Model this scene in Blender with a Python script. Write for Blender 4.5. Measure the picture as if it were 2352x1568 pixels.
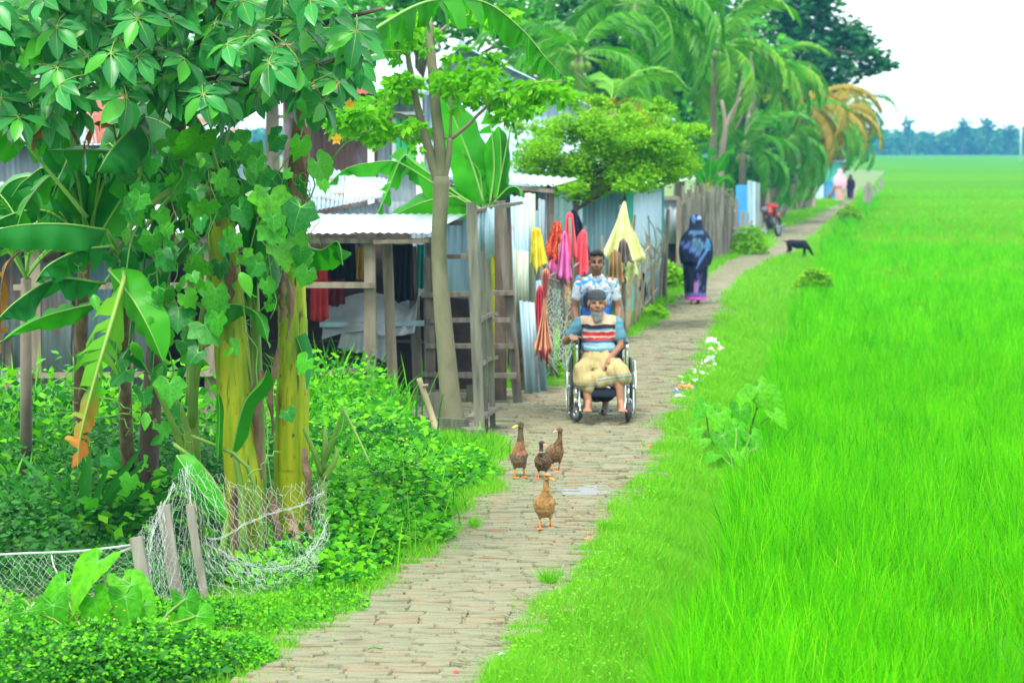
import bpy, bmesh, math, random
import numpy as np
from mathutils import Vector, Matrix, Quaternion, noise

# ------------------------------------------------------------------ camera, sky, sun, exposure
sc = bpy.context.scene
for o in list(bpy.data.objects):
    bpy.data.objects.remove(o)
CAM_H = 2.75
PITCH = math.radians(4.09)
FPX = 6256.0            # focal length in units of a picture 2352 wide
CX, CY = 1176.0, 784.0
cam_d = bpy.data.cameras.new("camera")
cam = bpy.data.objects.new("camera", cam_d)
sc.collection.objects.link(cam)
cam.location = (0, 0, CAM_H)
cam.rotation_euler = (math.pi / 2 - PITCH, 0, 0)
cam_d.sensor_width = 36.0
cam_d.lens = 36.0 * FPX / 2352.0
cam_d.clip_start = 0.1
cam_d.clip_end = 6000
cam_d.dof.use_dof = True
cam_d.dof.focus_distance = 18.5
cam_d.dof.aperture_fstop = 4.0
sc.camera = cam

SUN_EL, SUN_AZ = math.radians(62), math.radians(200)     # high, behind the camera, to its left
world = bpy.data.worlds.new("World")
sc.world = world
world.use_nodes = True
wn = world.node_tree
for n in list(wn.nodes):
    wn.nodes.remove(n)
w_out = wn.nodes.new("ShaderNodeOutputWorld")
w_bg = wn.nodes.new("ShaderNodeBackground")
w_sky = wn.nodes.new("ShaderNodeTexSky")
w_sky.sky_type = 'NISHITA'
w_sky.sun_disc = False
w_sky.sun_elevation = SUN_EL
w_sky.sun_rotation = SUN_AZ
w_sky.air_density = 1.0
w_sky.dust_density = 4.0
w_mix = wn.nodes.new("ShaderNodeMix")
w_mix.data_type = 'RGBA'
w_mix.inputs['Factor'].default_value = 0.8
w_mix.inputs['B'].default_value = (8.3, 9.1, 9.5, 1)         # closed white cloud
wn.links.new(w_sky.outputs['Color'], w_mix.inputs['A'])
wn.links.new(w_mix.outputs['Result'], w_bg.inputs['Color'])
w_bg.inputs['Strength'].default_value = 0.09
wn.links.new(w_bg.outputs[0], w_out.inputs['Surface'])

sun_d = bpy.data.lights.new("sun", 'SUN')
sun_d.energy = 1.5
sun_d.angle = math.radians(14)
sun_d.color = (1.0, 0.96, 0.88)
sun = bpy.data.objects.new("sun", sun_d)
sc.collection.objects.link(sun)
sun_dir = Vector((math.sin(SUN_AZ) * math.cos(SUN_EL), math.cos(SUN_AZ) * math.cos(SUN_EL), math.sin(SUN_EL)))
sun.rotation_euler = sun_dir.to_track_quat('Z', 'Y').to_euler()
sun.location = (-5, -5, 30)

sc.view_settings.view_transform = 'Standard'
sc.view_settings.look = 'None'
sc.view_settings.exposure = 1.68
sc.view_settings.gamma = 1.0
sc.view_settings.use_curve_mapping = False
sc.render.engine = 'CYCLES'
sc.cycles.use_denoising = True
sc.cycles.max_bounces = 6
sc.cycles.diffuse_bounces = 3
sc.cycles.glossy_bounces = 2
sc.cycles.transmission_bounces = 4
sc.cycles.transparent_max_bounces = 6
sc.cycles.volume_bounces = 0
sc.cycles.caustics_reflective = False
sc.cycles.caustics_refractive = False

RNG = np.random.default_rng(7)
random.seed(7)
C = sc.collection
CF, SF = math.cos(PITCH), math.sin(PITCH)

# ------------------------------------------------------------------ picture -> place
def ray(px, py):
    dx = (px - CX) / FPX
    dy = (CY - py) / FPX
    return Vector((dx, CF + dy * SF, -SF + dy * CF))

def at(px, py, Y):
    """point at distance Y in front of the camera seen at picture position px, py"""
    d = ray(px, py)
    return Vector((0, 0, CAM_H)) + d * (Y / d.y)

def gnd(px, py, z=0.0):
    d = ray(px, py)
    return Vector((0, 0, CAM_H)) + d * ((z - CAM_H) / d.z)

def sc_at(Y):
    return FPX / Y      # picture units per metre

# ------------------------------------------------------------------ materials
MATS = {}
def new_mat(name):
    m = bpy.data.materials.new(name)
    m.use_nodes = True
    nt = m.node_tree
    bs = nt.nodes["Principled BSDF"]
    MATS[name] = m
    return m, nt, bs

def ramp(nt, cols, fac, interp='LINEAR'):
    r = nt.nodes.new("ShaderNodeValToRGB")
    r.color_ramp.interpolation = interp
    e = r.color_ramp.elements
    n = len(cols)
    while len(e) < n:
        e.new(0.5)
    for i, c in enumerate(cols):
        e[i].position = i / (n - 1) if n > 1 else 0
        e[i].color = (c[0], c[1], c[2], 1)
    nt.links.new(fac, r.inputs['Fac'])
    return r.outputs['Color']

def noise_tex(nt, scale, detail=3, coord='Object', stretch=None):
    tc = nt.nodes.new("ShaderNodeTexCoord")
    t = nt.nodes.new("ShaderNodeTexNoise")
    t.inputs['Scale'].default_value = scale
    t.inputs['Detail'].default_value = detail
    src = tc.outputs[coord]
    if stretch:
        mp = nt.nodes.new("ShaderNodeMapping")
        mp.inputs['Scale'].default_value = stretch
        nt.links.new(src, mp.inputs['Vector'])
        src = mp.outputs['Vector']
    nt.links.new(src, t.inputs['Vector'])
    return t.outputs['Fac']

def contrast(nt, fac, lo=0.35, hi=0.65):
    mr = nt.nodes.new("ShaderNodeMapRange")
    mr.inputs['From Min'].default_value = lo
    mr.inputs['From Max'].default_value = hi
    nt.links.new(fac, mr.inputs['Value'])
    return mr.outputs['Result']

def mixc(nt, a, b, fac, blend='MIX'):
    m = nt.nodes.new("ShaderNodeMix")
    m.data_type = 'RGBA'
    m.blend_type = blend
    for s, v in ((m.inputs['A'], a), (m.inputs['B'], b)):
        if isinstance(v, tuple):
            s.default_value = (v[0], v[1], v[2], 1)
        else:
            nt.links.new(v, s)
    if isinstance(fac, (int, float)):
        m.inputs['Factor'].default_value = fac
    else:
        nt.links.new(fac, m.inputs['Factor'])
    return m.outputs['Result']

def bump(nt, bs, height, strength=0.4, dist=0.01):
    b = nt.nodes.new("ShaderNodeBump")
    b.inputs['Strength'].default_value = strength
    b.inputs['Distance'].default_value = dist
    nt.links.new(height, b.inputs['Height'])
    nt.links.new(b.outputs['Normal'], bs.inputs['Normal'])

def plain(name, cols, rough=0.7, scale=6.0, bmp=0.0, bdist=0.01, stretch=None, metal=0.0, lo=.3, hi=.7, coord='Object', spec=0.4):
    """noise-mottled surface"""
    m, nt, bs = new_mat(name)
    if isinstance(cols[0], (int, float)):
        cols = [tuple(c * 0.8 for c in cols), cols, tuple(min(1, c * 1.2) for c in cols)]
    f = noise_tex(nt, scale, 5, coord, stretch)
    nt.links.new(ramp(nt, cols, contrast(nt, f, lo, hi)), bs.inputs['Base Color'])
    bs.inputs['Roughness'].default_value = rough
    bs.inputs['Metallic'].default_value = metal
    bs.inputs['Specular IOR Level'].default_value = spec
    if bmp:
        bump(nt, bs, noise_tex(nt, scale * 4, 4, coord, stretch), bmp, bdist)
    return m

def leafy(name, cols, transl=0.35, rough=0.45, tcol=None, spots=None, spec=0.35, nscale=0.0, per='island'):
    """leaf surface: colour differs from leaf to leaf, light passes through"""
    m, nt, bs = new_mat(name)
    cols = [(r * .95, min(.62, g * 1.25), b * .6) if g > r * 1.25 else (r, g, b) for r, g, b in cols]
    spec *= .6
    if per == 'island':
        g = nt.nodes.new("ShaderNodeNewGeometry")
        f = g.outputs['Random Per Island']
    else:
        g = nt.nodes.new("ShaderNodeObjectInfo")
        f = g.outputs['Random']
    col = ramp(nt, cols, f)
    if nscale:
        n2 = noise_tex(nt, nscale, 3)
        col = mixc(nt, col, mixc(nt, col, (0.55, 0.7, 0.5), 1.0, 'MULTIPLY'), contrast(nt, n2, .4, .65))
    if spots:
        n3 = noise_tex(nt, spots[1], 4)
        col = mixc(nt, col, spots[0], contrast(nt, n3, .5, .62))
    nt.links.new(col, bs.inputs['Base Color'])
    bs.inputs['Roughness'].default_value = rough
    bs.inputs['Specular IOR Level'].default_value = spec
    tr = nt.nodes.new("ShaderNodeBsdfTranslucent")
    tint = mixc(nt, col, tcol or (1.0, 1.25, 0.35), 1.0, 'MULTIPLY')
    nt.links.new(tint, tr.inputs['Color'])
    mx = nt.nodes.new("ShaderNodeMixShader")
    mx.inputs['Fac'].default_value = transl
    nt.links.new(bs.outputs[0], mx.inputs[1])
    nt.links.new(tr.outputs[0], mx.inputs[2])
    nt.links.new(mx.outputs[0], nt.nodes["Material Output"].inputs['Surface'])
    return m

def attr_mat(name, rough=0.7, scale=0, amt=0.25, bmp=0.0, spec=0.3, bscale=80):
    """colour taken from the mesh's own colour attribute"""
    m, nt, bs = new_mat(name)
    a = nt.nodes.new("ShaderNodeAttribute")
    a.attribute_name = "col"
    col = a.outputs['Color']
    if scale:
        f = noise_tex(nt, scale, 4)
        col = mixc(nt, col, mixc(nt, col, (1 - amt, 1 - amt, 1 - amt), 1.0, 'MULTIPLY'), contrast(nt, f, .35, .65))
    nt.links.new(col, bs.inputs['Base Color'])
    bs.inputs['Roughness'].default_value = rough
    bs.inputs['Specular IOR Level'].default_value = spec
    if bmp:
        bump(nt, bs, noise_tex(nt, bscale, 3), bmp, 0.006)
    return m

def tin(name, base, rust=(0.25, 0.09, 0.03), rust_lo=0.62, rust_hi=0.75, rough=0.5, metal=0.15, streak=(3, 3, .5)):
    m, nt, bs = new_mat(name)
    f = noise_tex(nt, 2.2, 5, 'Object', streak)
    c0 = ramp(nt, [tuple(c * .72 for c in base), base, tuple(min(.9, c * 1.18) for c in base)], contrast(nt, f, .3, .7))
    f2 = noise_tex(nt, 1.3, 6, 'Object', (1.5, 1.5, .8))
    c1 = mixc(nt, c0, rust, contrast(nt, f2, rust_lo, rust_hi))
    nt.links.new(c1, bs.inputs['Base Color'])
    bs.inputs['Roughness'].default_value = rough
    bs.inputs['Metallic'].default_value = metal
    return m

# ------------------------------------------------------------------ mesh helpers
class MB:
    """collects geometry for one mesh"""
    def __init__(s):
        s.v = []; s.f = []; s.mi = []
        s.m = 0
    def add(s, verts, faces):
        o = len(s.v)
        s.v.extend([tuple(x) for x in verts])
        for f in faces:
            s.f.append(tuple(i + o for i in f)); s.mi.append(s.m)
    def box(s, c, size, rot=None, jit=0.0):
        hx, hy, hz = size[0] / 2, size[1] / 2, size[2] / 2
        vs = [Vector((x * hx, y * hy, z * hz)) for x in (-1, 1) for y in (-1, 1) for z in (-1, 1)]
        if jit:
            vs = [v + Vector((random.uniform(-jit, jit), random.uniform(-jit, jit), random.uniform(-jit, jit))) for v in vs]
        if rot is not None:
            vs = [rot @ v for v in vs]
        c = Vector(c)
        s.add([v + c for v in vs], [(0, 1, 3, 2), (4, 6, 7, 5), (0, 4, 5, 1), (2, 3, 7, 6), (0, 2, 6, 4), (1, 5, 7, 3)])
    def beam(s, p0, p1, w, d, up=(0, 0, 1), seg=1, bow=0.0, jit=0.0):
        """bar of rectangular section from p0 to p1"""
        p0, p1 = Vector(p0), Vector(p1)
        t = (p1 - p0).normalized()
        u = Vector(up)
        if abs(t.dot(u)) > .95:
            u = Vector((0, 1, 0))
        a = t.cross(u).normalized(); b = a.cross(t).normalized()
        rings = []
        for i in range(seg + 1):
            k = i / seg
            p = p0.lerp(p1, k) + a * bow * math.sin(k * math.pi)
            j = lambda: random.uniform(-jit, jit)
            rings.append([p + a * (w / 2 * sx + j()) + b * (d / 2 * sy + j()) for sx, sy in ((-1, -1), (1, -1), (1, 1), (-1, 1))])
        vs = [v for r in rings for v in r]
        fs = []
        for i in range(seg):
            for q in range(4):
                fs.append((i * 4 + q, i * 4 + (q + 1) % 4, i * 4 + 4 + (q + 1) % 4, i * 4 + 4 + q))
        fs += [(3, 2, 1, 0), tuple(seg * 4 + q for q in range(4))]
        s.add(vs, fs)
    def tube(s, pts, rad, n=8, cap=True, ridges=0, ramp_=0.0):
        pts = [Vector(p) for p in pts]
        if isinstance(rad, (int, float)):
            rad = [rad] * len(pts)
        base = len(s.v)
        prev = None
        vs = []
        for i, p in enumerate(pts):
            if i == 0: t = pts[1] - pts[0]
            elif i == len(pts) - 1: t = pts[-1] - pts[-2]
            else: t = pts[i + 1] - pts[i - 1]
            t = t.normalized() if t.length > 1e-9 else Vector((0, 0, 1))
            if prev is None:
                a = t.cross(Vector((0, 1, 0)) if abs(t.y) < .9 else Vector((1, 0, 0))).normalized()
            else:
                a = (prev - t * prev.dot(t)).normalized()
            prev = a
            b = t.cross(a)
            for k in range(n):
                an = 2 * math.pi * k / n
                r = rad[i] * (1 + ramp_ * math.sin(ridges * an)) if ridges else rad[i]
                vs.append(p + (a * math.cos(an) + b * math.sin(an)) * r)
        fs = []
        for i in range(len(pts) - 1):
            for k in range(n):
                fs.append((i * n + k, i * n + (k + 1) % n, (i + 1) * n + (k + 1) % n, (i + 1) * n + k))
        if cap:
            fs.append(tuple(range(n - 1, -1, -1)))
            fs.append(tuple((len(pts) - 1) * n + k for k in range(n)))
        s.add(vs, fs)
    def ell(s, c, r, rot=None, nu=12, nv=8):
        c = Vector(c)
        if isinstance(r, (int, float)): r = (r, r, r)
        vs = [Vector((0, 0, -r[2]))]
        for j in range(1, nv):
            th = -math.pi / 2 + math.pi * j / nv
            for i in range(nu):
                ph = 2 * math.pi * i / nu
                vs.append(Vector((r[0] * math.cos(th) * math.cos(ph), r[1] * math.cos(th) * math.sin(ph), r[2] * math.sin(th))))
        vs.append(Vector((0, 0, r[2])))
        if rot is not None: vs = [rot @ v for v in vs]
        fs = []
        for i in range(nu):
            fs.append((0, 1 + (i + 1) % nu, 1 + i))
            fs.append((len(vs) - 1, 1 + (nv - 2) * nu + i, 1 + (nv - 2) * nu + (i + 1) % nu))
        for j in range(nv - 2):
            for i in range(nu):
                a = 1 + j * nu
                fs.append((a + i, a + (i + 1) % nu, a + nu + (i + 1) % nu, a + nu + i))
        s.add([v + c for v in vs], fs)
    def cap(s, p0, p1, r0, r1, n=12):
        """tapered capsule"""
        p0, p1 = Vector(p0), Vector(p1)
        t = (p1 - p0).normalized()
        pts, rad = [], []
        for k in range(5):
            an = math.pi / 2 * k / 4
            pts.append(p0 - t * r0 * math.cos(an)); rad.append(max(r0 * math.sin(an), .0004))
        for k in range(5):
            an = math.pi / 2 * k / 4
            pts.append(p1 + t * r1 * math.sin(an)); rad.append(max(r1 * math.cos(an), .0004))
        s.tube(pts, rad, n)
    def grid(s, fn, nu, nv, closed_u=False):
        """surface fn(u, v) sampled nu x nv, single skin"""
        vs = [fn(i / (nu if closed_u else nu - 1), j / (nv - 1)) for j in range(nv) for i in range(nu)]
        fs = []
        for j in range(nv - 1):
            for i in range(nu if closed_u else nu - 1):
                a, b = j * nu + i, j * nu + (i + 1) % nu
                fs.append((a, b, b + nu, a + nu))
        s.add(vs, fs)
    def ring(s, c, R, r, axis='X', n=28, m=8, rot=None):
        """torus"""
        vs = []
        for i in range(n):
            a = 2 * math.pi * i / n
            for j in range(m):
                b = 2 * math.pi * j / m
                q = R + r * math.cos(b)
                v = Vector((r * math.sin(b), q * math.cos(a), q * math.sin(a)))
                if axis == 'Z': v = Vector((v.y, v.z, v.x))
                if axis == 'Y': v = Vector((v.z, v.x, v.y))
                if rot is not None: v = rot @ v
                vs.append(v + Vector(c))
        fs = []
        for i in range(n):
            for j in range(m):
                fs.append((i * m + j, ((i + 1) % n) * m + j, ((i + 1) % n) * m + (j + 1) % m, i * m + (j + 1) % m))
        s.add(vs, fs)
    def mesh(s, name, mats, smooth=False):
        me = bpy.data.meshes.new(name)
        me.from_pydata(s.v, [], s.f)
        if not isinstance(mats, (list, tuple)): mats = [mats]
        for m in mats:
            me.materials.append(MATS[m] if isinstance(m, str) else m)
        if len(mats) > 1:
            me.polygons.foreach_set('material_index', s.mi)
        if smooth:
            me.polygons.foreach_set('use_smooth', [True] * len(me.polygons))
        me.update()
        return me
    def build(s, name, mats, parent=None, smooth=False, thick=0.0):
        return obj(name, s.mesh(name, mats, smooth), parent, thick)

def obj(name, me, parent=None, thick=0.0):
    """link a mesh given in world coordinates; under a parent it keeps its place"""
    o = bpy.data.objects.new(name, me)
    C.objects.link(o)
    if parent is not None:
        o.parent = parent
        o.matrix_parent_inverse = parent_inv(parent)
    if thick:
        md = o.modifiers.new("thick", 'SOLIDIFY'); md.thickness = thick; md.offset = 0
    return o

def world_m(p):
    m = Matrix.LocRotScale(p.location, p.rotation_euler, p.scale)
    if p.parent is not None:
        m = world_m(p.parent) @ p.matrix_parent_inverse @ m
    return m
def parent_inv(p):
    return world_m(p).inverted()

def empty(name, loc, label=None, cat=None, group=None):
    o = bpy.data.objects.new(name, None)
    C.objects.link(o)
    o.location = loc
    o.empty_display_size = .2
    if label: tag(o, label, cat, group)
    return o

def tag(o, label=None, cat=None, group=None, kind=None):
    if label: o["label"] = label
    if cat: o["category"] = cat
    if group: o["group"] = group
    if kind: o["kind"] = kind
    return o

def inst(name, me, mat4, parent=None):
    """one more piece that shares mesh data, placed by a world matrix"""
    o = bpy.data.objects.new(name, me)
    C.objects.link(o)
    if parent is not None:
        o.parent = parent
        o.matrix_parent_inverse = parent_inv(parent)
    o.matrix_basis = mat4
    return o

def np_mesh(name, verts, faces_quads=None, tris=None, mat=None, smooth=False):
    """fast mesh from numpy arrays"""
    me = bpy.data.meshes.new(name)
    loops = []; starts = []; tot = 0
    if faces_quads is not None and len(faces_quads):
        loops.append(faces_quads.reshape(-1)); starts.append(np.arange(len(faces_quads)) * 4 + tot); tot += faces_quads.size
    if tris is not None and len(tris):
        loops.append(tris.reshape(-1)); starts.append(np.arange(len(tris)) * 3 + tot); tot += tris.size
    L = np.concatenate(loops).astype(np.int32); S = np.concatenate(starts).astype(np.int32)
    me.vertices.add(len(verts)); me.vertices.foreach_set('co', np.asarray(verts, np.float32).reshape(-1))
    me.loops.add(len(L)); me.loops.foreach_set('vertex_index', L)
    me.polygons.add(len(S)); me.polygons.foreach_set('loop_start', S)
    if smooth: me.polygons.foreach_set('use_smooth', np.ones(len(S), bool))
    if mat is not None: me.materials.append(MATS[mat] if isinstance(mat, str) else mat)
    me.update(calc_edges=True)
    return me

def remesh(mb, voxel, smooth_it=4, name="body", mat=None, colfn=None, parent=None, folds=None):
    """fuse overlapping closed shapes into one continuous surface"""
    me = mb.mesh(name + "_src", [])
    o = bpy.data.objects.new(name + "_src", me)
    C.objects.link(o)
    r = o.modifiers.new("r", 'REMESH'); r.mode = 'VOXEL'; r.voxel_size = voxel
    if smooth_it:
        q = o.modifiers.new("s", 'SMOOTH'); q.factor = .5; q.iterations = smooth_it
    dg = bpy.context.evaluated_depsgraph_get()
    ev = o.evaluated_get(dg)
    me2 = bpy.data.meshes.new_from_object(ev)
    bpy.data.objects.remove(o); bpy.data.meshes.remove(me)
    me2.name = name
    me2.materials.clear()
    me2.materials.append(MATS[mat])
    me2.polygons.foreach_set('use_smooth', np.ones(len(me2.polygons), bool))
    if folds is not None:      # cloth folds: (amount, scale x, y, z)
        n = len(me2.vertices); co = np.empty(n * 3, np.float32); nn = np.empty(n * 3, np.float32)
        me2.vertices.foreach_get('co', co); me2.vertex_normals.foreach_get('vector', nn)
        co = co.reshape(-1, 3); nn = nn.reshape(-1, 3)
        k = np.array([noise.noise(Vector((c[0] * folds[1], c[1] * folds[2], c[2] * folds[3]))) for c in co.tolist()], np.float32)
        me2.vertices.foreach_set('co', (co + nn * (folds[0] * k)[:, None]).reshape(-1)); me2.update()
    if colfn is not None:
        n = len(me2.vertices)
        co = np.empty(n * 3, np.float32); me2.vertices.foreach_get('co', co)
        co = co.reshape(-1, 3)
        col = np.ones((n, 4), np.float32); col[:, :3] = colfn(co)
        at_ = me2.color_attributes.new("col", 'FLOAT_COLOR', 'POINT')
        at_.data.foreach_set('color', col.reshape(-1))
    return obj(name, me2, parent)

def rotz(a): return Matrix.Rotation(a, 3, 'Z')
def lerp(a, b, t): return a + (b - a) * t
def U(a, b): return random.uniform(a, b)
# ------------------------------------------------------------------ surfaces of the setting
def soil_mat():
    m, nt, bs = new_mat("soil")
    f = noise_tex(nt, 1.3, 6)
    g = noise_tex(nt, 14, 4)
    c = ramp(nt, [(.12, .11, .05), (.16, .17, .06), (.12, .20, .04)], contrast(nt, f, .3, .7))
    c = mixc(nt, c, (.08, .20, .025), contrast(nt, g, .40, .60))
    nt.links.new(c, bs.inputs['Base Color']); bs.inputs['Roughness'].default_value = .95
    bump(nt, bs, g, .5, .03)
soil_mat()

def path_mat():
    m, nt, bs = new_mat("path_dust")
    f = noise_tex(nt, 2.0, 6)
    g = noise_tex(nt, 30, 4)
    c = ramp(nt, [(.095, .088, .06), (.14, .13, .09), (.17, .158, .108)], contrast(nt, f, .3, .7))
    st = noise_tex(nt, 7, 5, 'Object', (.55, 3.2, 1))           # worn brick rows under the dust
    c = mixc(nt, c, (.07, .066, .047), contrast(nt, st, .56, .72))
    c = mixc(nt, c, (.17, .115, .07), contrast(nt, noise_tex(nt, 3.1, 3, 'Object', (.8, 2.5, 1)), .62, .75))
    nt.links.new(c, bs.inputs['Base Color']); bs.inputs['Roughness'].default_value = .95; bs.inputs['Specular IOR Level'].default_value = .1
    c = mixc(nt, c, (1.36, 1.42, 1.30), 1.0, 'MULTIPLY'); nt.links.new(c, bs.inputs['Base Color'])
    bump(nt, bs, st, .6, .02)
path_mat()

def brick_mat(name, per):
    m, nt, bs = new_mat(name)
    if per == 'object':
        r = nt.nodes.new("ShaderNodeObjectInfo").outputs['Random']
    else:
        r = nt.nodes.new("ShaderNodeNewGeometry").outputs['Random Per Island']
    c = ramp(nt, [(.115, .11, .068), (.175, .165, .105), (.14, .135, .085), (.18, .125, .08), (.165, .155, .10), (.12, .125, .08), (.18, .155, .098), (.195, .125, .075), (.15, .142, .092)], r)
    f = noise_tex(nt, 9, 6, 'Object')
    c = mixc(nt, c, (.165, .155, .103), contrast(nt, f, .42, .62))   # dried mud on the bricks
    g = noise_tex(nt, 45, 4, 'Object')
    c = mixc(nt, c, (.065, .065, .042), contrast(nt, g, .58, .74))
    nt.links.new(c, bs.inputs['Base Color']); bs.inputs['Roughness'].default_value = .9; bs.inputs['Specular IOR Level'].default_value = .1
    c = mixc(nt, c, (1.24, 1.33, 1.28), 1.0, 'MULTIPLY'); nt.links.new(c, bs.inputs['Base Color'])
    bump(nt, bs, g, .5, .006)
brick_mat("brick_piece", 'object'); brick_mat("brick_joined", 'island')

def rice_sheet_mat():
    m, nt, bs = new_mat("rice_sheet")
    f = noise_tex(nt, .05, 4, 'Object', (.35, 1.2, 1))
    g = noise_tex(nt, 5, 6, 'Object', (1.0, .5, 1))
    c = ramp(nt, [(.055, .185, .006), (.072, .225, .007), (.09, .26, .008)], contrast(nt, f, .3, .7))
    c = mixc(nt, c, (.03, .12, .010), contrast(nt, g, .52, .72))
    nt.links.new(c, bs.inputs['Base Color']); bs.inputs['Roughness'].default_value = .8
    bs.inputs['Specular IOR Level'].default_value = 0.0
    bump(nt, bs, g, .7, .15)
rice_sheet_mat()
leafy("rice_blade", [(.04, .21, .002), (.09, .38, .002), (.125, .47, .002), (.19, .54, .003), (.065, .34, .002), (.13, .47, .003), (.32, .50, .02)], .48, .6, (1.05, 1.3, .3), spec=.06, nscale=1.7)
leafy("grass_blade", [(.09, .27, .02), (.16, .39, .03), (.21, .44, .04), (.12, .35, .03), (.29, .38, .07), (.15, .39, .03)], .42, .6, spec=.15)
leafy("weed_leaf", [(.014, .11, .022), (.035, .21, .016), (.08, .32, .015), (.14, .40, .016), (.20, .44, .02), (.035, .19, .025)], .35, .5, spec=.2)
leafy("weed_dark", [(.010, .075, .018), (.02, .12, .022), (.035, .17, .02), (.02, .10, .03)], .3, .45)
leafy("dry_leaf", [(.30, .14, .05), (.42, .22, .08), (.22, .12, .06)], .2, .8, (1.1, .9, .5))

def edge_fn(pts, z=0.0):
    P = sorted([(gnd(x, y, z).y, gnd(x, y, z).x) for x, y in pts])
    Y = np.array([p[0] for p in P]); X = np.array([p[1] for p in P])
    return lambda y: np.interp(y, Y, X)

PL = [(540, 1620), (590, 1568), (700, 1470), (760, 1425), (850, 1375), (930, 1330), (985, 1262), (1050, 1210), (1100, 1150), (1150, 1090), (1160, 1045), (1130, 1010), (1165, 960), (1210, 930), (1250, 905), (1300, 870), (1400, 800), (1450, 770), (1505, 745), (1505, 720), (1555, 690), (1610, 640), (1665, 600), (1720, 585), (1768, 570), (1780, 556), (1770, 545), (1785, 530), (1845, 510), (1885, 490), (1925, 470), (1938, 460), (1945, 450), (1955, 420)]
PR = [(1045, 1620), (1090, 1568), (1150, 1480), (1230, 1400), (1330, 1300), (1370, 1240), (1400, 1160), (1470, 1080), (1510, 1020), (1530, 950), (1555, 890), (1600, 830), (1640, 745), (1655, 690), (1690, 640), (1760, 600), (1830, 580), (1850, 555), (1868, 545), (1903, 512), (1947, 482), (1962, 462), (1970, 450), (1968, 420)]
RE = [(1530, 1620), (1560, 1568), (1610, 1430), (1690, 1330), (1692, 1228), (1700, 1107), (1722, 1040), (1772, 900), (1815, 780), (1860, 660), (1888, 600), (1925, 515), (1978, 455), (2010, 410), (2035, 390)]
path_l, path_r = edge_fn(PL), edge_fn(PR)
rice_e = edge_fn(RE, -.12)
RZ = -0.30
def rice_x(y): return np.maximum(rice_e(y), path_r(y) + .5)
def ground_z(x, y):
    """height of the bare ground: level on the bank, falling to the paddy"""
    a, b = path_r(y), rice_x(y)
    k = np.clip((x - a - .1) / np.maximum(b - a - .1, .05), 0, 1)
    return RZ * k * k * (3 - 2 * k) - .0

def build_ground():
    ys = np.concatenate([np.linspace(-12, 12, 5), np.arange(13, 40, .5), np.arange(40, 100, 2), np.arange(100, 260, 10), [300, 400, 600, 800, 1000]])
    rows = []
    for y in ys:
        l, r, e = float(path_l(y)), float(path_r(y)), float(rice_x(y))
        xs = [-990, -300, -60, -20, -8, -4, l - 1, l - .2, l, (l + r) / 2, r, r + .1] + [r + .1 + (e - r - .1) * t for t in (.25, .5, .75, 1)] + [e + 1, e + 4, e + 20, e + 100, 990]
        rows.append([(x, y, float(ground_z(x, y))) for x in xs])
    nx = len(rows[0])
    v = [p for r in rows for p in r]
    f = [(j * nx + i, j * nx + i + 1, j * nx + nx + i + 1, j * nx + nx + i) for j in range(len(ys) - 1) for i in range(nx - 1)]
    b = MB(); b.add(v, f)
    tag(b.build("ground", "soil", None, True), kind="structure")
build_ground()

def build_field():
    """the paddy seen as a closed canopy: starts under the near plants, rises to their tops further off"""
    m, nt, bs = new_mat("paddy_mud"); nt.links.new(ramp(nt, [(.03, .05, .012), (.05, .075, .02), (.035, .03, .02)], noise_tex(nt, 3, 4)), bs.inputs['Base Color']); bs.inputs['Roughness'].default_value = .35
    mud = MB(); mud.grid(lambda u, v: Vector((lerp(float(rice_x(lerp(2, 44, v))) + .05, 40, u ** 2), lerp(2, 44, v), RZ + .02)), 8, 60)
    tag(mud.build("paddy_mud", m, None, True), kind="structure")
    ys = np.concatenate([np.arange(36, 40, 1.0), np.arange(40, 100, 3), np.arange(100, 300, 15), [340, 400, 500, 650, 860]])
    rows = []
    for y in ys:
        e = float(rice_x(y))
        h = np.interp(y, [36, 42, 62, 120], [-.25, -.16, .0, .08])
        R = max(60, y * .9)
        xs = [e + .1, e + .5] + [e + 1 + (R - e - 1) * (t ** 2) for t in np.linspace(0, 1, 16)]
        rows.append([(x, y, (RZ + .02 if i == 0 else lerp(RZ, h, .55) if i == 1 else h)) for i, x in enumerate(xs)])
    nx = len(rows[0])
    b = MB(); b.add([p for r in rows for p in r], [(j * nx + i, j * nx + i + 1, j * nx + nx + i + 1, j * nx + nx + i) for j in range(len(ys) - 1) for i in range(nx - 1)])
    tag(b.build("rice_field", "rice_sheet", None, True), kind="structure")
build_field()

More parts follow.
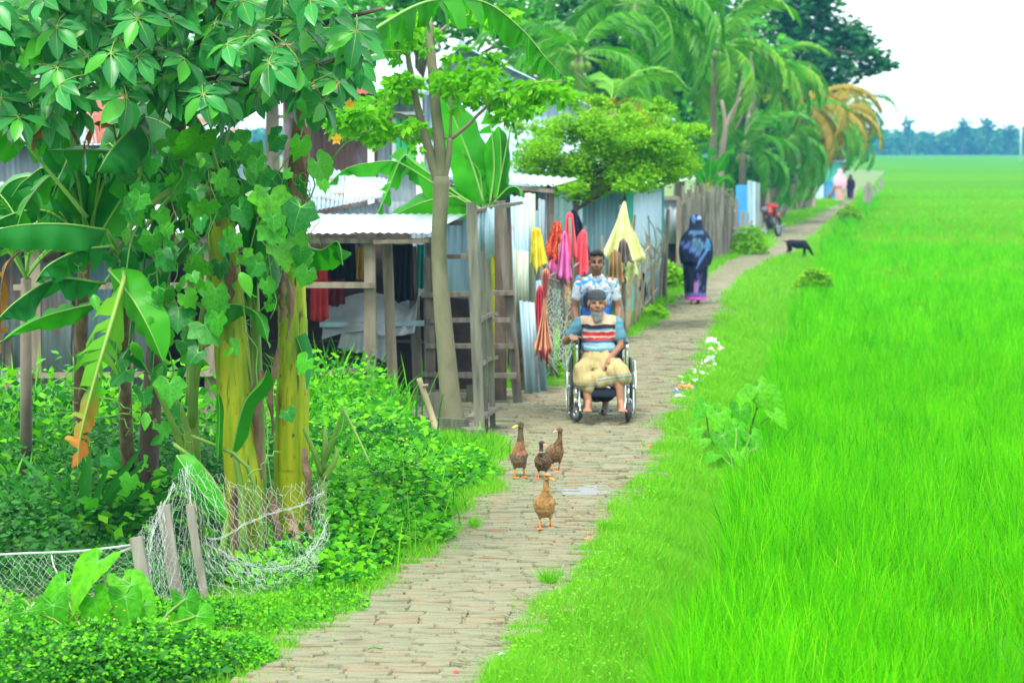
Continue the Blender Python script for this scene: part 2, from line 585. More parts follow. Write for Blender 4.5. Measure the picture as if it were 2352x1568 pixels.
# ------------------------------------------------------------------ path of bricks
def wob(y, ph=0.0):
    return .05 * math.sin(y * 1.9 + ph) + .04 * math.sin(y * 4.7 + 1.3 * ph) + .02 * math.sin(y * 11 + ph)
def build_path():
    ys = np.concatenate([np.arange(2, 40, .5), np.arange(40, 200, 2)])
    v = []
    for y in ys:
        l, r = float(path_l(y)), float(path_r(y))
        for k in range(5):
            v.append((lerp(l - .12, r + .10, k / 4), y, .004 + (.006 if 0 < k < 4 else -.002)))
    b = MB(); b.add(v, [(j * 5 + i, j * 5 + i + 1, j * 5 + 6 + i, j * 5 + 5 + i) for j in range(len(ys) - 1) for i in range(4)])
    root = tag(b.build("path", "path_dust", None, True), kind="structure")
    def brick_mesh(seed):
        r = random.Random(seed)
        q = MB()
        L, W, H = .242, .078, .05
        n = 4
        bot = [(-L / 2, -W / 2), (L / 2, -W / 2), (L / 2, W / 2), (-L / 2, W / 2)]
        ring1 = [];  ring2 = []
        for k in range(4):
            (x0, y0), (x1, y1) = bot[k], bot[(k + 1) % 4]
            for t in ((0.06, .5, .94) if k % 2 == 0 else (.12, .88)):
                x, y = lerp(x0, x1, t), lerp(y0, y1, t)
                ring1.append((x + r.uniform(-.006, .006), y + r.uniform(-.006, .006)))
        m = len(ring1)
        vs = [(x, y, -H) for x, y in ring1] + [(x, y, -.010) for x, y in ring1] + [(x * .93, y * .86, r.uniform(-.003, .004)) for x, y in ring1]
        fs = [(a * m + i, a * m + (i + 1) % m, a * m + m + (i + 1) % m, a * m + m + i) for a in (0, 1) for i in range(m)]
        fs.append(tuple(2 * m + i for i in range(m)))
        q.add(vs, fs)
        return q
    kinds = [brick_mesh(s) for s in range(6)]
    meshes = [k.mesh("brick", "brick_piece") for k in kinds]
    spots = []
    y = 13.55
    while y < 47:
        l, r = float(path_l(y)) + wob(y) * .8 - .02, float(path_r(y)) + wob(y, 2.0) * .8
        if 24.5 < y < 27: l += .05
        x = l - random.uniform(0, .2)
        while x < r + .02:
            w = .25 * (1 if random.random() < .86 else random.choice((.55, 1.0)))
            if random.random() > (.04 if y < 26 else .04 + (y - 26) * .025):
                z = .025 + random.gauss(0, .005) + .012 * noise.noise(Vector((x * 1.3, y * 1.1, 0)))
                spots.append((x + w / 2, y + random.gauss(0, .006) + .02 * math.sin(x * 2.2 + y), z, random.gauss(0, .03), w / .25, random.gauss(0, .02), random.gauss(0, .03)))
            x += w
        y += .0875
    spots.sort(key=lambda s: s[1])
    for s in spots[:300]:
        M = Matrix.Translation((s[0], s[1], s[2])) @ Matrix.Rotation(s[3], 4, 'Z') @ Matrix.Rotation(s[5], 4, 'Y') @ Matrix.Rotation(s[6], 4, 'X') @ Matrix.Diagonal((s[4], 1, 1, 1))
        inst("brick", random.choice(meshes), M, root)
    b = MB()
    for s in spots[300:]:
        M = Matrix.Translation((s[0], s[1], s[2])) @ Matrix.Rotation(s[3], 4, 'Z') @ Matrix.Rotation(s[5], 4, 'Y') @ Matrix.Rotation(s[6], 4, 'X') @ Matrix.Diagonal((s[4], 1, 1, 1))
        k = random.choice(kinds)
        b.add([M @ Vector(v) for v in k.v], k.f)
    tag(b.build("far_bricks", "brick_joined", root), kind="stuff")
    # paved yard in front of the shed, set a little rougher and redder
    b = MB()
    q = [gnd(870, 1000), gnd(1125, 1012), gnd(1215, 925), gnd(905, 905)]
    b.add([Vector((p.x, p.y, .006)) for p in q], [(0, 1, 2, 3)])
    yard = tag(b.build("yard_paving", "path_dust"), kind="structure")
    y = 25.9
    while y < 30.5:
        xl = float(np.interp(y, [25.9, 30.5], [gnd(880, 1000).x, gnd(905, 905).x])); xr = float(path_l(y)) - .06
        x = xl + random.uniform(0, .1)
        while x < xr:
            w = .25 * random.choice((1, 1, 1, .6))
            if random.random() < .86:
                M = Matrix.Translation((x + w / 2, y + random.gauss(0, .012), .022 + random.gauss(0, .01))) @ Matrix.Rotation(random.gauss(0, .09), 4, 'Z') @ Matrix.Rotation(random.gauss(0, .06), 4, 'X') @ Matrix.Diagonal((w / .26, 1, 1, 1))
                inst("brick", random.choice(meshes), M, yard)
            x += w
        y += .13
build_path()

# shallow puddles on the path
def puddle(pts, label):
    m = MATS.get("puddle_water")
    if m is None:
        m, nt, bs = new_mat("puddle_water")
        bs.inputs['Base Color'].default_value = (.20, .22, .22, 1); bs.inputs['Roughness'].default_value = .25
        bs.inputs['Specular IOR Level'].default_value = .6
    g = [gnd(*p, .0225) for p in pts]
    c = sum(g, Vector()) / len(g)
    b = MB()
    ring = []
    n = len(g)
    for i in range(n * 4):
        a = g[i // 4]; d = g[(i // 4 + 1) % n]
        p = a.lerp(d, (i % 4) / 4)
        p = c + (p - c) * (1 + random.uniform(-.12, .12))
        ring.append(p)
    b.add([c] + ring, [(0, 1 + i, 1 + (i + 1) % len(ring)) for i in range(len(ring))])
    tag(b.build("puddle", m), kind="structure")
puddle([(1270, 1128), (1330, 1095), (1345, 1108), (1425, 1118), (1410, 1138), (1330, 1140)], "")
puddle([(1560, 765), (1640, 757), (1630, 768), (1575, 773)], "")

# ------------------------------------------------------------------ blades: rice, grass
def blades(base, length, width, lean_dir, lean, curve, levels=(0, .45, .8), face=None):
    """numpy blades; base (n,3); returns verts, quads, tris"""
    n = len(base)
    hx, hy = np.cos(lean_dir), np.sin(lean_dir)
    fa = RNG.uniform(0, math.pi, n) if face is None else face
    wx, wy = np.cos(fa), np.sin(fa)
    k = len(levels)
    V = np.zeros((n, 2 * k + 1, 3))
    def P(s):
        out = lean * s + curve * s * s
        up = np.sqrt(np.maximum(1 - (lean + curve * s) ** 2, .08)) * s
        return np.stack([base[:, 0] + hx * out * length, base[:, 1] + hy * out * length, base[:, 2] + up * length], 1)
    for i, s in enumerate(levels):
        p = P(s)
        w = width * (1 - .55 * s) * .5
        V[:, 2 * i] = p - np.stack([wx * w, wy * w, 0 * w], 1)
        V[:, 2 * i + 1] = p + np.stack([wx * w, wy * w, 0 * w], 1)
    V[:, 2 * k] = P(1.0)
    o = (np.arange(n) * (2 * k + 1))[:, None]
    Q = np.concatenate([o + np.array([2 * i, 2 * i + 1, 2 * i + 3, 2 * i + 2]) for i in range(k - 1)], 0) if k > 1 else np.zeros((0, 4), int)
    T = o + np.array([2 * k - 2, 2 * k - 1, 2 * k])
    return V.reshape(-1, 3), Q, T

def join_np(parts):
    V, Q, T, o = [], [], [], 0
    for v, q, t in parts:
        V.append(v); 
        if len(q): Q.append(q + o)
        if len(t): T.append(t + o)
        o += len(v)
    return np.concatenate(V), (np.concatenate(Q) if Q else None), (np.concatenate(T) if T else None)

def build_rice():
    parts = []
    for (y0, y1, sp, nb, wid, L0, L1, lev) in ((12.6, 22, .155, 32, .0075, .30, .58, (0, .35, .65, .87)), (22, 36, .17, 26, .0095, .32, .58, (0, .4, .75)), (36, 75, .24, 15, .017, .34, .56, (0, .6)), (75, 170, .55, 11, .045, .34, .55, (0,))):
        cl = []
        y = y0
        while y < y1:
            e = float(rice_x(y)); R = y * .188 + 1.5 + y * .02
            xs = np.arange(e + .05, R, sp)
            if len(xs):
                cl.append(np.stack([xs + RNG.normal(0, sp * .25, len(xs)), y + RNG.normal(0, sp * .25, len(xs))], 1))
            y += sp
        cl = np.concatenate(cl)
        # bare gaps, and taller stands at the bank
        nz = np.array([noise.noise(Vector((x * .9, y * .5, 3))) for x, y in cl])
        keep = RNG.random(len(cl)) < np.clip(.92 + nz * 1.3, .15, 1)
        cl = cl[keep]; nz = nz[keep]
        n = len(cl) * nb
        c = np.repeat(cl, nb, 0); z = np.repeat(nz, nb)
        hs = np.array([noise.noise(Vector((x * .35, y * .22, 9))) for x, y in cl]); hs = np.repeat(hs, nb)
        az = RNG.uniform(0, 2 * math.pi, n)
        base = np.stack([c[:, 0] + np.cos(az) * RNG.uniform(0, .035, n), c[:, 1] + np.sin(az) * RNG.uniform(0, .035, n), np.full(n, RZ + .01)], 1)
        ln = RNG.uniform(L0, L1, n) * (1 + hs * .35) * np.repeat(RNG.uniform(.78, 1.16, len(cl)), nb)
        # light wind bends the tips to the left and away
        ld = az
        lean = RNG.uniform(.02, .26, n); cv = RNG.uniform(.03, .62, n) * (RNG.random(n) ** .8)
        v, q, t = blades(base, ln, wid * RNG.uniform(.7, 1.25, n), ld, lean, cv, lev)
        parts.append((v, q, t))
    v, q, t = join_np(parts)
    o = obj("rice_plants", np_mesh("rice_plants", v, q, t, "rice_blade"))
    tag(o, "dense bright green rice plants filling the paddy to the right", "rice", kind="stuff")
build_rice()

def patchy(x, y, s, off):
    return np.array([noise.noise(Vector((a * s, b * s, off))) for a, b in zip(x, y)])

def grass_band(parts, y0, y1, n, lo, hi, h0, h1, wid, lev=(0, .5), zfn=None, ragged=.12, hbias=0):
    """n blades between the lines x = lo(y) and x = hi(y)"""
    y = RNG.uniform(y0, y1, n)
    u = RNG.random(n)
    a, b = lo(y), hi(y)
    x = a + (b - a) * u + RNG.normal(0, ragged, n) * (RNG.random(n) < .25)
    nz = patchy(x, y, 1.4, 1.7)
    h = RNG.uniform(h0, h1, n) * (1 + .9 * np.clip(nz, -.6, 1)) * (1 + hbias * u)
    z = ground_z(x, y) if zfn is None else zfn(x, y)
    base = np.stack([x, y, z - .004], 1)
    parts.append(blades(base, h, wid * RNG.uniform(.6, 1.3, n), RNG.uniform(0, 2 * math.pi, n), RNG.uniform(.05, .5, n), RNG.uniform(0, .5, n), lev))

def build_verge():
    parts = []
    lo = lambda y: path_r(y) + .02 + .05 * np.sin(y * 2.3) + .03 * np.sin(y * 6.1)
    hi = lambda y: rice_x(y) + .15
    grass_band(parts, 12.8, 18, 62000, lo, hi, .035, .10, .0055, ragged=.07, hbias=.9)
    grass_band(parts, 18, 26, 62000, lo, hi, .035, .10, .007, ragged=.08, hbias=.9)
    grass_band(parts, 26, 42, 46000, lo, hi, .04, .11, .010, ragged=.1, hbias=.8)
    grass_band(parts, 42, 80, 26000, lo, hi, .05, .13, .02, (0,), ragged=.12, hbias=.8)
    grass_band(parts, 80, 170, 16000, lo, hi, .06, .16, .04, (0,), ragged=.15)
    for (y0, y1, nt_, wd) in ((12.9, 20, 330, .007), (20, 30, 300, .009), (30, 55, 220, .014)):       # taller tufts
        for k in range(nt_):
            y = float(RNG.uniform(y0, y1)); u = float(RNG.random() ** .6); x = float(path_r(y) + .1 + (rice_x(y) - path_r(y)) * u)
            n = int(RNG.integers(8, 26)); hh = RNG.uniform(.10, .26) * (.6 + .6 * u)
            base = np.stack([x + RNG.normal(0, .035, n), y + RNG.normal(0, .045, n), np.full(n, float(ground_z(x, y)) - .004)], 1)
            parts.append(blades(base, RNG.uniform(hh * .5, hh, n), wd * RNG.uniform(.7, 1.2, n), RNG.uniform(0, 6.28, n), RNG.uniform(.05, .45, n), RNG.uniform(.05, .5, n), (0, .45)))
    v, q, t = join_np(parts)
    tag(obj("verge_grass", np_mesh("verge_grass", v, q, t, "grass_blade")), "short trampled grass on the bank between path and rice", "grass", kind="stuff")
    parts = []
    hi = lambda y: path_l(y) + .03 + .06 * np.sin(y * 2.1) + .05 * np.sin(y * 5.3)
    grass_band(parts, 12.8, 16, 30000, lambda y: path_l(y) - 2.1, hi, .03, .10, .006)
    grass_band(parts, 16, 21, 34000, lambda y: path_l(y) - 1.6, hi, .03, .10, .007)
    grass_band(parts, 21, 25.6, 17000, lambda y: path_l(y) - .75, hi, .05, .15, .007)
    grass_band(parts, 31, 46, 22000, lambda y: path_l(y) - .9, hi, .05, .16, .011)
    grass_band(parts, 46, 75, 20000, lambda y: path_l(y) - 1.6, hi, .06, .22, .02, (0,))
    grass_band(parts, 75, 150, 14000, lambda y: path_l(y) - 3.0, hi, .08, .25, .04, (0,))
    v, q, t = join_np(parts)
    tag(obj("bank_grass", np_mesh("bank_grass", v, q, t, "grass_blade")), "short grass creeping over the left edge of the brick path", "grass", kind="stuff")
build_verge()

# ------------------------------------------------------------------ leaves scattered through weeds
def leaf_quads(pos, size, asp=.55, up=.5, fold=.25, face=None):
    """small pointed leaves, folded along the midrib: verts, none, tris"""
    n = len(pos)
    d = RNG.normal(0, 1, (n, 3)); d[:, 2] = np.abs(d[:, 2]) * .4 - .15
    d /= np.linalg.norm(d, axis=1)[:, None]
    nrm = RNG.normal(0, .55, (n, 3)) + np.array([0, -.35 if face is None else face, up])
    s = np.cross(d, nrm); s /= np.maximum(np.linalg.norm(s, axis=1), 1e-6)[:, None]
    nn = np.cross(s, d)
    sz = np.asarray(size)[:, None]
    a = pos; tip = pos + d * sz
    mid = pos + d * sz * .45
    l = mid + s * sz * asp * .5 + nn * sz * fold * .3
    r = mid - s * sz * asp * .5 + nn * sz * fold * .3
    V = np.stack([a, l, tip, r], 1).reshape(-1, 3)
    o = (np.arange(n) * 4)[:, None]
    T = np.concatenate([o + np.array([0, 1, 2]), o + np.array([0, 2, 3])], 0)
    return V, np.zeros((0, 4), int), T

def mound_pts(n, cx, cy, rx, ry, h, zbase=0.0, shell=.5, bumps=2.0, seed=0):
    """points in the outer part of a lumpy heap of foliage"""
    a = RNG.uniform(0, 2 * math.pi, n); r = np.sqrt(RNG.random(n))
    x = cx + np.cos(a) * r * rx; y = cy + np.sin(a) * r * ry
    hh = h * np.sqrt(np.maximum(1 - r * r, 0)) 
    nz = np.array([noise.noise(Vector((p * bumps, q * bumps, seed))) for p, q in zip(x, y)])
    hh = hh * (1 + .55 * nz) + .02
    z = zbase + hh * (1 - shell * RNG.random(n) ** 1.5)
    return np.stack([x, y, z], 1)
# ------------------------------------------------------------------ plant materials
leafy("umbrella_leaf", [(.018, .14, .060), (.030, .21, .090), (.045, .27, .11), (.036, .23, .095), (.020, .16, .070), (.09, .38, .04)], .33, .30, (1.0, 1.2, .4), spec=.5)
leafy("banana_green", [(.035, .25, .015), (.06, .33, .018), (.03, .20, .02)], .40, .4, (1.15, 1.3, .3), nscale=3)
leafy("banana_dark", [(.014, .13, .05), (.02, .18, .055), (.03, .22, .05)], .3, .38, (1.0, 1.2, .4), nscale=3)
leafy("banana_dry", [(.50, .18, .02), (.60, .25, .03), (.32, .16, .06)], .4, .8, (1.1, .9, .4), nscale=5)
leafy("vine_leaf", [(.014, .12, .04), (.03, .20, .04), (.07, .29, .025), (.02, .15, .05), (.11, .34, .018)], .32, .45, nscale=9, per='object')
leafy("vine_leaf_sick", [(.05, .27, .015), (.09, .34, .02), (.07, .30, .015)], .38, .5, spots=((.02, .12, .01), 60), per='object')
leafy("taro_leaf", [(.05, .24, .010), (.08, .32, .010), (.13, .38, .012), (.04, .20, .014)], .42, .5, (1.15, 1.3, .3), per='object', nscale=6, spec=.15)
leafy("strap_leaf", [(.018, .12, .03), (.03, .17, .04), (.02, .14, .02)], .25, .45)
plain("petiole_green", [(.10, .22, .03), (.16, .30, .04), (.22, .30, .05)], .5, 5)
plain("rib_green", [(.14, .34, .05), (.20, .40, .07)], .5, 5)
plain("vine_stem", [(.08, .22, .03), (.14, .30, .05)], .6, 8)
plain("bark_dark", [(.05, .035, .025), (.09, .065, .045), (.13, .10, .07)], .9, 8, .8, .02, (1, 1, .25))
plain("bark_moss", [(.10, .115, .06), (.17, .17, .095), (.22, .20, .13)], .85, 5, .5, .01, (1, 1, .5))
plain("bark_grey", [(.13, .11, .08), (.20, .17, .13), (.25, .22, .17)], .9, 5, .5, .02, (1, 1, .3))
plain("dry_sheath", [(.07, .042, .022), (.15, .092, .05), (.25, .175, .105)], .9, 6, .6, .01, (2.5, 2.5, .3))

def stem_mat():
    m, nt, bs = new_mat("pseudostem")
    f = noise_tex(nt, 3, 4, 'Object', (6, 6, .35))
    c = ramp(nt, [(.08, .17, .004), (.19, .29, .005), (.32, .37, .006), (.42, .41, .012)], contrast(nt, f, .25, .75))
    c = mixc(nt, c, (.05, .055, .012), contrast(nt, noise_tex(nt, 2.2, 3, 'Object', (16, 16, .12)), .60, .68))
    g = noise_tex(nt, 5, 6, 'Object', (3, 3, .7))
    c = mixc(nt, c, (.13, .07, .025), contrast(nt, g, .60, .70))
    h = noise_tex(nt, 26, 4, 'Object', (1, 1, .8))
    c = mixc(nt, c, (.04, .03, .015), contrast(nt, h, .66, .74))
    nt.links.new(c, bs.inputs['Base Color']); bs.inputs['Roughness'].default_value = .45; bs.inputs['Specular IOR Level'].default_value = .18
    bump(nt, bs, f, .4, .01)
stem_mat()

def browning_mat():
    m = leafy("browning_leaf", [(.10, .28, .02), (.14, .30, .025)], .35, .6, (1.2, 1.1, .3))
    nt = m.node_tree; bs = nt.nodes["Principled BSDF"]
    src = bs.inputs['Base Color'].links[0].from_socket
    tc = nt.nodes.new("ShaderNodeTexCoord"); sx = nt.nodes.new("ShaderNodeSeparateXYZ")
    nt.links.new(tc.outputs['Object'], sx.inputs[0])
    ad = nt.nodes.new("ShaderNodeMath"); ad.operation = 'MULTIPLY_ADD'
    nt.links.new(noise_tex(nt, 9, 4), ad.inputs[0]); ad.inputs[1].default_value = -.7; nt.links.new(sx.outputs['Z'], ad.inputs[2])
    mr = nt.nodes.new("ShaderNodeMapRange"); mr.inputs['From Min'].default_value = .92; mr.inputs['From Max'].default_value = .60
    nt.links.new(ad.outputs[0], mr.inputs['Value'])
    c = mixc(nt, src, (.55, .19, .03), mr.outputs['Result'])
    nt.links.new(c, bs.inputs['Base Color'])
    for n in nt.nodes:
        if n.type == 'BSDF_TRANSLUCENT': nt.links.new(c, n.inputs['Color'])
browning_mat()

plain("leaf_vein", [(.07, .34, .03), (.10, .38, .04)], .5, 5)
# ------------------------------------------------------------------ leaf shapes
def catmull(pts, n):
    P = [Vector(p) for p in pts]
    P = [P[0] * 2 - P[1]] + P + [P[-1] * 2 - P[-2]]
    out = []
    m = len(P) - 3
    for k in range(n):
        t = k / (n - 1) * m
        i = min(int(t), m - 1); t -= i
        a, b, c, d = P[i:i + 4]
        out.append(.5 * ((2 * b) + (c - a) * t + (2 * a - 5 * b + 4 * c - d) * t * t + (3 * b - a - 3 * c + d) * t ** 3))
    return out

def broad_blade(mb, pts, width, nrm, droop=.35, tear=0.0, n=22, taper=.8, wave=.03, curl=0.3):
    """blade either side of a midrib: torn into strips where tear > 0; slot 0 blade, slot 1 rib"""
    M = catmull(pts, n)
    nrm = Vector(nrm).normalized()
    frames = []
    for i in range(n):
        t = (M[min(i + 1, n - 1)] - M[max(i - 1, 0)]).normalized()
        s = t.cross(nrm)
        s = s.normalized() if s.length > .05 else t.cross(Vector((0, -1, .2))).normalized()
        frames.append((M[i], t, s, s.cross(t).normalized()))
    def wd(k):
        return width * .5 * min(1, (k / .12)) ** .6 * (1 - max(0, (k - .55) / .45) ** 2.2 * .93) if k > 0 else 0.003
    mb.m = 0
    for side in (-1, 1):
        i = 0
        while i < n - 1:
            run = n - 1 - i if tear <= 0 else min(n - 1 - i, max(1, int(random.expovariate(tear / 2.2)) + 1))
            d = droop + (random.uniform(-.15, .75) * min(1, tear * 1.6) if tear > 0 else 0)
            cut = random.uniform(.75, 1.0) if tear > 0 else 1
            slide = random.uniform(-.3, .5) * tear
            hang = random.uniform(.1, 1.0) * min(tear, 1.0) * .8
            vs = []
            for j in range(i, i + run + 1):
                p, t, s, u = frames[j]
                w = wd(j / (n - 1)) * cut
                gap = 0
                if tear > 0 and run > 0:
                    c = (j - i) / run - .5
                    gap = -c * .5 * (M[min(i + run, n - 1)] - M[i]).length
                wv = math.sin(j * 1.3 + side) * wave
                for q in (0, .5, 1):
                    a = d + curl * q + wv * q * 3
                    off = s * side * w * q * math.cos(a) - u * w * q * math.sin(a)
                    if tear > 0: off = off.lerp(Vector((0, 0, -off.length)), hang * q)
                    vs.append(p + off + t * (gap * q + slide * w * q))
            fs = []
            for j in range(run):
                for q in range(2):
                    a = j * 3 + q
                    fs.append((a, a + 1, a + 4, a + 3))
            mb.add(vs, fs)
            i += run
    mb.m = 1
    mb.tube(M, [max(.012 * (width / .4) * (1 - .85 * k / (n - 1)), .002) for k in range(n)], 5)
    mb.m = 0

def px_pts(l, Z=None):
    return [at(p[0], p[1], p[2] if len(p) > 2 else Z) for p in l]

def banana_leaf(parent, pts, width, nrm, mat="banana_green", droop=.35, tear=0, petiole=None, pr=.018, name="leaf", n=22, rib="rib_green", curl=.3, wave=.03):
    b = MB()
    broad_blade(b, pts, width, nrm, droop, tear, n, curl=curl, wave=wave)
    if petiole:
        b.m = 1
        pp = catmull(list(petiole) + [pts[0]], 8)
        b.tube(pp, [pr * (1 - .45 * k / 7) for k in range(8)], 7)
    return b.build(name, [mat, rib], parent, True)

def flat_leaf(name, outline, mats, curve=.25, fold=.12, ribs=True):
    """leaf of a given half outline [(x, y)...] from notch to tip, stalk joins at the origin; tip to +Y, face +Z"""
    b = MB()
    ph = U(0, 6)
    def z(x, y): return -curve * max(y, 0) ** 2 - .12 * curve * x * x + fold * abs(x) + .05 * math.sin(9 * x + ph) * (x * x + y * y) + .04 * math.sin(11 * y + ph) * abs(x)
    rings = []
    for k in (.5, 1.0):
        R = [(x * k, y * k) for x, y in outline] + [(-x * k, y * k) for x, y in reversed(outline[:-1])]
        rings.append(R)
    m = len(rings[0])
    vs = [(0, 0, 0)] + [(x, y, z(x, y)) for x, y in rings[0]] + [(x, y, z(x, y)) for x, y in rings[1]]
    fs = [(0, 1 + i, 2 + i) for i in range(m - 1)] + [(1 + i, 1 + m + i, 2 + m + i, 2 + i) for i in range(m - 1)]
    b.add(vs, fs)
    if ribs:
        b.m = 1
        for i in (0, 2, 3, 4, len(outline) - 1):
            for sx in ((1,) if i == len(outline) - 1 else (-1, 1)):
                e = Vector((outline[i][0] * sx, outline[i][1], 0)) * .9
                s = Vector((-e.y, e.x, 0)).normalized() * .010
                q = [Vector((0, 0, 0)), e * .5, e]
                vv = []
                for k, p in enumerate(q):
                    zz = z(p.x, p.y) + .006
                    for g in (-1, 1): vv.append(p + s * g * (1 - .4 * k) + Vector((0, 0, zz)))
                b.add(vv, [(0, 1, 3, 2), (2, 3, 5, 4)])
    return b.mesh(name, [mats, "leaf_vein"], True)

HEART = [(.03, -.02), (.16, -.30), (.36, -.34), (.46, -.12), (.44, .15), (.32, .48), (.15, .80), (0, 1.0)]
GOURD = [(.02, -.05), (.10, -.22), (.24, -.32), (.38, -.28), (.46, -.14), (.56, -.02), (.62, .12), (.54, .24), (.44, .32), (.46, .46), (.36, .56), (.22, .60), (.10, .76), (0, .86)]
OVATE = [(.02, -.02), (.12, .05), (.27, .28), (.30, .48), (.20, .76), (0, 1.05)]
taro_meshes = [flat_leaf("taro_leaf", [(x * U(.95, 1.05), y) for x, y in HEART], "taro_leaf", c, f) for c, f in ((.25, .1), (.5, .16), (.1, .05))]
ovate_meshes = [flat_leaf("vine_leaf", [(x * U(.8, 1.15), y) for x, y in OVATE], mt, c, f) for mt, c, f in (("vine_leaf", .4, .25), ("vine_leaf", .15, .35), ("vine_leaf_sick", .5, .1))]
gourd_meshes = [flat_leaf("gourd_leaf", [(x * U(.9, 1.1), y * U(.92, 1.08)) for x, y in GOURD[:-1]] + [GOURD[-1]], mt, c, f) for mt, c, f in (("vine_leaf", .25, .12), ("vine_leaf", .5, -.1), ("vine_leaf", .1, .2), ("vine_leaf_sick", .3, .1))]

def leaf_matrix(pos, tip, nrm, size):
    y = Vector(tip).normalized()
    z = Vector(nrm); z = (z - y * z.dot(y))
    z = z.normalized() if z.length > 1e-4 else y.orthogonal().normalized()
    x = y.cross(z)
    M = Matrix((x, y, z)).transposed().to_4x4()
    return Matrix.Translation(pos) @ M @ Matrix.Scale(size, 4)

# ------------------------------------------------------------------ umbrella tree over the left of the picture
def palmate_mesh(seed, nl=7, name="leaf"):
    r = random.Random(seed)
    b = MB()
    for k in range(nl):
        az = math.radians(-150 + 300 * k / (nl - 1) + r.uniform(-10, 10)) + math.pi / 2
        L = r.uniform(.21, .28) * (1 - .25 * abs(k - (nl - 1) / 2) / ((nl - 1) / 2)); W = L * r.uniform(.38, .45)
        dr = r.uniform(.25, .85)
        d = Vector((math.cos(az), math.sin(az), 0))
        s = Vector((-d.y, d.x, 0))
        st = [0, .12, .3, .55, .8, 1.0]; wd = [.03, .10, .75, 1.0, .6, 0]
        P = []
        p = Vector((0, 0, 0)); prev = 0
        for q in st:
            an = dr * (.35 + .9 * q)
            p = p + (d * math.cos(an) - Vector((0, 0, 1)) * math.sin(an)) * L * (q - prev); prev = q
            P.append((p.copy(), an))
        vs = []
        for (p, an), w in zip(P, wd):
            up = Vector((0, 0, 1)) * math.cos(an) + d * math.sin(an)
            vs += [p + s * W / 2 * w + up * .16 * W * w, p, p - s * W / 2 * w + up * .16 * W * w]
        fs = []
        for i in range(len(st) - 1):
            a = i * 3
            fs += [(a, a + 1, a + 4, a + 3), (a + 1, a + 2, a + 5, a + 4)]
        b.m = 0; b.add(vs, fs)
        b.m = 1; rib = []
        for (p, an), w in zip(P, (1, .9, .8, .6, .4, .2)):
            up = Vector((0, 0, 1)) * math.cos(an) + d * math.sin(an)
            rib += [p + s * .0030 * w + up * .0025, p - s * .0030 * w + up * .0025]
        b.add(rib, [(2 * i, 2 * i + 1, 2 * i + 3, 2 * i + 2) for i in range(5)])
    b.m = 1
    b.tube([(0, 0, 0), (0, -.05, -.005), (0, -.13, -.03), (0, -.24, -.09)], [.0045, .004, .004, .0045], 5)
    return b.mesh(name, ["umbrella_leaf", "petiole_green"], True)

def build_umbrella_tree():
    base = gnd(330, 1235)
    root = empty("umbrella_tree", base, "broad umbrella tree whose glossy seven-fingered leaves fill the upper left corner", "tree")
    T = [base, at(338, 1100, 19.2), at(350, 900, 19.0), at(370, 650, 18.8), at(400, 400, 18.5), at(420, 180, 18.2)]
    b = MB(); b.tube(catmull(T, 14), [.085 - .003 * k for k in range(14)], 10, ridges=5, ramp_=.08)
    b.build("trunk", "bark_dark", root, True)
    top = T[-1]
    for q in ([(420, 200, 18.2), (560, 110, 18.0), (720, 60, 17.7), (880, 20, 17.5)], [(420, 200, 18.2), (300, 110, 18.0), (150, 90, 17.7), (-60, 60, 17.5)],
              [(420, 200, 18.2), (470, 60, 17.6), (520, -80, 17.0)], [(430, 170, 18.2), (600, 190, 17.4), (790, 130, 17.0)], [(415, 180, 18.2), (250, 30, 18.2), (100, -80, 18.0)],
              [(420, 190, 18.2), (360, 130, 17.4), (300, 60, 16.8)]):
        b = MB(); b.tube(catmull(px_pts(q), 9), [.04 - .0035 * k for k in range(9)], 7)
        b.build("branch", "bark_dark", root, True)
    meshes = [palmate_mesh(s) for s in range(7)]
    rnd = random.Random(3)
    n = 0
    for k in range(2000):
        if n >= 295: break
        x = rnd.uniform(-90, 840); y = rnd.uniform(-140, 275)
        lim = 232 + 22 * math.sin(x * .018) + (26 if x < 360 else 0) - max(0, x - 780) * .9
        if y > lim: continue
        if x > 800 and rnd.random() < .45: continue
        if -0 < y < 170 and rnd.random() < .10: continue
        Z = rnd.uniform(16.6, 18.6) if y < lim - 40 else rnd.uniform(16.7, 17.7)
        p = at(x, y, Z)
        tilt = rnd.uniform(.35, 1.15)
        az = math.radians(-90) + rnd.gauss(0, .8)
        nr = Vector((math.cos(az) * math.sin(tilt), math.sin(az) * math.sin(tilt), math.cos(tilt)))
        tip = Vector((math.cos(az), math.sin(az), -.9)) + Vector((rnd.gauss(0, .5), 0, 0))
        M = leaf_matrix(p, tip, nr, rnd.uniform(.78, 1.12))
        inst("leaf", meshes[rnd.randrange(7)], M, root)
        n += 1
build_umbrella_tree()

# ------------------------------------------------------------------ banana clump and suckers
def pseudostem(parent, pts, radii, name="stem", mat="pseudostem"):
    b = MB()
    n = 26
    M = catmull(pts, n)
    R = np.interp(np.linspace(0, 1, n), np.linspace(0, 1, len(radii)), radii)
    R = [r * (1 + .02 * math.sin(i * 1.7)) for i, r in enumerate(R)]
    b.tube(M, R, 20, ridges=3, ramp_=.055)
    # overlapping leaf sheaths
    for k in range(4):
        a0 = U(0, 6.28); i0 = int(U(0, 8)); i1 = int(U(14, n - 2))
        vs = []
        for i in range(i0, i1):
            for q in range(5):
                a = a0 + (q - 2) * .42 * (1 - .4 * (i - i0) / (i1 - i0)) + .02 * i
                vs.append(M[i] + Vector((math.cos(a), math.sin(a), 0)) * (R[i] * (1.05 if 0 < q < 4 else 1.005)))
        b.add(vs, [(i * 5 + q, i * 5 + q + 1, i * 5 + q + 6, i * 5 + q + 5) for i in range(i1 - i0 - 1) for q in range(4)])
    return b.build(name, mat, parent, True)

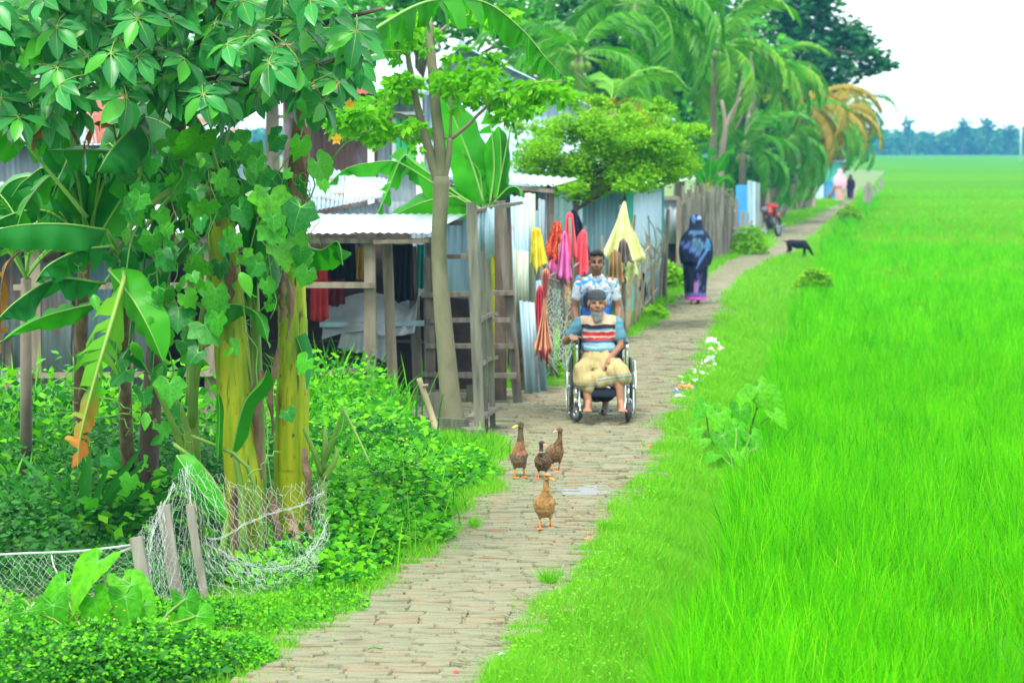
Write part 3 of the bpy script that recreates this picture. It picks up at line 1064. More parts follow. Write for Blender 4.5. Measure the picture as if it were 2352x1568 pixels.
def dry_strip(parent, pts, w, mat="dry_sheath", name="dry_sheath", n=9):
    b = MB()
    M = catmull(pts, n)
    vs = []
    for i, p in enumerate(M):
        k = i / (n - 1)
        ww = w * (.5 + .5 * math.sin(math.pi * min(k * 1.1 + .1, 1))) * U(.55, 1.25)
        p = p + Vector((U(-.2, .2) * w, U(-.15, .1) * w, 0))
        s = Vector((1, .35 * math.sin(i), 0)).normalized()
        vs += [p - s * ww / 2, p + Vector((0, -.25 * ww, 0)), p + s * ww / 2]
    b.add(vs, [(i * 3 + q, i * 3 + q + 1, i * 3 + q + 4, i * 3 + q + 3) for i in range(n - 1) for q in range(2)])
    return b.build(name, mat, parent, False, thick=.003)

TOCAM = Vector((0, -1, .15))
def build_bananas():
    # tall plant in the middle of the clump
    r = empty("banana_plant", gnd(578, 1300), "thick yellow-green banana stem in the middle of the netted clump", "banana plant")
    pseudostem(r, px_pts([(580, 1305, 17.75), (560, 1100, 17.75), (540, 900, 17.8), (524, 700, 17.85), (508, 520, 17.9), (500, 400, 17.9)]), [.128, .122, .115, .105, .092, .07])
    b = MB(); b.tube(catmull(px_pts([(497, 440, 17.85), (440, 432, 17.7), (380, 445, 17.5), (330, 490, 17.4)]), 9), [.036, .034, .032, .03, .028, .025, .022, .02, .018], 9)
    b.build("leaf_stalk", "petiole_green", r, True)
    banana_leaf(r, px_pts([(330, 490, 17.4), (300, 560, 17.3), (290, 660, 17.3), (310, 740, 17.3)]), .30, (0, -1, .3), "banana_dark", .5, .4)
    dry_strip(r, px_pts([(490, 390, 17.7), (497, 450, 17.65), (500, 520, 17.65)]), .10)
    dry_strip(r, px_pts([(528, 600, 17.7), (533, 650, 17.68), (530, 705, 17.68)]), .09)
    dry_strip(r, px_pts([(545, 1120, 17.5), (540, 1200, 17.5), (548, 1290, 17.5)]), .06)
    for q, w, d, t in (([(505, 400, 17.9), (470, 300, 17.8), (420, 240, 17.6), (380, 260, 17.4)], .42, .4, .3), ([(505, 400, 18), (530, 280, 18.2), (560, 180, 18.5), (640, 140, 18.9)], .42, .3, .3), ([(500, 410, 18), (440, 330, 18.4), (340, 270, 18.9), (240, 290, 19.2)], .4, .4, .4)):
        banana_leaf(r, px_pts(q), w, (0, -.6, 1), "banana_dark", d, t, [at(503, 460, 17.9)], .03)
    # right-hand stem with dead fibre at its upper part
    r = empty("banana_plant", gnd(690, 1290), "right-hand banana stem, blackened and fibrous above, beside the path weeds", "banana plant")
    pseudostem(r, px_pts([(668, 1300, 17.9), (668, 1100, 17.9), (672, 900, 17.9), (672, 740, 17.95), (670, 600, 18.0)]), [.118, .112, .104, .095, .086])
    b = MB(); b.tube(catmull(px_pts([(670, 620, 18.0), (678, 480, 18.0), (690, 330, 18.05), (700, 200, 18.1)]), 12), [.088, .084, .08, .078, .074, .07, .068, .066, .062, .06, .056, .05], 14, ridges=4, ramp_=.08)
    b.build("upper_stem", "dry_sheath", r, True)
    for q, w in (([(655, 600, 17.75), (648, 680, 17.7), (650, 740, 17.7)], .07), ([(690, 300, 17.8), (697, 400, 17.75), (705, 480, 17.75)], .09), ([(665, 640, 17.72), (668, 700, 17.7), (662, 780, 17.7)], .05), ([(640, 800, 17.6), (625, 900, 17.55), (628, 1000, 17.6)], .05),
                 ([(622, 1130, 17.6), (634, 1190, 17.55), (640, 1280, 17.6)], .07), ([(612, 1160, 17.6), (606, 1220, 17.55), (610, 1290, 17.6)], .06), ([(705, 1190, 17.7), (716, 1230, 17.6), (722, 1285, 17.6)], .05), ([(700, 1030, 17.7), (705, 1100, 17.65), (712, 1180, 17.7)], .07), ([(600, 850, 17.75), (590, 950, 17.7), (600, 1100, 17.7)], .08), ([(660, 1180, 17.6), (680, 1230, 17.55), (676, 1290, 17.6)], .08)):
        dry_strip(r, px_pts(q), w)
    banana_leaf(r, px_pts([(690, 560, 17.7), (735, 575, 17.5), (775, 555, 17.4), (788, 610, 17.35)]), .30, (0, -.8, .6), "banana_green", .9, .9, n=18)
    banana_leaf(r, px_pts([(790, 130, 18.3), (880, 55, 18.7), (990, 2, 19.2), (1110, 5, 19.7), (1200, 70, 20.0), (1255, 135, 20.1), (1292, 172, 20.2)]), .46, (0, -.35, 1), "banana_green", .7, 1.0, [at(697, 300, 18.05), at(735, 200, 18.1)], .03, n=64)
    banana_leaf(r, px_pts([(698, 240, 18.1), (640, 150, 18.4), (540, 90, 18.8)]), .42, (0, -.6, 1), "banana_dark", .4, .4, [at(697, 300, 18.05)], .03)
    # suckers round the base
    def sucker(pos, label, stalks, leaves, h):
        r = empty("banana_sucker", pos, label, "banana plant", "banana suckers round the clump")
        for pts, rad in stalks:
            b = MB(); M = catmull(px_pts(pts), 9)
            b.tube(M, [rad * (1 - .06 * k) for k in range(9)], 9)
            b.build("stalk", "petiole_green", r, True)
        for pts, w, nr, mt, d, t in leaves:
            banana_leaf(r, px_pts(pts), w, nr, mt, d, t, n=16)
        return r
    sucker(gnd(745, 1260), "cut banana sucker with bare forked stalks at the right edge of the net",
           [([(735, 1245, 17.9), (737, 1150, 17.85), (740, 1060, 17.8)], .055), ([(740, 1090, 17.8), (722, 1040, 17.75), (698, 985, 17.7)], .022), ([(742, 1080, 17.8), (747, 1030, 17.75), (744, 985, 17.75)], .026), ([(742, 1070, 17.8), (765, 1010, 17.7), (790, 935, 17.65)], .02), ([(788, 940, 17.65), (820, 1000, 17.6), (850, 1065, 17.5)], .010), ([(745, 1100, 17.75), (768, 1060, 17.7), (775, 1030, 17.7)], .024)],
           [([(792, 940, 17.65), (785, 985, 17.6), (768, 1010, 17.6)], .06, TOCAM, "banana_green", .3, .5)], 1)
    sucker(gnd(500, 1290), "banana sucker with a rolled light green leaf low in front of the clump",
           [([(560, 1290, 17.5), (556, 1150, 17.45), (540, 1040, 17.4)], .035), ([(505, 1290, 17.3), (520, 1180, 17.3), (470, 1080, 17.25), (400, 1020, 17.2)], .024), ([(600, 1300, 17.5), (596, 1180, 17.45), (560, 1060, 17.4), (440, 1000, 17.3)], .02)],
           [([(530, 1050, 17.4), (560, 930, 17.35), (600, 880, 17.3), (612, 850, 17.25)], .16, (-.6, -1, .2), "banana_green", .6, 0), ([(500, 1060, 17.3), (505, 950, 17.25), (500, 900, 17.2)], .06, TOCAM, "banana_green", .4, 0), ([(405, 1045, 16.95), (435, 1090, 16.9), (475, 1145, 16.9), (518, 1192, 16.9)], .19, (-.3, -1, .2), "banana_green", .12, 0)], 1)
    sucker(gnd(455, 1250), "banana sucker of pale fanned stalks to the left of the thick stem",
           [([(450, 1250, 17.9), (440, 1080, 17.8), (420, 960, 17.7), (380, 880, 17.6)], .04), ([(452, 1250, 17.95), (450, 1080, 17.9), (445, 900, 17.85), (470, 760, 17.8)], .045), ([(445, 1100, 17.85), (400, 980, 17.7), (345, 860, 17.6)], .03), ([(440, 980, 17.85), (436, 800, 17.8), (380, 650, 17.75)], .03), ([(437, 930, 17.9), (440, 760, 17.85), (435, 560, 17.85)], .035), ([(440, 900, 17.9), (470, 700, 17.85), (500, 540, 17.85)], .03)],
           [([(435, 560, 17.85), (415, 450, 17.8), (360, 380, 17.7)], .34, TOCAM, "banana_dark", .5, .3), ([(380, 650, 17.75), (330, 560, 17.7), (260, 540, 17.6)], .3, (0, -.6, 1), "banana_dark", .5, .3), ([(470, 760, 17.8), (520, 700, 17.6), (590, 720, 17.5), (620, 800, 17.4)], .26, (0, -.7, .7), "banana_green", .6, .5), ([(345, 860, 17.6), (300, 800, 17.4), (270, 850, 17.3)], .22, (0, -.8, .5), "banana_dark", .5, .3), ([(500, 540, 17.85), (540, 470, 17.8), (600, 470, 17.7), (640, 560, 17.6)], .28, (0, -.7, .7), "banana_green", .6, .3)], 1)
    rl = random.Random(33)
    fill = sucker(gnd(600, 1275), "banana sucker hidden in the clump, many narrow drooping leaves", [([(600, 1275, 18.3), (595, 1000, 18.25), (585, 700, 18.2), (580, 520, 18.15)], .05), ([(590, 900, 18.25), (560, 750, 18.2), (470, 620, 18.1)], .03)],
        [([(580 + rl.gauss(0, 8), rl.uniform(480, 760), 18.15)] + [(580 + dx * .5, y - rl.uniform(20, 70), 18.0), (580 + dx, y + rl.uniform(0, 60), rl.uniform(17.5, 17.9)), (580 + dx * 1.12, y + rl.uniform(110, 220), rl.uniform(17.4, 17.9))], rl.uniform(.12, .26), (rl.gauss(0, .5), -.9, .5), rl.choice(("banana_dark", "banana_green", "banana_dark")), .6, rl.choice((0, .5, .8))) for dx, y in ((-230, 470), (-180, 560), (-130, 420), (-90, 640), (60, 430), (100, 520), (80, 640), (-260, 640), (-210, 740), (-150, 800), (110, 760), (-60, 480), (40, 560), (-290, 560))], 1)
    # plant whose long leaves reach in from the left
    r = empty("banana_plant", gnd(280, 1190), "leaning banana plant on the left with long torn leaves and an orange dying one", "banana plant")
    pseudostem(r, px_pts([(300, 1195, 19.5), (290, 1000, 19.0), (285, 800, 18.5), (285, 640, 18.0), (280, 560, 17.6)]), [.048, .045, .042, .038, .032], mat="dry_sheath")
    P0 = [at(282, 600, 17.7)]
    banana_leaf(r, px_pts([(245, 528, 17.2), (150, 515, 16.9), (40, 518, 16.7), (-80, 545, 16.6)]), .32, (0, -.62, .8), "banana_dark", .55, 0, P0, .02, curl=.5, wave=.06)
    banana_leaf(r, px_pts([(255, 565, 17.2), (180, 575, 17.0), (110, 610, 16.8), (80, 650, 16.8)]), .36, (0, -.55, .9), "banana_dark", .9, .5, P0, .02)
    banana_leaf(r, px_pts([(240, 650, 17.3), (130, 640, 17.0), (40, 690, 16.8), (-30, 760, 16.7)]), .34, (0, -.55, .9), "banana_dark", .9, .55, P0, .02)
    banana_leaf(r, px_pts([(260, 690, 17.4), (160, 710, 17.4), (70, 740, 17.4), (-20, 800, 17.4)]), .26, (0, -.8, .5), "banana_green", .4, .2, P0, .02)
    banana_leaf(r, px_pts([(285, 640, 16.9), (250, 760, 16.6), (215, 880, 16.5), (185, 1000, 16.45), (178, 1075, 16.45)]), .56, (.35, -1, .1), "browning_leaf", .40, .7, P0, .022, rib="petiole_green", n=40)
    banana_leaf(r, px_pts([(250, 620, 17.2), (300, 680, 17.0), (340, 750, 16.9), (375, 830, 16.9)]), .30, (-.5, -1, .25), "banana_green", .35, 0, P0, .016)
    banana_leaf(r, px_pts([(330, 265, 17.5), (295, 300, 17.2), (255, 345, 16.95), (225, 395, 16.9)]), .44, (-.15, -.8, .75), "banana_dark", .5, 0, [at(283, 600, 17.7), at(320, 400, 17.7)], .02, curl=.7, wave=.05)
    banana_leaf(r, px_pts([(420, 420, 17.9), (340, 365, 17.7), (230, 345, 17.6), (110, 345, 17.5)]), .44, (0, -.8, .6), "banana_dark", .45, .25, [at(300, 560, 17.8)], .02)
    banana_leaf(r, px_pts([(60, 330, 17.9), (0, 300, 17.8), (-70, 290, 17.8)]), .36, (0, -.8, .6), "banana_green", .4, 0, [at(200, 500, 18)], .016)
    banana_leaf(r, px_pts([(150, 270, 17.3), (105, 262, 17.2), (80, 300, 17.2), (75, 345, 17.2)]), .22, (0, -1, .2), "banana_dry", .8, .9, [at(180, 330, 17.5)], .012, rib="dry_sheath")
    banana_leaf(r, px_pts([(260, 290, 17.6), (225, 280, 17.5), (200, 310, 17.5), (190, 350, 17.5)]), .2, (0, -1, .2), "banana_dry", .8, .9, [at(280, 380, 17.6)], .012, rib="dry_sheath")
    banana_leaf(r, px_pts([(40, 580, 17.9), (10, 620, 17.8), (0, 720, 17.8), (5, 830, 17.8)]), .3, (0, -1, .2), "banana_dry", .9, .9, [at(120, 560, 18)], .012, rib="dry_sheath")
def build_backdrop_leaves():
    r = empty("banana_plant", gnd(180, 1120), "shaded banana plant deep behind the leaning one, dark leaves crossing", "banana plant")
    pseudostem(r, px_pts([(190, 1125, 20.9), (185, 900, 20.4), (190, 680, 20.0), (200, 560, 19.8)]), [.055, .05, .046, .04], mat="dry_sheath")
    rnd = random.Random(21)
    for k in range(15):
        x0, y0 = 200 + rnd.gauss(0, 10), 560
        x1, y1 = rnd.uniform(-60, 470), rnd.uniform(250, 520)
        Z1 = rnd.uniform(18.6, 20.6)
        xm, ym = lerp(x0, x1, .5), min(y0, y1) - rnd.uniform(-40, 60)
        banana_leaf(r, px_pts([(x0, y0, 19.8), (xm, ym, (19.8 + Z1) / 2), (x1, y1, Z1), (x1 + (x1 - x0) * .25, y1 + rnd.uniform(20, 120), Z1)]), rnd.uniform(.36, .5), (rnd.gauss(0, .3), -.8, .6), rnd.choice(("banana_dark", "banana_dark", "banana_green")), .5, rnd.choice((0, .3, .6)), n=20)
build_bananas()
build_backdrop_leaves()

# young coconut behind the banana leaves
def frond_mesh(name, L=2.6, n=34, ll=.55, arch=.9, droop=.8, mats=("palm_green", "rib_green"), seed=1, lw=.022):
    """feather leaf: rib from the origin along +Y arching over, leaflets hanging either side"""
    r = random.Random(seed)
    b = MB()
    P = []
    p = Vector((0, 0, 0)); a = .95 * arch * .9
    for k in range(n + 1):
        P.append((p.copy(), a))
        p = p + Vector((0, math.cos(a), math.sin(a))) * (L / n)
        a -= arch * 2.3 / n * (.6 + .8 * k / n)
    b.m = 1
    b.tube([q[0] for q in P], [max(.022 * (1 - k / n), .004) * L / 2.6 for k in range(n + 1)], 5)
    b.m = 0
    for k in range(int(n * .16), n + 1):
        q, an = P[k]
        t = Vector((0, math.cos(an), math.sin(an)))
        u = Vector((0, -math.sin(an), math.cos(an)))
        f = k / n
        l = ll * (1 - abs(f - .5) * .95) * r.uniform(.85, 1.1)
        for s in (-1, 1):
            d0 = (Vector((s, 0, 0)) * .8 + t * .75 + u * r.uniform(.0, .25)).normalized()
            dr = droop * r.uniform(.7, 1.3)
            d1 = (d0 + Vector((0, 0, -1)) * dr).normalized()
            w = t * lw * .6 + u * lw * .4
            p1 = q + d0 * l * .45; p2 = p1 + d1 * l * .55
            b.add([q - w * .35, q + w * .35, p1 + w * .6, p1 - w * .6, p2], [(0, 1, 2, 3), (3, 2, 4)])
    return b.mesh(name, list(mats), False)
leafy("palm_green", [(.03, .16, .03), (.06, .22, .03), (.10, .29, .03), (.045, .19, .05), (.15, .32, .03)], .4, .42)
leafy("palm_yellow", [(.30, .26, .03), (.42, .30, .035), (.22, .27, .03), (.46, .27, .04)], .35, .5, (1.1, 1.0, .4))
leafy("palm_mixed", [(.06, .24, .03), (.13, .30, .035), (.22, .32, .04), (.05, .22, .03)], .32, .45)

def frond_inst(me, base, az, el, size, parent, roll=0.0):
    M = Matrix.Translation(base) @ Matrix.Rotation(az - math.pi / 2, 4, 'Z') @ Matrix.Rotation(el, 4, 'X') @ Matrix.Rotation(roll, 4, 'Y') @ Matrix.Scale(size, 4)
    return inst("frond", me, M, parent)

def build_young_coconut():
    base = gnd(60, 1160)
    r = empty("young_coconut_palm", base, "young coconut palm with dark hanging fronds at the left edge behind the banana", "palm")
    crown = at(60, 640, 20.3)
    b = MB(); b.tube([base, base.lerp(crown, .5), crown], [.05, .045, .04], 9)
    b.build("trunk", "bark_grey", r, True)
    me = [frond_mesh("frond", 1.7, 30, .42, 1.1, .9, ("palm_green", "rib_green"), s, .02) for s in range(3)]
    for i, (az, el, s) in enumerate(((-10, 55, .8), (20, 25, 1.0), (60, 45, .8), (150, 60, .8), (180, 30, .9), (-60, 40, .8), (-100, 20, .85), (230, 30, .8), (-35, 15, .9))):
        frond_inst(me[i % 3], crown, math.radians(az), math.radians(el - 20), s, r)
    banana = None
build_young_coconut()

# ------------------------------------------------------------------ gourd vine
def build_vine():
    r = empty("gourd_vine", gnd(620, 1300), "climbing gourd vine with lobed leaves covering the banana stems", "vine")
    rnd = random.Random(11)
    tracks = [[(600, 1300, 17.4), (620, 1100, 17.4), (600, 900, 17.45), (560, 700, 17.45), (590, 500, 17.5), (650, 380, 17.5), (700, 300, 17.5)],
              [(500, 1260, 17.3), (420, 1000, 17.3), (380, 800, 17.3), (360, 620, 17.3), (400, 480, 17.4), (350, 340, 17.4)],
              [(430, 500, 17.4), (520, 400, 17.5), (520, 300, 17.5), (450, 280, 17.4)], [(590, 500, 17.45), (640, 620, 17.4), (700, 560, 17.4), (720, 420, 17.4), (800, 330, 17.4), (850, 290, 17.5)],
              [(360, 620, 17.3), (280, 700, 17.2), (270, 900, 17.2), (300, 1000, 17.2)], [(150, 1000, 17.3), (200, 960, 17.2), (300, 940, 17.2), (120, 870, 17.2)], [(580, 1290, 17.2), (600, 1180, 17.1), (570, 1100, 17.1), (640, 1030, 17.2)]]
    for t in tracks:
        b = MB(); M = catmull(px_pts(t), 30)
        M = [p + Vector((rnd.gauss(0, .012), rnd.gauss(0, .012), rnd.gauss(0, .012))) for p in M]
        b.tube(M, .0055, 5); b.build("stem", "vine_stem", r, True)
    # hanging shoots and tendrils
    for k in range(26):
        x, y = rnd.uniform(300, 740), rnd.uniform(260, 600)
        p = at(x, y, rnd.uniform(17.0, 17.4)); L = rnd.uniform(.2, .6)
        b = MB(); b.tube([p + Vector((.03 * math.sin(q * 1.1 + k), .02 * math.sin(q * 1.7), -L * q / 8)) for q in range(9)], .003, 4); b.build("shoot", "vine_stem", r, True)
    for (x, y) in ((170, 590), (400, 960), (140, 870), (650, 370), (690, 400), (520, 330), (330, 930)):
        p = at(x, y, 17.0); b = MB()
        b.tube([p + Vector((.02 * math.cos(q * .8) + .004 * q, -.01, .02 * math.sin(q * .8) - .006 * q)) for q in range(24)], .0018, 4); b.build("tendril", "vine_stem", r)
    spots = [(385, 345, 75, 1), (455, 350, 95, 1), (690, 345, 70, 1), (730, 400, 70, 1), (515, 300, 55, 0), (570, 350, 75, 0), (600, 340, 70, 0), (640, 330, 60, 0), (300, 410, 50, 0), (250, 600, 62, 0), (330, 490, 60, 0), (400, 420, 55, 0),
             (560, 470, 80, 0), (620, 480, 75, 0), (690, 500, 90, 0), (655, 490, 70, 1), (550, 500, 70, 0), (640, 590, 85, 0), (590, 620, 75, 0), (680, 560, 75, 1), (620, 690, 70, 0), (540, 560, 55, 0), (480, 620, 55, 0), (440, 660, 60, 0),
             (410, 730, 65, 0), (430, 540, 60, 0), (350, 560, 50, 0), (460, 580, 55, 0), (500, 700, 55, 0), (470, 770, 60, 0), (310, 800, 65, 0), (380, 850, 60, 0), (335, 960, 60, 0), (370, 990, 55, 0), (290, 870, 50, 0), (510, 860, 55, 0),
             (390, 900, 55, 0), (260, 780, 50, 0), (200, 830, 50, 0), (350, 690, 60, 0), (460, 900, 55, 0), (530, 790, 50, 0), (590, 560, 60, 0), (600, 420, 60, 0), (480, 480, 55, 0), (380, 600, 55, 0), (215, 690, 50, 0),
             (375, 1010, 60, 0), (330, 1060, 55, 0), (300, 1110, 50, 0), (560, 410, 55, 0), (660, 430, 60, 0), (740, 430, 45, 1), (600, 1085, 35, 1), (250, 1060, 55, 0), (210, 1160, 60, 0), (260, 1090, 50, 0), (595, 760, 60, 0), (420, 800, 55, 0), (620, 540, 60, 0), (560, 600, 60, 0), (660, 650, 60, 0), (450, 450, 60, 0)]
    for k in range(150):
        spots.append((rnd.uniform(290, 710), rnd.triangular(280, 1000, 430), rnd.uniform(20, 58), 1 if rnd.random() < .08 else 0))
    rnd.shuffle(spots)
    for x, y, s, sick in spots[:190]:
        if y > 690 and 480 < x < 720 and rnd.random() < .7: continue
        s *= rnd.uniform(.6, 1.35)
        Z = rnd.uniform(16.85, 17.35) if y > 300 else 17.2
        p = at(x, y - s * .3, Z)
        tip = Vector((rnd.gauss(0, .7), rnd.gauss(-.2, .4), -1))
        nr = Vector((rnd.gauss(0, .9), -1, rnd.uniform(-.2, 1.1)))
        me = gourd_meshes[3] if sick else (gourd_meshes[rnd.randrange(3)] if rnd.random() < .62 else ovate_meshes[rnd.randrange(3)])
        inst("leaf", me, leaf_matrix(p, tip, nr, s / sc_at(Z) * 0.95), r)
    m, nt, bs = new_mat("gourd_flower"); bs.inputs['Base Color'].default_value = (.85, .42, .01, 1); bs.inputs['Roughness'].default_value = .6
    for x, y in ((773, 320), (804, 240), (660, 190)):
        p = at(x, y, 17.1); b = MB()
        for k in range(5):
            a = k * 2 * math.pi / 5 + .3
            d = Vector((math.cos(a), -.25, math.sin(a))); s = Vector((-math.sin(a), 0, math.cos(a)))
            b.add([p, p + d * .02 + s * .012, p + d * .042, p + d * .02 - s * .012], [(0, 1, 2, 3)])
        b.ell(p + Vector((0, -.008, 0)), .007, None, 6, 4)
        b.build("flower", m, r, False, thick=.001)
build_vine()
# ------------------------------------------------------------------ stakes and old fishing net
plain("stake_wood", [(.15, .14, .11), (.23, .22, .175), (.30, .285, .23)], .9, 5, .5, .008, (4, 4, .4))
plain("net_cord", [(.42, .46, .43), (.52, .56, .52)], .8, 3)
plain("net_old", [(.42, .46, .40), (.55, .58, .50)], .8, 3)
STAKES = [((312, 1233, 15.9), (350, 1420), .072, .05, "short slanted grey stake where the net rope ends, leftmost of three"),
          ((376, 1160, 16.3), (412, 1392), .075, .055, "tall grey stake holding up the net, middle of three"),
          ((436, 1160, 16.75), (472, 1375), .05, .04, "thin net-wrapped stake beside the banana clump, rightmost of three")]
for (t, bpx, w, d, lab) in STAKES:
    g = gnd(*bpx)
    top = at(t[0], t[1], g.y + .02)
    b = MB(); b.beam(g + (g - top) * .12, top, w, d, (0, 1, 0), 6, .004, .0025)
    tag(b.build("net_stake", "stake_wood"), lab, "stake", "stakes of the net fence")

def polyline(pts, n):
    P = catmull(px_pts(pts), n)
    return P

def net_patch(mb, top, bot, nu, nv, sag=.0, slack=.35, r=.0016, jit=.010, skip=.02, seed=0):
    """diamond-mesh netting stretched between two lines"""
    rnd = random.Random(seed)
    A, B = polyline(top, nu + 1), polyline(bot, nu + 1)
    G = []
    for j in range(nv + 1):
        k = j / nv
        row = []
        for i in range(nu + 1):
            p = A[i].lerp(B[i], k)
            p += Vector((rnd.gauss(0, jit), rnd.gauss(0, jit) - sag * math.sin(k * math.pi), rnd.gauss(0, jit)))
            p += Vector((noise.noise(p * 3), noise.noise(p * 3 + Vector((7, 0, 0))), noise.noise(p * 3 + Vector((0, 9, 0))))) * slack * .06
            row.append(p)
        G.append(row)
    for j in range(nv):
        for i in range(nu + 1):
            for di in ((1,) if j % 2 == 0 else (-1,)) if False else (1, -1):
                if (i + j) % 2 == 0 and 0 <= i + di <= nu and rnd.random() > skip:
                    mb.tube([G[j][i], G[j + 1][i + di]], r, 3, False)

def build_net():
    r = empty("fishing_net", gnd(360, 1400), "old white fishing net draped over stakes and round the banana clump", "net")
    b = MB(); b.tube(catmull(px_pts([(-60, 1276, 15.2), (60, 1270, 15.4), (180, 1265, 15.6), (312, 1250, 15.85)]), 16), .006, 6); b.build("head_rope", "net_cord", r)
    b = MB(); b.tube(catmull(px_pts([(-60, 1470, 15.0), (60, 1400, 15.2), (180, 1325, 15.5), (260, 1275, 15.75), (312, 1253, 15.85)]), 16), .008, 6); b.build("gathered_cord", "net_cord", r)
    b = MB(); b.tube(catmull(px_pts([(118, 1272, 15.5), (124, 1300, 15.45), (140, 1330, 15.45), (150, 1345, 15.45)]), 10), .004, 5); b.build("loose_cord", "net_cord", r)
    b = MB()
    net_patch(b, [(-60, 1276, 15.2), (60, 1270, 15.4), (180, 1265, 15.6), (312, 1250, 15.85)], [(-60, 1500, 14.9), (60, 1450, 15.05), (180, 1400, 15.3), (330, 1390, 15.75)], 46, 22, .04, .5, .00065, .006, .03, 1)
    b.build("left_panel", "net_cord", r)
    b = MB()
    net_patch(b, [(312, 1240, 15.85), (350, 1190, 16.0), (376, 1155, 16.2), (405, 1090, 16.5), (432, 1068, 16.8)], [(345, 1420, 15.8), (360, 1430, 15.85), (400, 1420, 16.0), (440, 1400, 16.2), (475, 1380, 16.5)], 30, 30, .0, .5, .0007, .008, .02, 2)
    net_patch(b, [(352, 1200, 15.95), (372, 1160, 16.15), (380, 1162, 16.2)], [(300, 1410, 15.6), (345, 1430, 15.7), (380, 1440, 15.8)], 16, 24, .0, .6, .0007, .008, .02, 3)
    b.build("stake_panel", "net_cord", r)
    b = MB()
    net_patch(b, [(405, 1090, 16.5), (432, 1068, 16.8), (490, 1090, 16.9), (560, 1110, 16.9), (640, 1118, 17.0), (710, 1108, 17.2), (752, 1098, 17.6)],
              [(455, 1350, 16.5), (500, 1320, 16.55), (560, 1330, 16.55), (620, 1328, 16.6), (690, 1305, 16.8), (730, 1270, 17.1), (758, 1220, 17.5)], 64, 20, .03, .6, .00065, .010, .03, 4)
    net_patch(b, [(470, 1230, 16.6), (530, 1262, 16.55), (590, 1290, 16.5), (650, 1290, 16.6), (710, 1262, 16.8), (745, 1215, 17.2)], [(470, 1360, 16.4), (530, 1350, 16.4), (590, 1352, 16.4), (650, 1345, 16.5), (710, 1310, 16.7), (748, 1260, 17.1)], 60, 10, .0, .9, .0007, .016, .06, 5)
    b.build("clump_panel", "net_cord", r)
    for q, w in (([(480, 1240, 16.6), (520, 1230, 16.6), (560, 1205, 16.65), (620, 1180, 16.75), (690, 1160, 16.95), (745, 1130, 17.3)], .009), ([(480, 1245, 16.6), (540, 1285, 16.5), (610, 1308, 16.5), (680, 1290, 16.65), (730, 1245, 16.95), (755, 1190, 17.4)], .012), ([(432, 1068, 16.8), (440, 1150, 16.7), (455, 1260, 16.6), (472, 1372, 16.55)], .010), ([(400, 1110, 16.45), (350, 1230, 15.95), (345, 1330, 15.8), (352, 1420, 15.75)], .006)):
        for k in range(4):
            b = MB()
            M = [p + Vector((random.gauss(0, w), random.gauss(0, w), random.gauss(0, w * .8))) for p in catmull(px_pts(q), 26)]
            b.tube(M, .0011, 4); b.build("gathered_cord", "net_cord", r)
    b = MB()       # loose net lying on the weeds
    net_patch(b, [(480, 1350, 16.4), (560, 1350, 16.4), (640, 1345, 16.5), (720, 1310, 16.8)], [(500, 1400, 16.2), (570, 1395, 16.2), (650, 1385, 16.3), (720, 1345, 16.6)], 40, 8, 0, 1.0, .00065, .022, .25, 8)
    net_patch(b, [(330, 1420, 15.7), (400, 1415, 15.85), (480, 1400, 16.1)], [(340, 1470, 15.4), (420, 1475, 15.4), (520, 1430, 15.8)], 30, 9, 0, 1.0, .00065, .02, .2, 9)
    tag(b.build("loose_net", "net_old", r), kind="stuff")
build_net()

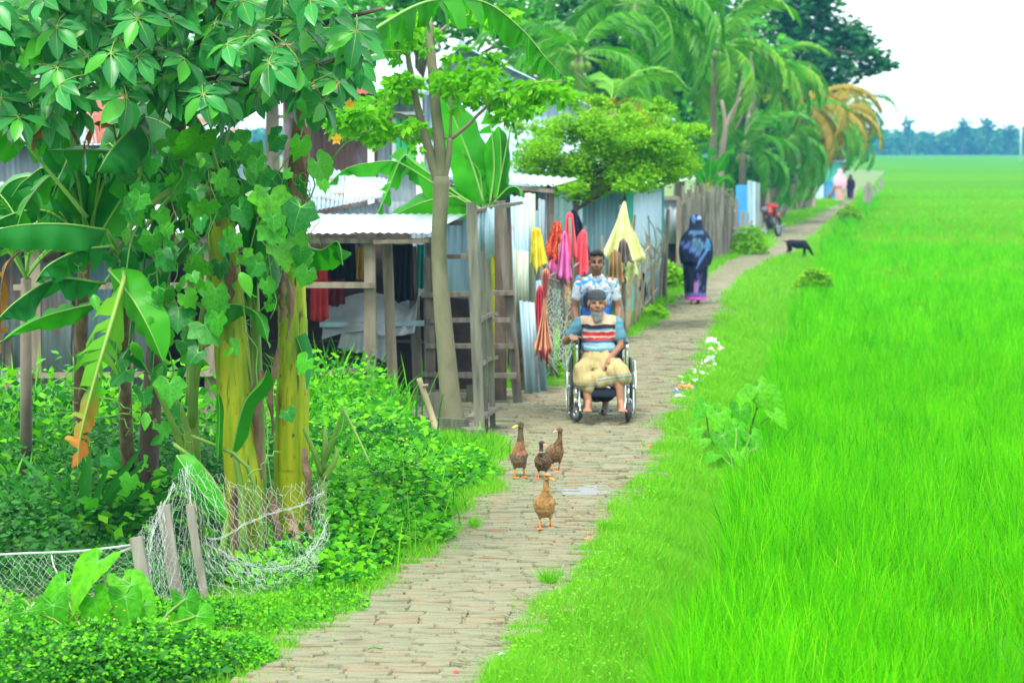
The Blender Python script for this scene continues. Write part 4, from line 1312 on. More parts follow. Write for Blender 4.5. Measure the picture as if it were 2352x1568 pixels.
# ------------------------------------------------------------------ weeds
def build_weeds():
    def M(n, px, py, rx, ry, h, **k):
        g = gnd(px, py); k.setdefault('shell', .8)
        return mound_pts(n, g.x, g.y, rx, ry, h, **k)
    # mass between the banana clump and the path
    P = np.concatenate([M(5200, 790, 1275, .40, .9, .42, seed=1), M(5200, 850, 1180, .60, 1.2, .42, seed=2), M(5200, 820, 1080, .75, 1.5, .52, seed=3), M(3400, 960, 1120, .5, 1.1, .26, seed=4), M(3000, 900, 1240, .42, .7, .26, seed=5), M(2500, 1060, 1100, .28, 1.0, .2, seed=6), M(4200, 760, 1010, .8, 1.6, .70, seed=7), M(2500, 700, 1340, .5, .6, .18, seed=8)])
    P[:, 2] *= RNG.uniform(.75, 1.22, len(P)); v, q, t = leaf_quads(P, .022 + .075 * RNG.random(len(P)) ** 2.2, .62, .7)
    tag(obj("weed_thicket", np_mesh("weed_thicket", v, None, t, "weed_leaf")), "knee-high leafy weeds between the banana clump and the path", "weeds", kind="stuff")
    P = np.concatenate([M(2600, 840, 1180, .62, 1.2, .36, seed=2), M(2600, 820, 1080, .75, 1.5, .46, seed=3), M(1500, 790, 1275, .40, .9, .34, seed=1), M(1500, 960, 1120, .5, 1.1, .22, seed=4), M(1500, 330, 1545, .50, .55, .19, seed=21, bumps=4), M(1300, 130, 1560, .5, .6, .22, seed=22, bumps=4), M(800, 420, 1440, .35, .5, .10, seed=24)])  # darker leaves set lower: the inner shade of the weeds is painted
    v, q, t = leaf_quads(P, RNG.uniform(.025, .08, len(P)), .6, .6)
    tag(obj("painted_shade_weeds", np_mesh("painted_shade_weeds", v, None, t, "weed_dark")), "dark leaves low among the weeds, shade between them put into their colour", "weeds", kind="stuff")
    # dark growth behind the net on the left
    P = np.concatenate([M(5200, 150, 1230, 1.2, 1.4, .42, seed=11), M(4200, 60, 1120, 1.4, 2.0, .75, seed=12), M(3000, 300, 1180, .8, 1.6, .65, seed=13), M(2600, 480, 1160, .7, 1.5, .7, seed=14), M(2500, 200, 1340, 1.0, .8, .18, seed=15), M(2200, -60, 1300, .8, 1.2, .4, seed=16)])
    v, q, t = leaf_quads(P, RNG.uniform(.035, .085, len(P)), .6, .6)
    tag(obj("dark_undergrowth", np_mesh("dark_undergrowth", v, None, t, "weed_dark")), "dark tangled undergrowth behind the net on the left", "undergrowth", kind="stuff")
    P = np.concatenate([M(1500, 120, 1100, 1.3, 2.0, .85, seed=17), M(900, 380, 1120, .8, 1.5, .8, seed=18), M(700, 300, 1240, .8, 1.0, .5, seed=19)])
    v, q, t = leaf_quads(P, RNG.uniform(.07, .13, len(P)), .6, .5)
    tag(obj("broad_weeds", np_mesh("broad_weeds", v, None, t, "weed_leaf")), "bright broad-leaved weeds standing over the undergrowth on the left", "weeds", kind="stuff")
    # clover in the bottom left corner
    P = np.concatenate([M(6000, 330, 1545, .50, .55, .22, seed=21, bumps=4), M(5000, 130, 1560, .5, .6, .26, seed=22, bumps=4), M(3500, 500, 1520, .32, .45, .12, seed=23, bumps=4), M(2600, 420, 1440, .35, .5, .12, seed=24, bumps=4), M(2500, -30, 1500, .4, .7, .3, seed=25, bumps=4), M(2500, 260, 1450, .5, .5, .14, seed=26), M(2600, 560, 1430, .5, .6, .07, seed=27), M(2000, 700, 1400, .4, .5, .06, seed=28)])
    v, q, t = leaf_quads(P, RNG.uniform(.014, .034, len(P)), .85, .8)
    tag(obj("clover_patch", np_mesh("clover_patch", v, None, t, "weed_leaf")), "low clover-like weeds in the bottom left corner", "weeds", kind="stuff")
    # leafy herbs among the verge grass
    parts = []
    for (n, y0, y1, s0, s1) in ((5200, 12.9, 18, .012, .03), (4200, 18, 27, .015, .035), (2600, 27, 45, .02, .05)):
        y = RNG.uniform(y0, y1, n); x = path_r(y) + .08 + (rice_x(y) - path_r(y)) * RNG.random(n)
        nz = patchy(x, y, 1.1, 5.0)
        k = nz > -.05
        x, y = x[k], y[k]
        P = np.stack([x, y, ground_z(x, y) + RNG.uniform(.0, .09, len(x)) * (1 + nz[k])], 1)
        parts.append(leaf_quads(P, RNG.uniform(s0, s1, len(P)), .5, .9))
    v, q, t = join_np(parts)
    tag(obj("verge_herbs", np_mesh("verge_herbs", v, None, t, "grass_blade")), "small leafy herbs scattered through the grass of the right bank", "herbs", kind="stuff")
    # tall grass-like weeds by the shed and at the left
    parts = []
    for (px, py, n, rx, ry, h0, h1, w) in ((800, 1010, 170, .75, 1.3, .35, .85, .03), (740, 960, 90, .5, 1.0, .5, .9, .03), (860, 1000, 60, .3, .8, .35, .7, .03), (60, 1080, 160, 1.0, 1.5, .5, 1.15, .035), (220, 1060, 60, .6, 1.2, .4, .9, .03), (30, 1200, 90, .6, 1.0, .3, .7, .03), (850, 1150, 130, .7, 1.2, .3, .62, .014), (800, 1260, 90, .5, .8, .25, .55, .012), (930, 1180, 110, .5, .9, .2, .45, .012), (1060, 1055, 700, .33, 1.0, .10, .26, .008), (1000, 1100, 260, .3, .8, .1, .28, .01), (1240, 1330, 0, .1, .1, .1, .1, .01)):
        g = gnd(px, py)
        x = g.x + RNG.normal(0, rx * .5, n); y = g.y + RNG.normal(0, ry * .5, n)
        base = np.stack([x, y, np.full(n, .0)], 1)
        parts.append(blades(base, RNG.uniform(h0, h1, n), w * RNG.uniform(.6, 1.2, n), RNG.uniform(0, 6.28, n), RNG.uniform(.0, .3, n), RNG.uniform(.1, .6, n), (0, .3, .55, .8)))
    v, q, t = join_np(parts)
    tag(obj("tall_weed_grass", np_mesh("tall_weed_grass", v, q, t, "weed_leaf")), "tall reed-like grass blades among the weeds before the shed", "grass", kind="stuff")
    # tiny yellow flowers in the weeds
    m, nt, bs = new_mat("tiny_flower"); bs.inputs['Base Color'].default_value = (.8, .42, .02, 1)
    P = np.concatenate([M(36, 800, 1250, .5, .8, .46, shell=.05), M(30, 300, 1540, .5, .5, .26, shell=.05), M(24, 900, 1160, .5, .9, .45, shell=.05)])
    P[:, 1] -= .05
    v, q, t = leaf_quads(P, RNG.uniform(.012, .02, len(P)), .9, .5)
    tag(obj("weed_flowers", np_mesh("weed_flowers", v, None, t, m)), "tiny yellow flowers dotted over the weeds", "flowers", kind="stuff")
build_weeds()

def grass_tuft(px, py, h, n, label):
    g = gnd(px, py)
    base = np.stack([g.x + RNG.normal(0, .03, n), g.y + RNG.normal(0, .04, n), np.full(n, .005)], 1)
    v, q, t = blades(base, RNG.uniform(h * .5, h, n), .006 * RNG.uniform(.7, 1.3, n), RNG.uniform(0, 6.28, n), RNG.uniform(.1, .5, n), RNG.uniform(.1, .5, n), (0, .35, .7))
    tag(obj("grass_tuft", np_mesh("grass_tuft", v, q, t, "grass_blade")), label, "grass")
grass_tuft(1262, 1345, .17, 150, "lone tuft of grass growing from the bricks at the right edge of the path")
grass_tuft(1390, 1225, .16, 120, "bushy green tuft at the path's right edge beside the front duck")
grass_tuft(1090, 1215, .14, 90, "small tuft hanging over the path's left edge below the weeds")

# strap-leaved plant behind the net
def build_strap():
    g = gnd(190, 1260)
    r = empty("strap_leaf_plant", g, "dark strap-leaved plant fanned out behind the net rope", "plant")
    rnd = random.Random(5)
    for k in range(22):
        a = -1.2 + 2.4 * k / 21 + rnd.gauss(0, .08)
        L = rnd.uniform(.55, .85); dep = rnd.uniform(-.25, .25)
        b = MB(); vs = []
        for i in range(7):
            s = i / 6
            p = g + Vector((rnd.uniform(-.01, .01) + math.sin(a) * L * s + .12 * math.sin(a) * s * s, dep * s, .02 + math.cos(a * (.7 + .45 * s)) * L * s))
            w = .045 * (1 if s < .75 else (1 - s) * 4 + .1)
            sd = Vector((math.cos(a), .5, -math.sin(a))).normalized()
            vs += [p - sd * w / 2, p + Vector((0, .006, 0)), p + sd * w / 2]
        b.add(vs, [(i * 3 + q, i * 3 + q + 1, i * 3 + q + 4, i * 3 + q + 3) for i in range(6) for q in range(2)])
        b.build("leaf", "strap_leaf", r, True)
build_strap()

# ------------------------------------------------------------------ taro
def taro(base, label, leaves, stem_r=.007):
    """leaves: (px, py, Z, size_m, tip dx, tip dz)"""
    r = empty("taro_plant", base, label, "taro", "taro plants")
    for (x, y, Z, s, tx, tz) in leaves:
        p = at(x, y, Z)
        tip = Vector((tx + random.gauss(0, .12), -.55, tz)); nr = Vector((random.gauss(0, .35), -.75, .75))
        inst("leaf", random.choice(taro_meshes), leaf_matrix(p, tip, nr, s * (.78 if Z > 20 else .9)), r)
        b = MB(); mid = base.lerp(p, .55) + Vector((random.gauss(0, .03), .05, .04))
        b.tube(catmull([base + Vector((random.gauss(0, .03), random.gauss(0, .03), 0)), mid, p], 8), [stem_r * (1.2 - .06 * k) for k in range(8)], 5)
        b.build("stalk", "petiole_green", r, True)
    return r
k = .78
taro(gnd(90, 1590), "large taro in the bottom left corner with a leaf cut by the frame", [(67, 1490, 13.9, .26, .1, -.7), (22, 1515, 13.8, .24, -.4, -.6), (122, 1535, 13.8, .18, .4, -.6), (137, 1490, 14.0, .18, .3, -.7), (-20, 1450, 14.0, .2, -.4, -.6), (40, 1545, 13.6, .2, 0, -.8)])
taro(gnd(200, 1500), "tall taro with the largest leaf, standing before the net's left panel", [(225, 1290, 14.9, .34, -.6, -.45), (122, 1390, 14.8, .25, .05, -.9), (215, 1375, 14.8, .23, .3, -.85), (62, 1405, 14.7, .24, -.3, -.8), (150, 1340, 15.0, .24, -.5, -.5), (288, 1370, 14.9, .24, .4, -.7)])
taro(gnd(350, 1480), "taro with one long leaf slanting across the leftmost stake", [(300, 1345, 15.1, .26, .8, -.5), (280, 1330, 15.2, .2, .2, -.6), (330, 1390, 15.0, .17, .5, -.7)])
taro(gnd(300, 1520), "taro leaning right with two arrow leaves over the short grass", [(425, 1375, 14.9, .22, .3, -.75), (450, 1415, 14.8, .24, .35, -.9), (412, 1425, 14.9, .14, -.1, -.9)])
tz = -.16
def tb(px, py): return gnd(px, py, tz)
for q, lab, lv in ((tb(1640, 1030), "taro nearest the path in the clump beside the rice", [(1622, 930, 25.9, .3, -.4, -.5), (1600, 985, 25.6, .26, -.6, -.5), (1650, 950, 25.8, .34, .1, -.6), (1612, 1010, 25.3, .24, -.5, -.5), (1660, 1000, 25.3, .3, .2, -.7), (1680, 975, 25.6, .28, .3, -.6)]),
                   (tb(1720, 1025), "taro with upright leaves at the rear of the clump beside the rice", [(1740, 890, 26.2, .34, .35, -.8), (1760, 910, 26.2, .38, .5, -.6), (1715, 905, 26.2, .3, -.3, -.6), (1700, 940, 25.9, .34, 0, -.9), (1780, 950, 26.0, .28, .5, -.6)]),
                   (tb(1690, 1075), "taro with broad low leaves at the front of the clump beside the rice", [(1690, 985, 25.0, .32, .1, -.9), (1725, 1000, 25.0, .3, .4, -.7), (1665, 1030, 24.7, .26, -.2, -.7), (1700, 1040, 24.6, .24, .2, -.6), (1735, 1030, 24.8, .24, .5, -.5), (1640, 1045, 24.6, .2, -.5, -.4)])):
    taro(q, lab, lv)
for q, lab, lv in ((gnd(890, 1085), "taro with a big raised leaf beside the shed's timber post", [(885, 925, 24.4, .24, .3, -.8), (898, 955, 24.2, .26, .2, -.8), (880, 1005, 23.8, .26, -.5, -.5), (915, 975, 24, .24, .4, -.7)]),
                   (gnd(960, 1100), "bright taro with long drooping leaves in front of the shed doorway beam", [(925, 1000, 23.8, .34, .45, -.75), (955, 990, 23.8, .34, .35, -.8), (985, 1010, 23.7, .3, .5, -.75), (940, 980, 24, .3, .1, -.5), (1000, 1060, 23.3, .2, .2, -.8), (970, 1045, 23.4, .2, .5, -.6), (905, 1040, 23.4, .22, -.4, -.5)])):
    taro(q, lab, lv)
# ------------------------------------------------------------------ timber and tin
plain("old_wood", [(.08, .068, .052), (.14, .122, .095), (.19, .17, .135)], .9, 4, .5, .008, (5, 5, .5))
plain("pale_wood", [(.13, .11, .08), (.20, .172, .125), (.25, .22, .165)], .85, 4, .4, .008, (3, 3, .5))
plain("moss_wood", [(.06, .065, .045), (.115, .12, .085), (.16, .16, .12)], .9, 4, .5, .008, (5, 5, .5))
plain("stick_wood", [(.24, .20, .12), (.34, .28, .17), (.20, .18, .10)], .9, 4, .4, .006)
plain("mud_and_shade_dark", [(.025, .02, .016), (.05, .04, .032), (.07, .055, .042)], .95, 3, .6, .03)  # dark mud of the shed; also painted shade inside the window
plain("tarp_grey", [(.22, .26, .28), (.34, .38, .40), (.42, .46, .48)], .6, 2.5, .4, .03)
plain("reed", [(.13, .12, .095), (.21, .195, .16), (.29, .275, .23)], .9, 6, .5, .01, (8, 8, .4))
plain("green_paint", [(.02, .45, .18), (.03, .55, .24)], .6, 5)
plain("white_paint", [(.62, .66, .68), (.74, .77, .78)], .6, 5)
plain("teal_paint", [(.06, .42, .38), (.10, .52, .46)], .7, 2)
plain("blue_paint", [(.03, .22, .55), (.05, .30, .65)], .6, 2)
tin("tin_grey", (.22, .28, .31), rust_lo=.56, rust_hi=.68); tin("tin_pale", (.28, .42, .48), rust_lo=.57, rust_hi=.64); tin("tin_new", (.44, .51, .55), rust_lo=.72, rust_hi=.8, rough=.35, metal=.25)
tin("tin_blue", (.15, .27, .32), rust_lo=.7, rust_hi=.82); tin("tin_rust", (.26, .075, .04), (.40, .40, .40), .66, .8, .8, 0); tin("tin_gable", (.42, .58, .70), rust_lo=.62, rust_hi=.74)
tin("wall_rust", (.10, .06, .05), (.22, .24, .27), .5, .7, .8, 0); tin("tin_green", (.36, .44, .33), (.40, .26, .12), .62, .72)

def sheet(parent, a, b, c, d, mat, wave=.085, amp=.011, name="tin_sheet", off=0.0, rag=.0):
    """corrugated sheet with corners a (bottom left) b (bottom right) c (top right) d (top left); ridges run a-d"""
    a, b, c, d = (Vector(q) for q in (a, b, c, d))
    nrm = (b - a).cross(d - a).normalized()
    n = max(2, int((b - a).length / wave * 4)) + 1
    vs = []
    for i in range(n):
        u = i / (n - 1)
        z = amp * math.sin(i * math.pi / 2) + off
        r0 = random.uniform(-rag, rag); r1 = random.uniform(-rag, rag)
        p, q = a.lerp(b, u), d.lerp(c, u)
        vs += [p + nrm * z + (q - p).normalized() * r0, q + nrm * z + (q - p).normalized() * r1]
    mb = MB(); mb.add(vs, [(2 * i, 2 * i + 2, 2 * i + 3, 2 * i + 1) for i in range(n - 1)])
    return mb.build(name, mat, parent, True, thick=.0015)

def tin_wall(parent, a, b, c, d, mats, w=.8, rag=.02, **k):
    a, b, c, d = (Vector(q) for q in (a, b, c, d))
    n = max(1, round((b - a).length / w))
    for i in range(n):
        u0, u1 = max(0, i / n - .012), min(1, (i + 1) / n + .012)
        sheet(parent, a.lerp(b, u0), a.lerp(b, u1), d.lerp(c, u1), d.lerp(c, u0), mats if isinstance(mats, str) else random.choice(mats), off=.004 * (i % 2), rag=rag * .3, **k)

def bar(parent, p0, p1, w, d, mat="old_wood", name="rail", bow=0.0, jit=.003, seg=4):
    b = MB(); b.beam(p0, p1, w, d, (0, 1, 0), seg, bow, jit)
    return b.build(name, mat, parent)

def cloth(name, pts_top, pts_bot, mat, label=None, cat="cloth", folds=5, depth=.05, parent=None, pinch=.0, group=None, nu=22, nv=16, thick=.003, ragged=.02):
    """hanging cloth: top edge and bottom edge are picture points; folds deepen downward"""
    A = catmull(pts_top, nu); B = catmull(pts_bot, nu)
    b = MB(); vs = []
    ph = U(0, 6)
    for j in range(nv):
        k = j / (nv - 1)
        for i in range(nu):
            u = i / (nu - 1)
            p = A[i].lerp(B[i], k)
            p = p + Vector((pinch * math.sin(k * 3.14) * (.5 - u), depth * (.25 + .75 * k) * math.sin(u * folds * 6.28 + ph + k * 1.2) + depth * .4 * noise.noise(p * 6), (ragged * noise.noise(Vector((u * 6, k, ph))) if j == nv - 1 else 0)))
            vs.append(p)
    b.add(vs, [(j * nu + i, j * nu + i + 1, (j + 1) * nu + i + 1, (j + 1) * nu + i) for j in range(nv - 1) for i in range(nu - 1)])
    o = b.build(name, mat, parent, True, thick=thick)
    if label: tag(o, label, cat, group)
    return o

# ------------------------------------------------------------------ cattle shed
def build_shed():
    r = empty("cattle_shed", (-2.6, 29, 0), "open timber cattle shed with a flat pale tin roof behind the weeds", "shed")
    X0, X1 = -5.6, -.83
    for i in range(6):
        u0, u1 = i / 6, (i + 1) / 6 + .008
        f0, f1 = lerp(X0, X1, u0), lerp(X0, X1, min(u1, 1)); g0, g1 = lerp(X0 + .1, -.50, u0), lerp(X0 + .1, -.50, min(u1, 1))
        sheet(r, (f0, 27.75, 1.875), (f1, 27.75, 1.865), (g1, 30.7, 1.99), (g0, 30.7, 1.99), "tin_new", amp=.007, name="roof_sheet", off=.003 * (i % 2))
    bar(r, (X0, 27.86, 1.80), (X1, 27.86, 1.79), .05, .11, "moss_wood", "eave_beam")
    bar(r, (X0, 30.5, 1.90), (-.55, 30.5, 1.90), .05, .10, "old_wood", "eave_beam")
    bar(r, at(858, 556, 27.8), at(985, 552, 27.8), .04, .08, "pale_wood", "brace_board")
    bar(r, at(1000, 590, 29.6), at(1082, 588, 29.6), .05, .09, "old_wood", "brace_board")
    for x in (-1.46, -3.1, -4.9):
        bar(r, (x, 27.95, 0), (x + .0, 27.95, 1.77), .12, .09, "pale_wood", "post")
    bar(r, gnd(905, 945), at(888, 556, 28.3), .105, .085, "pale_wood", "post")
    bar(r, gnd(962, 915), at(945, 566, 29.8), .11, .09, "old_wood", "post")
    bar(r, gnd(985, 905), at(985, 545, 30.3), .10, .09, "old_wood", "post")
    for x in (-3.2, -5.0):
        bar(r, (x, 30.5, 0), (x, 30.5, 1.85), .11, .09, "old_wood", "post")
    zr = lambda y, Y: at(0, y, Y).z
    bar(r, (-5.1, 27.86, zr(660, 27.86)), at(862, 655, 27.86), .055, .10, "pale_wood", "rail", .01)
    bar(r, (-2.3, 27.86, zr(862, 27.86)), at(848, 848, 27.86), .05, .09, "old_wood", "rail")
    bar(r, (-5.1, 27.86, zr(862, 27.86)), (-3.0, 27.86, zr(858, 27.86)), .05, .10, "pale_wood", "rail")
    bar(r, (-5.0, 27.86, zr(985, 27.86)), (-3.0, 27.86, zr(972, 27.86)), .05, .17, "old_wood", "rail")
    bar(r, (-4.95, 27.8, 0), (-4.95, 27.8, .5), .06, .06, "pale_wood", "rail_post")
    b = MB(); b.grid(lambda u, v: Vector((lerp(-5.5, -1.15, u), 31.0 + .04 * math.sin(u * 30), v * 1.92)), 30, 6); b.build("back_wall", "mud_and_shade_dark", r, True, thick=.06)
    b = MB(); b.grid(lambda u, v: Vector((-5.5, lerp(28, 31, u), v * 1.9)), 8, 4); b.build("end_wall", "mud_and_shade_dark", r, True, thick=.06)
    # feeding trough and clay manger
    b = MB(); b.box((-1.9, 30.2, .30), (1.9, .5, .60), None, .03); b.build("clay_manger", "mud_and_shade_dark", r)
    b = MB(); b.beam(at(735, 745, 29.4), at(1000, 742, 29.4), .05, .12, (0, 1, 0), 4); b.build("manger_board", "tin_pale", r)
    b = MB(); b.box(at(1025, 790, 30.6) , (.55, .3, 1.05), None, .04); b.build("clay_block", "mud_and_shade_dark", r)
    plain("cloth_red_dark", (.42, .03, .03), .9); plain("cloth_ochre", (.35, .20, .03), .9); plain("cloth_black", (.012, .012, .016), .9); plain("cloth_teal", (.02, .18, .18), .9); plain("cloth_blue", (.03, .10, .5), .9); plain("cloth_maroon", (.12, .015, .02), .9)
    c = lambda x0, x1, y0, y1, Z, m, lab, f=3, d=.03: cloth("hung_cloth", [at(x0, y0, Z), at((x0 + x1) / 2, y0 + 2, Z), at(x1, y0, Z)], [at(x0 - 2, y1, Z), at((x0 + x1) / 2, y1 + 4, Z), at(x1 + 3, y1 - 3, Z)], m, lab, "cloth", f, d, group="clothes hung in the shed")
    c(715, 752, 600, 735, 28.6, "cloth_red_dark", "bright red cloth hanging over the shed rail by the banana stem")
    c(750, 790, 640, 700, 29.0, "cloth_maroon", "maroon cloth hung in the shed just right of the red one")
    c(820, 850, 560, 640, 29.0, "cloth_ochre", "ochre cloth hanging in the shed beside the corner post")
    c(760, 815, 545, 650, 29.5, "cloth_black", "black cloth hanging in the shed between the red and ochre ones", 4)
    c(815, 838, 545, 560, 28.6, "cloth_blue", "small bright blue cloth tucked under the shed eave", 2, .01)
    c(900, 948, 560, 690, 29.6, "cloth_black", "dark garment hanging in the shed behind the leaning post", 4)
    c(958, 976, 560, 660, 29.4, "cloth_teal", "dark teal cloth hanging beside the shed's inner post", 2)
    cloth("tarpaulin", [at(745, 700, 29.9), at(840, 672, 29.9), at(945, 690, 29.9), at(962, 668, 29.7)], [at(740, 778, 29.3), at(830, 760, 29.2), at(900, 772, 29.2), at(952, 765, 29.3)], "tarp_grey", "grey tarpaulin thrown over the manger in the shed", "tarpaulin", 4, .05, nu=30)
    cloth("sacking", [at(785, 765, 29.3), at(840, 758, 29.3), at(895, 765, 29.3)], [at(775, 800, 29.3), at(842, 815, 29.25), at(885, 832, 29.3)], "tarp_grey", "pale torn sacking hanging below the manger board", "sack", 5, .04)
build_shed()

# threshold beam, plank, stick
b = MB(); b.beam(gnd(855, 990) + Vector((0, 0, .085)), gnd(1072, 1012) + Vector((0, 0, .10)), .07, .2, (0, 0, 1), 6, .0, .006)
tag(b.build("threshold_beam", "moss_wood"), "heavy weathered beam lying before the shed yard", "beam")
b = MB(); b.beam(gnd(1005, 972), gnd(1000, 972) + Vector((-.02, 0, .31)), .11, .04, (0, 1, 0), 3, 0, .006)
tag(b.build("plank_stub", "moss_wood"), "short grey plank standing upright against the forked tree trunk", "plank")
b = MB(); b.tube(catmull([gnd(1013, 1022), at(992, 955, 25.2), at(975, 905, 25.2), at(962, 868, 25.2)], 10), [.034, .033, .034, .03, .031, .029, .03, .028, .026, .024], 8); b.tube([at(968, 888, 25.2), at(982, 884, 25.15)], [.018, .014], 6)
tag(b.build("cut_stick", "stick_wood", None, True), "bare brown stick with a stub planted in the weeds before the shed", "stick")

# ladder-like slatted frame
def build_frame():
    r = empty("slatted_frame", gnd(1080, 925), "ladder-like timber frame with four rails beside the forked tree", "fence")
    Y = 28.9
    bar(r, gnd(988, 932), at(985, 590, Y), .11, .07, "old_wood", "post"); bar(r, gnd(1190, 930), at(1150, 462, Y), .10, .08, "old_wood", "post")
    for y, x0, x1, dy in ((672, 968, 1182, 6), (735, 980, 1172, 2), (794, 978, 1180, 0), (862, 968, 1186, -3)):
        bar(r, at(x0, y + dy, Y - .08), at(x1, y, Y - .08), .05, .085 if y != 735 else .06, "old_wood", "rail", random.uniform(-.01, .01), .004)
    bar(r, gnd(1150, 925), at(1150, 475, 29.4), .13, .09, "bark_dark", "inner_post")
    for x in (1085, 1120, 1150):
        bar(r, gnd(x, 925), gnd(x, 925) + Vector((0, 0, .19)), .13, .04, "moss_wood", "foot_board")
    r = empty("open_gate", gnd(1100, 1008), "open weathered gate seen nearly edge-on beside the path, tin strips at its top", "gate")
    bar(r, gnd(1103, 1012), at(1083, 465, 25.6), .095, .085, "moss_wood", "stile", .0, .006, 8)
    bar(r, gnd(1116, 1000), at(1108, 560, 26.0), .05, .05, "moss_wood", "slat", 0, .004, 6)
    bar(r, gnd(1132, 988), at(1120, 590, 26.4), .055, .06, "moss_wood", "stile", 0, .004, 6)
    for y0, y1, h in ((740, 722, .085), (842, 822, .085), (960, 938, .19)):
        bar(r, at(1094, y0, 25.62), at(1134, y1, 26.45), .035, h, "old_wood", "board", .02, .004, 5)
    bar(r, at(1096, 482, 25.7), at(1192, 466, 28.6), .03, .09, "old_wood", "top_board", 0, .004)
    for i, (x0, x1, y1, m) in enumerate(((1096, 1103, 585, "tin_pale"), (1104, 1112, 575, "tin_blue"), (1112, 1124, 600, "tin_pale"), (1124, 1135, 590, "tin_pale"))):
        Yq = 25.75 + .12 * i
        sheet(r, at(x0, y1, Yq), at(x1, y1 - 4, Yq + .05), at(x1, 478, Yq + .05), at(x0, 480, Yq), m, .05, .004, "tin_strip", rag=.01)
    r2 = empty("timber_block", gnd(1085, 1020), "squared mossy timber block at the gate's foot", "block")
    b = MB(); b.box(gnd(1085, 1020) + Vector((0, .1, .06)), (.18, .3, .16), rotz(.2), .008); b.build("block", "moss_wood", r2)
build_frame()

def build_tin_fences():
    r = empty("tin_fence", gnd(1210, 908), "tall fence of patched pale blue tin strips beside the path", "fence")
    for x0, x1, y0, y1, Y, m in ((1172, 1200, 448, 908, 30.6, "tin_pale"), (1182, 1216, 452, 740, 30.3, "tin_pale"), (1180, 1214, 572, 745, 30.2, "tin_green"), (1192, 1228, 690, 912, 30.15, "tin_pale"), (1205, 1230, 442, 700, 30.5, "tin_green"), (1212, 1243, 640, 905, 30.55, "tin_pale"), (1224, 1238, 480, 660, 30.9, "tin_blue"), (1236, 1252, 455, 640, 31.5, "tin_grey")):
        sheet(r, at(x0 + 14 * (y1 > 800), y1, Y), at(x1 + 14 * (y1 > 800), y1 - 4, Y), at(x1, y0 + 5, Y), at(x0, y0, Y), m, .07, .006, "tin_strip", rag=.012)
    bar(r, gnd(1215, 905), at(1195, 445, 31.0), .07, .07, "old_wood", "post")
    r = empty("tin_panel_wall", (-4.8, 28.6, 0), "grey tin panels standing behind the shed rails at the left edge", "wall")
    for x0, x1, y0, y1, Y, m in ((-60, 50, 560, 900, 28.5, "tin_grey"), (40, 100, 560, 860, 28.6, "tin_blue"), (90, 165, 600, 915, 28.5, "tin_grey"), (-40, 60, 850, 960, 28.45, "tin_grey"), (160, 260, 590, 900, 28.7, "tin_blue"), (250, 380, 580, 900, 28.9, "tin_grey")):
        sheet(r, at(x0, y1, Y), at(x1, y1 - 8, Y), at(x1, y0, Y), at(x0, y0, Y), m, .09, .008, "tin_sheet", rag=.015)
    for x in (20, 175, 300):
        bar(r, gnd(x, 945), at(x, 560, 28.9), .07, .07, "old_wood", "post")
build_tin_fences()

# ------------------------------------------------------------------ houses of the village
def window_bars(parent, x0, x1, y0, y1, Y, nb=4):
    f = MB(); 
    for p, q in (((x0, y0), (x1, y0)), ((x0, y1), (x1, y1)), ((x0, y0), (x0, y1)), ((x1, y0), (x1, y1))):
        f.beam(at(*p, Y), at(*q, Y), .06, .06, (0, 1, 0))
    w = f.build("window", "white_paint", parent)
    b = MB(); b.add([at(x0, y1, Y + .08), at(x1, y1, Y + .08), at(x1, y0, Y + .08), at(x0, y0, Y + .08)], [(0, 1, 2, 3)]); b.build("opening_shade_sheet", "mud_and_shade_dark", w)  # dark sheet behind the bars, painted as the shade of the room
    for i in range(nb):
        x = lerp(x0, x1, (i + .5) / nb)
        b = MB(); b.beam(at(x, y1, Y - .01), at(x, y0, Y - .01), .09, .03, (0, 1, 0)); b.build("shutter_slat", "green_paint", w)

